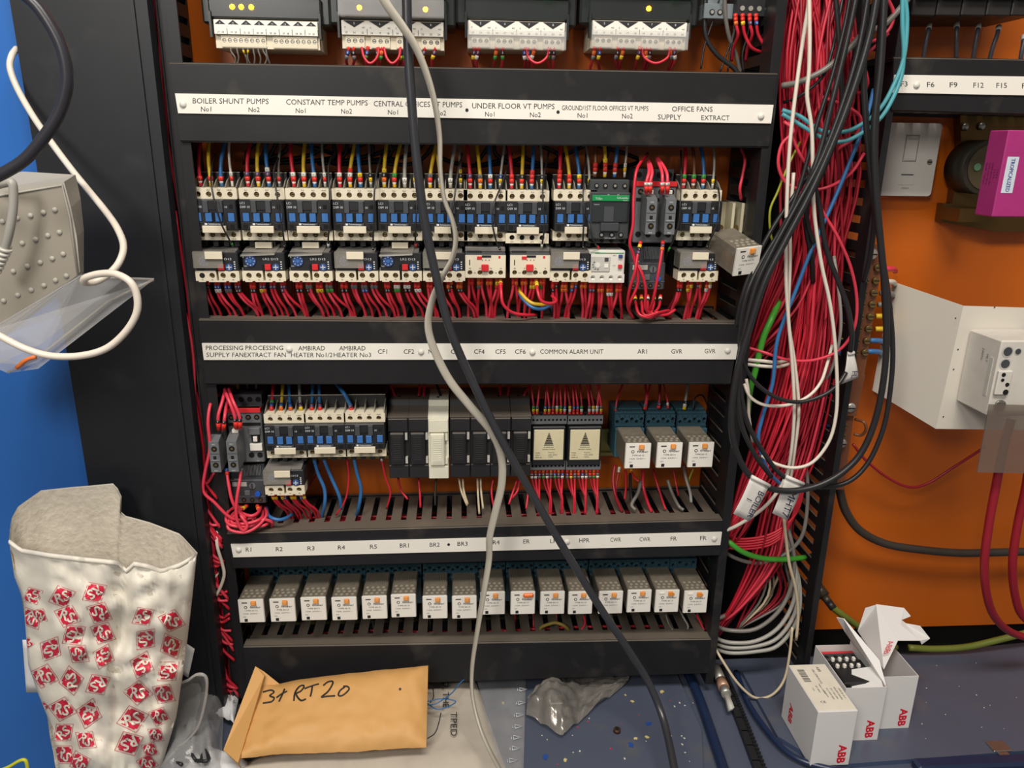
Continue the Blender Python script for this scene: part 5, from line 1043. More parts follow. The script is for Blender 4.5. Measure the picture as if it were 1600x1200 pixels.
# ================================================================== cables hanging across the whole front
cab('long thick black cable hanging diagonally across the whole front', [(635, -20, -.16), (637, 60, -.16), (641, 130, -.16), (648, 220, -.16), (657, 300, -.16), (668, 370, -.16), (686, 450, -.16), (705, 520, -.16), (740, 600, -.158), (785, 690, -.156), (830, 770, -.156), (880, 855, -.158), (935, 945, -.162), (985, 1020, -.168), (1015, 1070, -.175), (1038, 1130, -.200), (1058, 1222, -.27)], .0042, mat('black_cable_sheath', (46, 47, 52), .35, spec=.7), n=14, sub=8)
MATS['black_cable_sheath'].node_tree.nodes['Principled BSDF'].inputs['Roughness'].default_value = .32
cab('long grey-white flat twin cable twisting down across the whole front', [(588, -25, -.17), (605, 8, -.17), (628, 40, -.17), (650, 75, -.17), (668, 120, -.168), (680, 165, -.165), (687, 215, -.16), (688, 265, -.158), (694, 310, -.156), (707, 345, -.154), (712, 375, -.152), (706, 405, -.150), (690, 435, -.150), (675, 470, -.150), (669, 510, -.150), (680, 550, -.150), (703, 595, -.150), (735, 635, -.150), (768, 675, -.150), (783, 712, -.150), (784, 755, -.150), (774, 800, -.150), (765, 840, -.150), (764, 875, -.150), (756, 925, -.155), (746, 985, -.158), (738, 1040, -.16), (738, 1085, -.170), (748, 1130, -.190), (764, 1170, -.215), (792, 1222, -.27)], .0042, mat('flat_cable', (176, 170, 156), .35), n=12, sub=7, rb=.0021, twist=5.5, tw0=.6)
# ================================================================== props
from mathutils import noise as _ns
def nz(p, s=20, a=1): return _ns.fractal(Vector(p)*s, 1.0, 2.0, 3)*a
def grid(mb, fn, nu, nv, mt, thick=None, smooth=True):
    vs = [fn(i/nu, j/nv) for j in range(nv+1) for i in range(nu+1)]; k = nu+1
    fs = [(j*k+i, j*k+i+1, (j+1)*k+i+1, (j+1)*k+i) for j in range(nv) for i in range(nu)]
    if thick is None: mb.add(vs, fs, mt, smooth); return
    n = len(vs); thick = Vector(thick)
    vs2 = vs+[v+thick for v in vs]; f2 = fs+[tuple(x+n for x in f[::-1]) for f in fs]
    rim = [i for i in range(k)]+[j*k+nu for j in range(1, nv+1)]+[nv*k+i for i in range(nu-1, -1, -1)]+[j*k for j in range(nv-1, 0, -1)]
    f2 += [(rim[i], rim[(i+1) % len(rim)], rim[(i+1) % len(rim)]+n, rim[i]+n) for i in range(len(rim))]
    mb.add(vs2, f2, mt, smooth)
def pl(pts, t):     # polyline lerp in 2D/3D by x-parameter 0..1 with given stops [(t, ...)]
    for a, b in zip(pts[:-1], pts[1:]):
        if t <= b[0]+1e-9:
            f = (t-a[0])/(b[0]-a[0]) if b[0] > a[0] else 0
            return [p+(q-p)*f for p, q in zip(a[1:], b[1:])]
    return list(pts[-1][1:])
# ---- padded mailer bag
BAGW = mat('mailer_paper', (228, 222, 208), .55, var=.05, scale=30, bump=.25); LINING = mat('bubble_lining', (205, 196, 180), .35, var=.2, scale=160, bump=.8); BRED = mat('mailer_red', (206, 30, 62), .5, var=.05)
LE = [(850, 15), (900, 22), (940, 37), (985, 40), (1040, 44), (1090, 62), (1130, 78), (1200, 92), (1260, 100)]
RE = [(850, 306), (872, 306), (930, 300), (1000, 292), (1060, 284), (1120, 275), (1200, 252), (1260, 240)]
def ev(T, y):
    if y <= T[0][0]: return T[0][1]
    for a, b in zip(T[:-1], T[1:]):
        if y <= b[0]: return a[1]+(b[1]-a[1])*(y-a[0])/(b[0]-a[0])
    return T[-1][1]
RIM = [(0, 846), (.06, 860), (.2, 867), (.4, 874), (.58, 879), (.63, 893), (.66, 880), (.74, 884), (.82, 892), (.92, 882), (1, 868)]
def bagY(u, v):
    b = math.sin(math.pi*min(1, max(0, u)))**.6
    fold = -.010*math.exp(-((u-.62+.10*v)/.05)**2)
    return -.178-.042*b*(1-.35*v)+fold*(-1 if v < .5 else -.6)
def bagP(px, py, off=0):
    l, r = ev(LE, py), ev(RE, py); u = (px-l)/(r-l); v = (py-850)/400
    Y = bagY(u, v)-.004*math.exp(-((py-895-u*14)/9)**2); P = at(px, py, Y); w_ = nz((px*.012, py*.012, 3), 1.0, .010)+nz((px*.03+5, py*.022, 9), 1.0, .0045)+nz((px*.08+5, py*.06, 2), 1.0, .0012)-abs(_ns.noise(Vector((px*.018, py*.03, 4))))*.011-abs(_ns.noise(Vector((px*.045, py*.02+px*.02, 8))))*.004
    return at(px, py, Y+w_-off)
def bagF(u, v):
    t = pl(RIM, u)[0]; py = t+(1250-t)*v; l, r = ev(LE, py), ev(RE, py); return bagP(l+(r-l)*u, py)
BR = [(0, 14, 848, -.178), (.04, 17, 812, -.165), (.10, 28, 792, -.155), (.2, 62, 768, -.140), (.4, 120, 762, -.132), (.56, 178, 757, -.130), (.60, 188, 778, -.132), (.63, 187, 806, -.145), (.75, 232, 818, -.142), (.88, 280, 836, -.150), (1, 307, 866, -.178)]
def bagB(u, v):
    x, y, Y = pl(BR, u); T = at(x, y, Y); py = 1250; l, r = ev(LE, py), ev(RE, py); B = at(l+(r-l)*u, py, -.175)
    P = T.lerp(B, v); P.y += nz((u*3, v*4, 1), 1, .006)*min(1, v*8+.2); return P
t = thing('padded_mailer_bag', 'large open white padded mailer printed with red RS diamonds, standing at the lower left', 'mailer bag', at(150, 1100, Z=.0)); o = Vector(t.location)
mb = MB(); grid(mb, bagF, 48, 44, BAGW, (0, .0012, 0)); grid(mb, lambda u, v: bagB(u, v)+Vector((0, .003, 0)), 40, 24, BAGW)
# turned-over rim
def rimF(u, v):
    a = 2*math.pi*v; P = bagF(u, .002); return P+Vector((0, math.cos(a)*.0022, math.sin(a)*.0025))
grid(mb, rimF, 48, 8, BAGW)
LOG = [(133, 498, -25, .8), (252, 502, -20, 1), (385, 485, 150, 1), (128, 590, 60, .9), (158, 580, -150, .7), (275, 580, 20, 1), (405, 568, -155, 1), (300, 658, 145, 1), (420, 650, 25, 1), (205, 715, 120, 1), (320, 735, -145, .9), (422, 745, -70, .95), (180, 825, 15, 1.05), (290, 843, -100, 1.05), (398, 860, 150, 1.0), (253, 960, 12, 1.05),
       (362, 978, 105, 1.1), (258, 1055, -40, .9), (350, 1085, 35, .9), (262, 1145, 40, .95), (325, 1178, 70, .9), (583, 583, -30, .9), (700, 600, 15, 1), (593, 675, 130, .95), (697, 703, -115, 1), (578, 780, 110, 1.05), (685, 805, 140, 1), (562, 893, 5, 1.05), (668, 897, 30, .95), (540, 1000, -15, 1.15), (650, 990, 20, .85), (525, 1100, 155, 1.1), (635, 1065, 35, .7), (612, 1125, 25, .7), (600, 1180, 10, .8),
       (112, 690, 10, .5), (175, 950, 10, .45), (190, 1030, 20, .5)]
for (x, y, ang, sc) in LOG:
    cx, cy = x/2.608, 740+y/2.608; a = -math.radians(ang); ca, sa = math.cos(a), math.sin(a)
    def f(p, q, off):
        X, Yp = cx+(p*ca-q*sa)*sc, cy-(p*sa+q*ca)*sc; return bagP(min(max(X, ev(LE, Yp)+1), ev(RE, Yp)-1), Yp, off)
    def rh(s, t_, k): return ((s+t_)/2*22*k, (t_-s)/2*18.5*k)
    k = 9; vs = [f(*rh(-1+2*i/k, -1+2*j/k, .88), .0008) for j in range(k+1) for i in range(k+1)]
    cor = {(0, 0), (k-1, 0), (0, k-1), (k-1, k-1)}
    mb.add(vs, [(j*(k+1)+i, j*(k+1)+i+1, (j+1)*(k+1)+i+1, (j+1)*(k+1)+i) for j in range(k) for i in range(k) if (i, j) not in cor], BRED, True)
    per = [(-1+2*i/12, -1) for i in range(12)]+[(1, -1+2*i/12) for i in range(12)]+[(1-2*i/12, 1) for i in range(12)]+[(-1, 1-2*i/12) for i in range(12)]
    mb.add([f(*rh(p, q, 1.0), .0008) for p, q in per]+[f(*rh(p, q, 1.045), .0008) for p, q in per], [(i, (i+1) % 48, 48+(i+1) % 48, 48+i) for i in range(48)], BRED)
    gv, gf, gx0, gx1 = glyphs('RS', .025); s = 22/(gx1-gx0)
    mb.add([f((p-(gx0+gx1)/2)*s, (q-.35)*s*1.0, .0014) for p, q in gv], gf, BAGW)
mb.v = [tuple(Vector(v)-o) for v in mb.v]; mb.build('paper_shell', t)
mb = MB(); grid(mb, bagB, 40, 24, LINING); grid(mb, lambda u, v: bagF(u, v)+Vector((0, .0022, 0)), 40, 30, LINING); mb.v = [tuple(Vector(v)-o) for v in mb.v]; mb.build('bubble_lining', t)
mb = MB(); grid(mb, lambda u, v: at(282+u*22-v*10, 1000+u*14+v*45, -.150), 4, 6, mat('white_sheet', (225, 226, 228), .6), (0, .0005, 0))
tag(mb.build('paper_sheet'), 'white sheet corner poking out right of the red printed mailer', 'paper')
mb = MB(); grid(mb, lambda u, v: at(35+u*25+v*6, 1000+v*82, -.150), 4, 6, MATS['white_sheet'], (0, .0005, 0))
tag(mb.build('paper_sheet'), 'white sheet edge poking out left of the red printed mailer', 'paper')
# ---- manila envelope
MAN = mat('manila_paper', (208, 158, 94), .6, var=.06, scale=25, bump=.15)
top = [(0, 405, 1064), (.1, 436, 1069), (.2, 465, 1062), (.45, 545, 1052), (1, 669, 1040)]; bot = [(0, 368, 1186), (.25, 440, 1178), (.6, 555, 1175), (.85, 630, 1169), (1, 666, 1168)]
def env(u, v, off=0):
    a = pl(top, u); b = pl(bot, u); A = at(a[0], a[1], Y=-.116); B = at(b[0], b[1], Z=.028)
    P = A.lerp(B, v); n = Vector((0, -.55, .83)); e = min(u, 1-u, v, 1-v)
    P += n*(.012*(1-math.exp(-e*12))*1.0+nz((u*5, v*3, 2), 1, .0016)+nz((u*14, v*8, 5), 1, .0009)*(1+v*2)+off); return P
t = thing('manila_envelope', 'brown padded envelope with handwriting 3x RT 20, propped against the lowest trunking', 'envelope', at(520, 1120, Z=.02)); o = Vector(t.location)
def fin(mb, name, par, o): mb.v = [tuple(Vector(v)-o) for v in mb.v]; return mb.build(name, par)
mb = MB(); grid(mb, env, 44, 20, MAN)
grid(mb, lambda u, v: env(u, v)-Vector((0, -.55, .83))*(.018*(1-math.exp(-min(u, 1-u, v, 1-v)*12))+.0008), 30, 12, MAN)
def px2uv(px, py):
    u = .5
    for _ in range(6):
        a = pl(top, u); b = pl(bot, u); v = (py-a[1])/(b[1]-a[1]); x = a[0]+(b[0]-a[0])*v
        u = min(1, max(0, u+(px-x)/280))
    a = pl(top, u); b = pl(bot, u); v = (py-a[1])/(b[1]-a[1]); return u, v
for st in ([(412, 1085), (425, 1083), (430, 1087), (423, 1092), (430, 1096), (426, 1102), (412, 1104)], [(434, 1096), (442, 1091), (451, 1087)], [(447, 1083), (443, 1093), (438, 1103)], [(461, 1102), (463, 1090), (469, 1080), (475, 1077), (477, 1080), (472, 1087), (465, 1091), (468, 1098), (473, 1102), (480, 1100)],
           [(478, 1083), (488, 1079), (500, 1075)], [(490, 1080), (489, 1088), (487, 1096)], [(507, 1078), (514, 1072), (521, 1071), (521, 1077), (514, 1088), (504, 1097), (512, 1096), (525, 1095)], [(540, 1081), (533, 1086), (530, 1093), (534, 1095), (541, 1091), (547, 1084), (544, 1080), (538, 1080)]):
    mb.tube([env(*px2uv(x, y), .0009) for x, y in st], .0009, INK, 6, 4)
mb.cyl(env(*px2uv(626, 1084), .001), (0, -.0003, .0004), .0014, INK, 10)
fin(mb, 'padded_body', t, o)
mb = MB(); fl = [at(399, 1041, Y=-.112), at(413, 1056, Y=-.122), at(372, 1192, Z=.030), at(376, 1200, Z=.022), at(349, 1172, Z=.026)]
mb.prism([fl[0], fl[1], fl[2], fl[4]], Vector((0, .004, -.004)), MAN); mb.prism([fl[4], fl[2], fl[3]], Vector((0, .003, -.003)), MAN)
mb.prism([at(399, 1041, Y=-.113), at(412, 1049, Y=-.113), at(437, 1069, Y=-.118), at(412, 1072, Y=-.124)], Vector((0, .003, -.003)), MAN)
fin(mb, 'folded_flap', t, o)
for k, pts in enumerate(([(667, 1102, .03), (680, 1100, .032), (694, 1092, .034), (707, 1082, .032), (718, 1068, .03), (732, 1056, .03)], [(668, 1099, .028), (682, 1108, .028), (698, 1105, .028), (712, 1096, .026), (690, 1092, .030), (668, 1096, .03)])):
    wire('loose_wire', ('thin blue wire rising from the end of the brown envelope', 'thin blue wire coiled at the end of the brown envelope')[k], 'wire', [at(x, y, Z=z) for x, y, z in pts], .0007, 'blue')
for k, pts in enumerate(([(668, 1072), (676, 1076), (677, 1090), (672, 1098)], [(668, 1154), (680, 1145), (686, 1128), (689, 1114)])):
    wire('loose_wire', ('upper thin black wire curling out of the brown envelope', 'lower thin black wire curling out of the brown envelope')[k], 'wire', [at(x, y, Z=.026) for x, y in pts], .0006, 'black')
# ---- poly bags
POLY = mat('poly_bag_film', (210, 200, 185), .18, alpha=.72, var=.15, scale=40, bump=.5); POLYC = mat('clear_film', (200, 200, 200), .1, alpha=.22, bump=.5)
def sheet(name, label, cat, tl, tr, br, bl, z, mt, h=.006, par=None, nu=24, nv=16, seed=0, extra=None):
    def f(u, v):
        a = Vector(tl).lerp(Vector(tr), u); b = Vector(bl).lerp(Vector(br), u); p = a.lerp(b, v); P = at(p.x, p.y, Z=z); e = min(u, 1-u, v, 1-v)
        P.z += h*(1-math.exp(-e*9))+nz((u*4+seed, v*4, seed), 1, h*.35)+abs(nz((u*9+seed, v*7, seed), 1, h*.2)); P.z = max(P.z, .0008); return P
    mb = MB(); grid(mb, f, nu, nv, mt, (0, 0, -.0006))
    if extra: extra(mb, f)
    return tag(mb.build(name), label, cat)
def polytext(mb, f):
    for s, x0, y0, y1, w_ in (('O, THE,', 690, 1064, 1108, 10), ('TPED', 702, 1112, 1150, 11)):
        gv, gf, a, b = glyphs(s)
        mb.add([(lambda P: P)(at(x0+10-(0)+(-w_*.0)+q*w_*1.35-8, y0+(p-a)/(b-a)*(y1-y0), Z=.0138)) for p, q in gv], gf, INK)
sheet('poly_bag', 'pale poly bag with black printed letters under the brown envelope', 'plastic bag', (600, 1070), (742, 1062), (795, 1215), (350, 1215), .003, POLY, .008, seed=2, extra=polytext)
def arrows(mb, f):
    for i, (x, y) in enumerate(((817, 1077), (815, 1098), (812, 1117), (810, 1135), (808, 1152), (806, 1169), (802, 1188))):
        c = at(x, y, Z=.0075); q = [c+Vector((-.004, -.003, 0)), c+Vector((.005, 0, 0)), c+Vector((-.004, .003, 0))]
        mb.tube(q+[q[0]], .0004, WINK, 5, 1); mb.tube([c+Vector((-.0065, -.0025, 0)), c+Vector((-.0065, .0025, 0))], .0004, WINK, 5, 1)
sheet('zip_bag', 'clear zip bag with a column of white triangle marks beside the white cable', 'plastic bag', (745, 1060), (822, 1058), (818, 1215), (770, 1215), .002, POLYC, .004, seed=5, extra=arrows)
ASB = mat('antistatic_film', (150, 145, 138), .2, .3, alpha=.7, var=.3, scale=30, bump=.9)
def asb(u, v):
    # fan shaped: gathered at left, spreading right
    L_ = Vector((822, 1110)).lerp(Vector((848, 1135)), v); T = [(0, 826, 1090), (.3, 866, 1060), (.6, 915, 1058), (1, 984, 1062)]; B = [(0, 822, 1120), (.35, 878, 1155), (.6, 905, 1130), (1, 978, 1070)]
    a = pl(T, u); b = pl(B, u); x = a[0]+(b[0]-a[0])*v; y = a[1]+(b[1]-a[1])*v
    P = at(x, y, Z=.003); e = min(u+.05, (1-u), v, 1-v); P.z += .026*math.exp(-((u-.25)/.22)**2)*math.sin(math.pi*v)+.003+nz((u*6, v*7, 4), 1, .004)+abs(_ns.noise(Vector((u*7, v*6, 1))))*.010-abs(_ns.noise(Vector((u*13, v*11, 7))))*.005*min(1, e*8)
    P.z = max(.001, P.z); return P
mb = MB(); grid(mb, asb, 36, 24, ASB, None, True); t = tag(mb.build('antistatic_bag'), 'crumpled grey antistatic bag lying on the blue tray below the bottom relays', 'plastic bag')
mb = MB(); c = at(868, 1108, Z=.004); mb.box(c.x-.014, c.x+.014, c.y-.012, c.y+.012, .002, .016, GREYP, .002); mb.box(c.x-.008, c.x+.008, c.y-.008, c.y+.008, .016, .019, ZINC, .001)
tag(mb.build('bagged_component'), 'small grey component inside the crumpled antistatic bag', 'component')
# ---- items behind the mailer
TUBC = mat('clear_tub', (200, 196, 192), .15, alpha=.45)
c0 = at(300, 1130, Z=.03)
t = thing('plastic_tub', 'clear plastic tub tipped on its side, right behind the printed mailer', 'plastic tub', c0)
RO = [(238, 1070), (285, 1068), (306, 1056), (318, 1057), (322, 1068), (319, 1097), (307, 1138), (280, 1166), (249, 1194), (225, 1200)]
n = len(RO); cx, cy = 275, 1125
def ring(k, Y): return [at(cx+(x-cx)*k, cy+(y-cy)*k, Y)-c0 for x, y in RO]
mb = MB(); rs = [ring(1.03, -.176), ring(1.0, -.178), ring(.97, -.174), ring(.84, -.146)]
for a, b in zip(rs[:-1], rs[1:]): mb.add(a+b, [(i, (i+1) % n, n+(i+1) % n, n+i) for i in range(n)], TUBC)
mb.add(rs[-1], [tuple(range(n))], TUBC); mb.tube(rs[0]+[rs[0][0]], .0016, TUBC, 8, 3); mb.build('shell', t)
sheet('clear_bag', 'clear bag holding black cable ties between the tub and the brown envelope', 'plastic bag', (300, 1095), (352, 1075), (345, 1215), (245, 1215), .004, POLYC, .03, seed=8)
mb = MB(); random.seed(3)
for k in range(9):
    P = [at(275+rnd(-5, 55), 1150+rnd(-25, 45), Z=.012+rnd(0, .012)) for _ in range(4)]; mb.tube(P, .0018, BLK2, 6, 4)
tag(mb.build('cable_tie_bundle'), 'tangle of black cable ties inside the clear bag, lower left', 'cable ties')
def ptxt(mb, f):
    for i, s in enumerate(('Pos', 'for', 'kg')): mb.text(s, at(357+i*7, 1092+i*6, Z=.017), .006, INK, u=Vector((.6, -.8, 0)), v=Vector((.7, .6, 0)))
sheet('paper_note', 'white printed paper crumpled between the left trunking and the brown envelope', 'paper', (345, 1062), (378, 1068), (365, 1130), (330, 1110), .006, MATS['white_sheet'], .008, seed=11, extra=ptxt)
sheet('printed_label', 'grey and white printed label under the corner of the brown envelope', 'paper', (310, 1160), (375, 1182), (420, 1215), (280, 1215), .004, MATS['white_sheet'], .003, seed=13)
pw('hook', 'yellow-green plastic hook at the bottom left corner', 'hook', [(-5, 1206, -.20), (14, 1198, -.20), (32, 1188, -.20), (41, 1190, -.20), (44, 1212, -.20)], .0018, mat('lime_plastic', (200, 200, 50), .4))
# ---- specks and small finds on the tray
mb = MB(); mb.cyl((0, 0, 0), (0, 0, .004), .0045, mat('bronze', (95, 70, 55), .4, .6), 8, .004); mb.cyl((0, 0, .004), (0, 0, .0008), .0022, DARK, 8); p = at(964, 1143, Z=.0005)
tag(mb.build('hex_nut', None, p), 'small dark bronze nut lying among the chips on the blue tray', 'nut')
CH_ = [mat('chip_white', (215, 210, 195), .6), mat('chip_yellow', (205, 190, 130), .6), mat('chip_blue', (35, 75, 150), .5), mat('chip_pink', (190, 60, 80), .6)]
cps = [None]*4
spots = [(988, 1096, 1, 2.0), (1011, 1152, 1, 2.2), (993, 1154, 1, 2), (883, 1188, 1, 2.2), (786, 1099, 1, 1.8), (1014, 1131, 2, 3.2), (986, 1164, 2, 3.2), (852, 1183, 2, 3.4), (1034, 1081, 1, 2.6)]
for k in range(34): spots.append((rnd(840, 1090), rnd(1085, 1198), random.choice([0, 0, 0, 1, 3]), rnd(.5, 1.2)))
for k in range(14): spots.append((rnd(1440, 1590), rnd(1030, 1170), 0, rnd(.4, .8)))
for x, y, c, s in spots:
    P = at(x, y, Z=.0003); P.z = .0003
    if cps[c] is None:
        mb = MB(); mb.prism([(-.0012, -.0006, 0), (.0008, -.0009, 0), (.0013, .0004, 0), (0, .0009, 0), (-.0010, .0004, 0)], (0, 0, .0005), CH_[c]); cps[c] = tag(mb.build('debris_chip'), 'tiny %s chip of debris on the blue tray' % ('white', 'cream yellow', 'blue', 'pink')[c], 'debris', 'debris chips on the blue tray'); q = cps[c]
    else: q = cps[c].copy(); COL.objects.link(q)
    q.location = P; q.scale = (s, s, s if s < 2 else 1); q.rotation_euler = (0, 0, rnd(0, 6))
p = at(1118, 1048, Z=.004); q = at(1142, 1112, Z=.004); d = (q-p)
t = thing('cable_connector', 'small metal and copper cable connector lying in the tray groove', 'connector', p)
mb = MB(); mb.cyl(Vector((0, 0, .006)), d*.35, .0055, ZINC, 14, .0065); mb.cyl(d*.35+Vector((0, 0, .006)), d*.2, .0068, mat('copper_tape', (190, 150, 125), .4, .4), 14); mb.cyl(d*.55+Vector((0, 0, .006)), d*.15, .0060, ZINC, 14); mb.build('barrel', t)
mb = MB(); e = d*.7+Vector((0, 0, .003)); f_ = d*1.0+Vector((0, 0, .003)); mb.tube([e, f_], .005, LGREY, 4, 1, .002); mb.build('lug', t)
t = tag(MB().box(0, .022, 0, .016, 0, .002, STEEL, .0006).box(.004, .016, -.016, 0, -.002, .001, STEEL, .0006).build('spring_clip', None, at(1553, 1176, Z=0)), 'bent steel clip on the front edge of the right tray', 'clip')
# ---- component boxes
CARD = mat('white_card', (222, 220, 218), .5, var=.02); CARDI = mat('card_inside', (196, 188, 176), .7); ABR = mat('box_red', (215, 20, 45), .5, var=0)
def abb(mb, o_, u, v, s): mb.text('ABB', o_, s, ABR, u=u, v=v, wid=s*2.0, bold=.035); 
H1 = .079
def cbox(label, x0, x1, y0, y1, h, closed):
    t = thing('component_box', label, 'cardboard box', ((x0+x1)/2, (y0+y1)/2, 0), 'white component boxes on the right tray'); hx = (x1-x0)/2; hy = (y1-y0)/2
    mb = MB(); e = .0008
    if closed: mb.box(-hx, hx, -hy, hy, .0003, h, CARD, .0006)
    else:
        for a, b, c, d_ in ((-hx, -hx+e, -hy, hy), (hx-e, hx, -hy, hy), (-hx+e, hx-e, -hy, -hy+e), (-hx+e, hx-e, hy-e, hy)): mb.box(a, b, c, d_, .0003, h, CARD)
        mb.box(-hx+e, hx-e, -hy+e, hy-e, .0003, .0015, CARDI)
    abb(mb, (hx*.35, -hy-.0003, .016), (0, 0, -1), (1, 0, 0), .0125)
    return t, mb, hx, hy, h
b1 = at(1265, 1198, Z=0); b1r = at(1324, 1197, Z=0); by1 = at(1222, 1119, Z=0).y; h1 = at(1278.4, 1112.6, Y=b1.y).z
t, mb, hx, hy, h = cbox('closed white box with a printed label on top, nearest of the three boxes', b1.x, b1r.x+.002, b1.y, by1, h1, True)
abb(mb, (-hx-.0003, -hy*.0+.022, .022), (0, 0, -1), (0, -1, 0), .0125); mb.build('carton', t)
mb = MB(); g = h+.0003; mb.box(-hx+.001, hx-.001, -hy+.002, hy-.001, h, g, mat('box_label', (228, 222, 206), .5))
Z_ = g+.0002; U = Vector((0, -1, 0)); V = Vector((1, 0, 0))
mb.text('ABB', (hx*.35, hy-.010, Z_), .0050, INK, u=U, v=V); mb.text('1SBL137001R1310', (hx*.05, hy-.022, Z_), .0034, INK, u=U, v=V)
for i in range(5): mb.text(('AF09-30-10-13', '100-250V 50/60Hz', 'AC-1 25A 690V', 'AC-3 4kW 400V', 'Contactor')[i], (hx*.75-i*.0045, -.012, Z_), .0028, INK, u=U, v=V)
for i in range(14): mb.box(-hx+.006, -hx+.014, hy-.010-i*.0016, hy-.0100-i*.0016+(.0008 if i % 3 else .0004), g, Z_, INK)
for i in range(3): mb.text(('Made in Sweden', 'IEC 60947', '1 pce')[i], (-hx*.1-i*.005, -.004, Z_), .0026, INK, u=U, v=V)
mb.text('CE', (-hx*.45, -hy+.013, Z_), .0050, INK, u=V, v=-U)
mb.build('printed_label', t)
b2 = at(1331, 1162.5, Z=0); b2r = at(1370.3, 1156, Z=0)
t, mb, hx, hy, h = cbox('open white box with a dark contactor inside, middle of the three boxes', b1r.x+.006, b2r.x, b2r.y, b2r.y+.078, h1, False); o2 = Vector(t.location)
mb.build('carton', t)
def flap(name, pts, th=(0, .0006, .0005), m_=None, tx=None):
    mb = MB(); mb.prism([Vector(p)-o2 for p in pts], th, m_ or CARD)
    if tx: tx(mb)
    return mb.build(name, t)
TY = o2.y
flap('front_flap', [at(1331, 1047, Y=o2.y-hy+.03), at(1370, 1041, Y=o2.y-hy+.03), at(1381, 1076, Y=o2.y-hy), at(1331, 1086, Y=o2.y-hy)])
flap('lid_flap', [o2+Vector((hx, -hy+.004, h)), o2+Vector((hx, hy, h)), at(1321, 989, Y=o2.y+hy*.9), at(1307, 965, Y=o2.y+hy*.8), at(1318, 967, Y=o2.y+hy*.7), at(1373, 1032, Y=o2.y-hy*.4)], (.0008, 0, .0004))
# contactor in box
t = thing('boxed_contactor', 'new dark contactor with a red stripe lying inside the middle open box', 'contactor', (o2.x, o2.y, 0))
mb = MB(); mb.box(-hx+.002, hx-.002, -hy+.003, hy-.003, .004, h-.010, CH, .002); mb.box(-hx+.002, hx-.002, hy-.009, hy-.004, h-.010, h-.006, REDB, .0005)
mb.box(-hx+.003, hx-.003, hy-.022, hy-.009, h-.010, h-.005, CH, .001); mb.box(-hx+.004, hx-.004, -hy+.010, hy-.026, h-.010, h-.001, BLK2, .0015)
for i in range(4): mb.cyl((-hx+.007+i*(hx-.007)*2/3, hy-.016, h-.005), (0, 0, .0004), .0026, DARK, 12)
for r in range(2):
    for i in range(4): mb.box(-hx+.006+i*.0085, -hx+.0095+i*.0085, -.004+r*.012, .000+r*.012, h-.001, h+.0035, STRIPW, .0005)
mb.build('body', t)
b3 = at(1374, 1143, Z=0); b3r = at(1419.4, 1137.5, Z=0)
t, mb, hx, hy, h = cbox('empty white box with its lid torn open upward, farthest of the three boxes', b2r.x+.004, b3r.x, b3r.y, b3r.y+.075, h1, False); o2 = Vector(t.location)
abb(mb, (hx*.35, -hy-.0004, .070), (0, 0, -1), (1, 0, 0), .0125) if 0 else None
mb.build('carton', t)
yl = o2.y-hy; yb = o2.y+hy
def ltx(mb): 
    a = at(1393, 998, Y=yl+.0275)-o2; b = at(1383, 1024, Y=yl+.012)-o2; u = (b-a).normalized(); mb.text('ABB', (a+b)/2+Vector((-.004, -.0015, 0)), .0105, ABR, u=u, v=Vector((.8, -.1, .35)).normalized())
flap('lid_panel', [at(1381, 1046, Y=yl+.002), at(1340, 986, Y=yb), at(1352, 950, Y=yb+.0), at(1369, 945, Y=yb-.004), at(1403, 1001, Y=yl+.03)], (.0006, .0006, 0), None, ltx)
flap('tuck_flap', [at(1369, 945, Y=yb-.004), at(1413, 951, Y=yb-.01), at(1423, 963, Y=yb-.015), at(1408, 969, Y=yb-.016), at(1416, 975, Y=yl+.05), at(1438, 979, Y=yl+.04), at(1453, 998, Y=yl+.03), at(1440, 1007, Y=yl+.028), at(1438, 1001, Y=yl+.028), at(1403, 1001, Y=yl+.03)], (0, .0006, .0006), CARD)
# ---- paper tags
def ptag(label, q, txts, Y, curl=0):
    t = thing('cable_tag', label, 'paper tag', at(*q[0], Y)); o_ = Vector(t.location)
    A, B, C_, D_ = [at(x, y, Y)-o_ for x, y in q]
    mb = MB(); PT = mat('tag_paper', (214, 210, 204), .5)
    grid(mb, lambda u, v: A.lerp(B, u).lerp(D_.lerp(C_, u), v)+Vector((0, -.002*math.sin(v*3), 0)), 4, 6, PT, (0, .0004, 0)); mb.tube([A+Vector((0, -.0008, 0)), B+Vector((0, -.0008, 0))], .0022, PT, 8, 1)
    dn = (D_-A).normalized(); ac = (B-A).normalized()
    for s, fu, fv, sz in txts:
        p = A.lerp(B, fu).lerp(D_.lerp(C_, fu), fv)+Vector((0, -.0035, 0)); mb.text(s, p, sz, mat('marker_ink', (20, 22, 60), .6), u=dn, v=ac)
    mb.build('paper', t); return t
ptag('left of the two paper tags on the black loop, handwritten BOILER 1', [(1173.5, 744), (1202, 759), (1170.5, 814.5), (1145.6, 802.5)], [('BOILER', .62, .55, .0100), ('1', .22, .5, .0095)], -.156)
ptag('right of the two paper tags on the black loop, handwritten MHT7', [(1227.5, 744), (1255, 756), (1229.6, 813), (1206.5, 801.6)], [('MHT7', .45, .6, .0120)], -.1435)
ptag('small crumpled paper tag marked FL by the brown terminal bar', [(1324, 552), (1334, 551), (1341, 590), (1315, 600)], [('FL', .5, .75, .0085)], -.118)
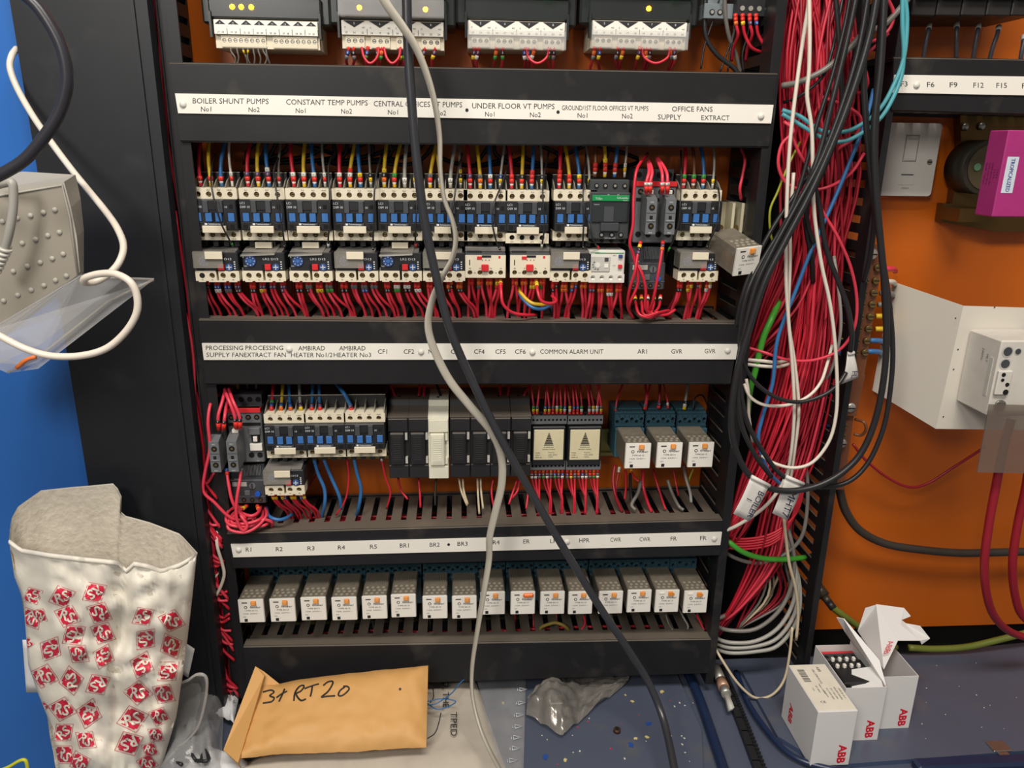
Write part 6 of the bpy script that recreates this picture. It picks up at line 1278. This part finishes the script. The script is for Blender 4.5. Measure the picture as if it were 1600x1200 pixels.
# ---- brown terminal bar
BAKE = mat('brown_bakelite', (112, 66, 42), .5, var=.15)
bx = lambda x, y, Y=-.055: at(x, y, Y)
t = thing('terminal_bar', 'brown terminal bar with two columns of brass screws, right of the bundle', 'terminal bar', bx(1345, 480)); o_ = Vector(t.location)
mb = MB()
mb.hexa([bx(1340, 385)-o_, bx(1382, 385)-o_, bx(1350, 590)-o_, bx(1318, 590)-o_], [p-o_+Vector((0, .05, 0)) for p in (bx(1340, 385), bx(1382, 385), bx(1350, 590), bx(1318, 590))], BAKE)
mb.hexa([bx(1316, 586, -.06)-o_, bx(1352, 586, -.06)-o_, bx(1338, 650, -.06)-o_, bx(1306, 650, -.06)-o_], [p-o_+Vector((0, .055, 0)) for p in (bx(1316, 586, -.06), bx(1352, 586, -.06), bx(1338, 650, -.06), bx(1306, 650, -.06))], BAKE)
mb.hexa([bx(1308, 650)-o_, bx(1334, 650)-o_, bx(1318, 765)-o_, bx(1294, 765)-o_], [p-o_+Vector((0, .05, 0)) for p in (bx(1308, 650), bx(1334, 650), bx(1318, 765), bx(1294, 765))], BAKE)
mb.build('bar', t)
YS = [418, 438, 457, 475, 494, 513, 532, 550]
for k, y in enumerate(YS+[664, 680]):
    for c in (0, 1):
        if y > 600 and c: continue
        x = 1354-(y-418)*.15+c*16; p = bx(x, y)-o_; mb = MB(); mb.cyl(p, (0, -.004, 0), .0042, BRASS, 12, .0036); mb.box(p.x-.003, p.x+.003, p.y-.0044, p.y-.0038, p.z-.0005, p.z+.0005, DARK); mb.build('brass_screw', t)
for x, y in ((1363, 397), (1329, 637), (1315, 693)): p = bx(x, y, -.06)-o_; mb = MB(); mb.dome(p, (0, -1, 0), .0062, ZINC, 14, .5); mb.box(p.x-.004, p.x+.004, p.y-.0034, p.y-.0028, p.z-.0006, p.z+.0006, DARK); mb.build('fixing_screw', t)
for k, (x, y, c) in enumerate(((1342, 418, 'pink'), (1342, 437, 'pink'), (1336, 476, 'blue'), (1332, 494, 'blue'), (1329, 513, 'yellow'), (1322, 532, 'yellow'), (1319, 550, 'blue'), (1306, 663, 'blue'), (1306, 681, 'red'), (1385, 420, 'pink'), (1384, 440, 'white'), (1381, 458, 'grey'), (1378, 476, 'grey'), (1375, 494, 'yellow'), (1374, 514, 'yellow'), (1366, 532, 'blue'), (1362, 549, 'blue'))):
    rt_ = x > 1355; s = 1 if rt_ else -1
    P = [bx(x-s*6, y), bx(x+s*4, y), bx(x+s*12, y+1, -.045), bx(x+s*14, y+4, -.02)]
    wire('terminated_wire', '%s sleeved wire end, %s side of the brown terminal bar, row %s from top' % ({'pink': 'red'}.get(c, c), 'right' if rt_ else 'left', ('one', 'two', 'four', 'five', 'six', 'seven', 'eight', 'nine', 'ten', 'one', 'two', 'three', 'four', 'five', 'six', 'seven', 'eight')[k]), 'wire', P, .0030, c if c in WIRE else 'grey', 'wire ends on the brown terminal bar')
# ---- fused spur
t = thing('fused_spur', 'white fused spur plate with rocker switch, below the F3 F6 strip', 'fused spur', at(1420, 250, 0)); o_ = Vector(t.location); o_.y = 0; t.location = o_
A, B, C_, D_ = [at(x, y, -.012)-o_ for x, y in ((1368, 190), (1474, 194), (1453, 307), (1366, 305))]
x0, x1, z0, z1 = (A.x+D_.x)/2, (B.x+C_.x)/2, (C_.z+D_.z)/2, (A.z+B.z)/2
mb = MB(); r = .004; pts = []
for cx, cz, a0 in ((x1-r, z1-r, 0), (x0+r, z1-r, 90), (x0+r, z0+r, 180), (x1-r, z0+r, 270)):
    for k in range(5): a = math.radians(a0+k*22.5); pts.append((cx+r*math.cos(a), -.012, cz+r*math.sin(a)))
mb.prism(pts, (0, .009, 0), WHITEP); mb.box(x0+.003, x1-.003, -.003, .0038, z0+.003, z1-.003, WHITEP)
xm = (x0+x1)/2+.004
mb.box(xm-.009, xm+.009, -.0128, -.012, z0+.012, z0+.024, WHITEP, .0004); mb.box(xm-.007, xm+.007, -.0132, -.0126, z0+.0225, z0+.0240, GREYP); mb.box(xm-.004, xm+.004, -.0130, -.0125, z0+.008, z0+.0095, LGREY)
for a_, b_, c_, d_ in ((xm-.0078, xm+.0078, z1-.0132, z1-.0127), (xm-.0078, xm+.0078, z1-.0413, z1-.0408), (xm-.0078, xm-.0073, z1-.0413, z1-.0127), (xm+.0073, xm+.0078, z1-.0413, z1-.0127)): mb.box(a_, b_, -.0122, -.0119, c_, d_, GREYP)
mb.build('plate', t)
mb = MB(); mb.box(xm-.0068, xm+.0068, -.0138, -.012, z1-.040, z1-.014, WHITEP, .0012); mb.box(xm-.0060, xm+.0060, -.0145, -.0136, z1-.018, z1-.0155, LGREY); mb.build('rocker_switch', t)
for x in (x0+.008, x1-.008): mb = MB(); mb.cyl((x, -.0118, (z0+z1)/2-.002), (0, -.0008, 0), .0032, ZINC, 12); mb.box(x-.0025, x+.0025, -.0129, -.0125, (z0+z1)/2-.0025, (z0+z1)/2-.0015, DARK); mb.build('fixing_screw', t)
# ---- timer relay on gold bracket
GOLD = mat('gold_passivate', (104, 80, 42), .3, .7, var=.3, scale=20)
t = thing('transformer_bracket', 'brassy bracket with a dark round coil, behind the magenta relay', 'coil bracket', at(1530, 270, 0)); o_ = Vector(t.location); o_.y = 0; t.location = o_
q = lambda x, y, Y: at(x, y, Y)-Vector((o_.x, 0, o_.z))
mb = MB(); mb.prism([q(1500, 180, -.01), q(1640, 182, -.01), q(1620, 362, -.01), q(1558, 362, -.01), q(1470, 346, -.01), q(1474, 318, -.01), q(1488, 318, -.01), q(1502, 222, -.01)], (0, .012, 0), GOLD)
mb.box(q(1510, 200, -.03).x, q(1560, 200, -.03).x, -.045, -.010, q(1510, 345, -.03).z, q(1510, 325, -.03).z, GOLD); mb.build('bracket', t)
mb = MB(); c = q(1545, 262, -.045); mb.cyl(c, (0, .035, 0), .029, mat('coil_varnish', (40, 36, 26), .5), 32); mb.cyl(c, (0, -.001, 0), .024, mat('coil_varnish2', (70, 60, 38), .5), 32); mb.cyl(q(1527, 261, -.047), (0, -.0006, 0), .004, mat('green_dot', (80, 120, 90), .5), 12); mb.build('coil', t)
for x, y in ((1508, 198), (1534, 197), (1481, 332), (1505, 333)): mb = MB(); mb.dome(q(x, y, -.012), (0, -1, 0), .0045, STEEL, 12, .5); mb.build('fixing_screw', t)
MAG = mat('magenta_plastic', (168, 48, 118), .35); MAGD = mat('magenta_print', (90, 20, 60), .5)
fl_, fb = at(1576, 203, -.125), at(1550.6, 339, -.125); xl_ = (fl_.x+fb.x)/2
t = thing('timer_relay', 'magenta boxed relay with a TROPICALIZED sticker at the right edge', 'relay', (xl_, -.097, fb.z)); hz = fl_.z-fb.z
mb = MB(); mb.box(0, .045, -.028, .0, 0, hz, MAG, .001)
for i in range(5): mb.text(('RELAY TYPE RX', 'COIL 240V 50Hz', 'CONTACTS 10A', '5 6 7 8', '1 2 3 4')[i], (-.0002, -.004-i*.0046, hz*.5), .0030, MAGD, u=(0, 0, -1), v=(0, -1, 0))
mb.build('case', t)
mb = MB(); mb.box(.004, .0160, -.0285, -.028, hz*.28, hz*.70, mat('sticker', (205, 215, 225), .4), .0002); mb.text('TROPICALIZED', (.0080, -.0289, hz*.49), .0058, mat('blue_ink', (40, 50, 140), .5), u=(0, 0, -1), v=(1, 0, 0), wid=hz*.38); mb.build('sticker', t)
# ---- white folded bracket with breaker
WM = mat('white_enamel', (214, 208, 196), .3, var=.03, scale=8)
t = thing('folded_bracket', 'white folded sheet metal bracket standing off the orange plate on the right', 'bracket', (.53, 0, .42)); o_ = Vector(t.location)
P1 = (at(1394, 440, -.015), at(1505, 478, -.100), at(1462, 670, -.100), at(1363, 610, -.015)); e = Vector((.0015, .001, 0))
mb = MB(); mb.hexa([p-o_ for p in P1], [p-o_+Vector((.0013, .0012, 0)) for p in P1], WM)
P2 = (P1[1]+Vector((.0002, 0, 0)), at(1640, 482, -.100), at(1610, 672, -.100), P1[2]); mb.hexa([p-o_ for p in P2], [p-o_+Vector((0, .0016, 0)) for p in P2], WM)
for x, y in ((1497, 546), (1490, 577), (1474, 651), (1493, 497), (1554, 480)): mb.cyl(at(x, y, -.1005)-o_, (0, -.0003, 0), .0008, INK, 8)
mb.build('folded_plate', t)
BRK = mat('breaker_white', (210, 205, 196), .4)
fx = at(1569.5, 533, -.155); fb_ = at(1542.5, 651.5, -.155); xb = (fx.x+fb_.x)/2
t = thing('terminal_housing', 'white moulded breaker housing with round holes, mounted on the white bracket', 'breaker housing', (xb, -.101, fb_.z)); hz = fx.z-fb_.z
mb = MB(); mb.box(0, .060, -.052, 0, 0, hz, BRK, .0015); mb.box(-.0006, 0, -.045, -.040, hz*.25, hz*.75, LGREY); mb.text('ZA0TG', (-.0004, -.026, hz*.75), .0042, GREYP, u=(0, 0, -1), v=(0, -1, 0)); mb.text('ME P', (-.0004, -.034, hz*.72), .0042, GREYP, u=(0, 0, -1), v=(0, -1, 0))
mb.box(.001, .016, -.056, -.052, hz*.30, hz*.62, BRK, .001)
for x, z, r in ((.008, .86, .0062), (.008, .70, .0062), (.019, .86, .0040)): mb.cyl((x, -.052, hz*z), (0, -.0004, 0), r, LGREY, 18); mb.cyl((x, -.0523, hz*z), (0, -.0004, 0), r*.75, DGREY, 16)
for x, z, r in ((.006, .57, .0022), (.012, .44, .0022), (.006, .50, .0018), (.012, .34, .0030)): mb.cyl((x, -.056, hz*z), (0, -.0004, 0), r, DARK, 12)
mb.build('housing', t)
mb = MB(); mb.cyl((.010, -.054, hz*.16), (0, -.002, 0), .0058, STEEL, 14); mb.box(.006, .014, -.0565, -.056, hz*.155, hz*.175, DARK); mb.build('clamp_screw', t)
TINT = mat('tinted_shield', (120, 105, 95), .2, alpha=.55)
a = at(1546, 632, -.160); b = at(1640, 745, -.160); mb = MB(); mb.hexa([at(x, y, -.160) for x, y in ((1546, 632), (1640, 634), (1630, 740), (1527, 738))], [at(x, y, -.160)+Vector((0, .0015, 0)) for x, y in ((1546, 632), (1640, 634), (1630, 740), (1527, 738))], TINT)
tag(mb.build('terminal_shield'), 'smoky clear plastic shield hanging below the white breaker housing', 'shield')
pw('power_cable', 'left of the two thick dark red cables hanging below the breaker housing', 'cable', [(1580, 655, -.135), (1568, 700, -.14), (1556, 760, -.14), (1545, 820, -.14), (1538, 880, -.14), (1542, 930, -.135), (1555, 965, -.125), (1580, 988, -.11), (1620, 1000, -.10)], .0046, 'darkred', 'thick dark red cables at the right edge', sub=8, n=12)
pw('power_cable', 'right of the two thick dark red cables hanging below the breaker housing', 'cable', [(1612, 700, -.12), (1603, 760, -.12), (1590, 820, -.12), (1582, 880, -.12), (1586, 930, -.115), (1600, 965, -.11), (1640, 990, -.10)], .0046, 'darkred', 'thick dark red cables at the right edge', sub=8, n=12)
pw('control_wire', 'thin red wire sagging across the orange plate on the right', 'wire', [(1333, 694, -.03), (1352, 718, -.03), (1385, 745, -.03), (1420, 761, -.03), (1450, 755, -.03), (1490, 730, -.035), (1540, 698, -.05)], .0017, 'darkred')
pw('earth_cable', 'thick black cable sweeping right across the lower orange plate', 'cable', [(1308, 735, -.05), (1312, 765, -.045), (1322, 800, -.04), (1345, 830, -.035), (1385, 850, -.03), (1440, 859, -.03), (1500, 864, -.03), (1560, 863, -.03), (1640, 861, -.03)], .0052, mat('earth_sheath', (58, 52, 46), .45), n=12, sub=8)
pw('link_wire', 'small loop of brown wire on the right of the terminal bar', 'wire', [(1336, 655, -.05), (1350, 660, -.06), (1353, 672, -.06), (1345, 680, -.055), (1334, 678, -.05)], .0018, 'brown')
t = thing('cable_gland', 'dark cable gland at the bottom of the orange plate beside the slotted trunking', 'cable gland', at(1275, 915, -.03)); o_ = Vector(t.location)
mb = MB(); g0 = Vector((0, 0, 0)); g1 = at(1291, 936, -.045)-o_; mb.cyl(g0-g1*.6, g1*.7, .0088, BAKE, 8); mb.cyl(g0, g1*.8, .0078, mat('gland_metal', (70, 62, 52), .4, .4), 16); mb.cyl(g1*.8, g1*.5, .0055, MATS['gland_metal'], 16, .0045); mb.cyl(g1*1.2, g1*.5, .0048, BLK2, 14); mb.build('barrel', t)
pw('earth_cable', 'green and yellow cable running from the dark gland to behind the white boxes', 'cable', [(1300, 948, -.05), (1318, 962, -.05), (1340, 978, -.045), (1365, 998, -.04), (1400, 1012, -.04)], .0045, mat('green_yellow', (110, 120, 45), .45))
pw('earth_cable', 'yellow-green cable lying along the back of the right tray', 'cable', [(1420, 1012, -.035), (1460, 1014, -.035), (1510, 1011, -.035), (1560, 1000, -.035), (1640, 980, -.035)], .0045, MATS['green_yellow'])
pw('earth_wire', 'green wire with a yellow crimp above the dark gland', 'wire', [(1266, 868, -.03), (1274, 866, -.035), (1277, 876, -.035), (1277, 888, -.035), (1275, 900, -.035)], .0026, mat('dark_green', (40, 62, 38), .5), marks=[('yellow', .001)] if 0 else ())
mb = MB(); p = at(1276, 897, -.035); mb.box(p.x-.0045, p.x+.0045, p.y-.003, p.y+.003, p.z-.006, p.z+.005, SLV['yellow'], .0008); tag(mb.build('crimp_lug'), 'yellow crimp lug above the dark cable gland', 'crimp')
# ---- top right fuse row
t = None
for k in range(5):
    xa = at(1424+k*39, 24, -.075); xb_ = at(1461+k*39, 25, -.075); l = 'black fuse base at the top right corner, %s from the left' % ('first', 'second', 'third', 'fourth', 'fifth')[k]
    t = thing('fuse_block', l, 'fuse base', (xa.x, 0, xa.z), 'black fuse bases at the top right'); w_ = xb_.x-xa.x
    MB().box(0, w_, -.075, 0, 0, .08, mat('fuse_base_black', (40, 38, 38), .4), .001).box(.001, w_-.001, -.082, -.075, .014, .08, MATS['fuse_base_black'], .001).build('base', t)
for k, (x, y, dx) in enumerate(((1452, 42, -10), (1495, 40, -1), (1529, 42, -9), (1561, 45, -16), (1600, 60, -8))):
    pw('feed_wire', 'dark wire with pale tip below the top right fuse bases, %s from left' % ('first', 'second', 'third', 'fourth', 'fifth')[k], 'wire', [(x, y-4, -.045), (x+dx*.2, y+10, -.05), (x+dx*.6, y+28, -.05), (x+dx, y+52, -.045)], .0022, mat('slate_wire', (62, 62, 70), .45), 'dark wires below the top right fuse bases', marks=[('clearw', .006)])
# ---- left side : grey unit with clear flap, cables
GU = mat('warm_grey_plastic', (172, 168, 158), .5, var=.03); GUF = mat('grey_mat', (150, 143, 130), .6, var=.04)
t = thing('grey_plastic_unit', 'pale grey plastic unit with a dimpled face hanging at the left edge', 'plastic unit', at(60, 380, -.22)); o_ = Vector(t.location)
ou = [(-90, 296), (35, 268), (118, 273), (126, 310), (131, 360), (131, 425), (120, 440), (30, 510), (-90, 600)]
mb = MB(); fr = [(-90, 312), (35, 288), (100, 284), (111, 325), (120, 370), (125, 425), (118, 436), (30, 502), (-90, 585)]; n = len(ou)
mb.add([at(x, y, -.235)-o_ for x, y in fr]+[at(x, y, -.205)-o_ for x, y in ou], [tuple(range(n)), tuple(range(n, 2*n))[::-1]]+[(i, (i+1) % n, n+(i+1) % n, n+i) for i in range(n)], GU)
inn = [(-90, 322), (97, 290), (108, 335), (121, 430), (30, 498), (-90, 578)]
mb.prism([at(x, y, -.2362)-o_ for x, y in inn], (0, .0012, 0), GUF); mb.tube([at(x, y, -.2365)-o_ for x, y in ((-90, 321), (97, 289), (109, 340), (122, 432))], .0009, GU, 6, 1)
for r, row in enumerate(([(86, 328), (68, 332), (48, 337), (27, 341), (4, 346)], [(93, 363), (75, 368), (56, 374), (35, 380), (14, 386)], [(99, 397), (82, 404), (63, 410), (43, 416), (21, 424)], [(104, 431), (87, 438), (69, 446), (49, 453), (28, 461), (6, 470)])):
    for x, y in row: mb.dome(at(x, y, -.2362)-o_, (0, -1, 0), .0023, GU, 10, .8)
mb.build('casing', t)
mb = MB(); F = [at(x, y, Y)-o_ for x, y, Y in ((-90, 560, -.245), (125, 428, -.245), (186, 425, -.200), (194, 436, -.200), (60, 540, -.235), (-90, 610, -.235))]
mb.prism(F, (0, .0015, 0), CLEAR2)
F = [at(x, y, Y)-o_ for x, y, Y in ((-90, 560, -.246), (125, 432, -.246), (240, 437, -.225), (60, 576, -.260), (12, 583, -.262), (-90, 540, -.262))]
mb.prism(F, (0, .0015, .001), CLEAR2); mb.tube([at(240, 437, -.226)-o_, at(170, 470, -.24)-o_, at(58, 560, -.262)-o_, at(12, 582, -.263)-o_], .0012, CLEAR, 6, 1)
mb.tube([at(125, 432, -.246)-o_, at(238, 437, -.225)-o_], .001, CLEAR, 6, 1); mb.box(*[v for p in [()] for v in p]) if 0 else None
mb.build('clear_flap', t)
pts = [(28, 573), (48, 558)]; mb = MB(); mb.tube([at(26, 575, -.264)-o_, at(40, 563, -.264)-o_, at(56, 557, -.264)-o_], .0018, mat('orange_mark', (225, 120, 60), .5), 6, 3); mb.build('orange_mark', t)
cab('thick black cable arching from the top left over the grey plastic unit', [(30, -15, -.30), (58, 10, -.30), (82, 45, -.30), (98, 80, -.30), (105, 120, -.30), (100, 155, -.30), (88, 185, -.30), (66, 218, -.30), (40, 248, -.30), (10, 268, -.30), (-25, 285, -.30)], .0042, mat('soft_black_cable', (44, 44, 50), .35), sub=8, n=12)
cab('white cable curving down over the black side panel to the clear flap', [(26, 76, -.095), (18, 88, -.108), (16, 108, -.113), (28, 140, -.118), (52, 182, -.13), (82, 225, -.15), (112, 265, -.17), (138, 297, -.19), (165, 330, -.21), (184, 358, -.225), (193, 385, -.235), (186, 410, -.245), (170, 428, -.25), (150, 440, -.255), (132, 441, -.262), (134, 434, -.268), (155, 428, -.272), (180, 428, -.276), (203, 440, -.28), (214, 462, -.28), (213, 490, -.28), (195, 520, -.28), (165, 545, -.28), (125, 556, -.28), (80, 556, -.28), (40, 545, -.28), (0, 525, -.28), (-25, 510, -.28)], .0028, 'white', sub=8, n=10)
t = cab('short white cable with a ribbed strain relief over the grey unit', [(-15, 292, -.25), (5, 287, -.26), (18, 285, -.262), (21, 300, -.262), (20, 330, -.262), (14, 365, -.262), (5, 395, -.262), (-8, 425, -.262)], .0032, 'lightgrey', sub=6, n=10)
mb = MB(); oo = Vector(t.location)
for k in range(6): a = at(9-k*3.2, 388+k*6.5, -.262)-oo; b = at(8-k*3.2, 392+k*6.5, -.262)-oo; mb.cyl(a, b-a, .0046, WHITEP, 12)
mb.build('strain_relief', t)
pw('loose_wire', 'bright red wire showing in the gap right of the black side panel', 'wire', [(247, 190, -.088), (252, 240, -.090), (262, 290, -.090), (264, 330, -.088)], .0015, 'pink')
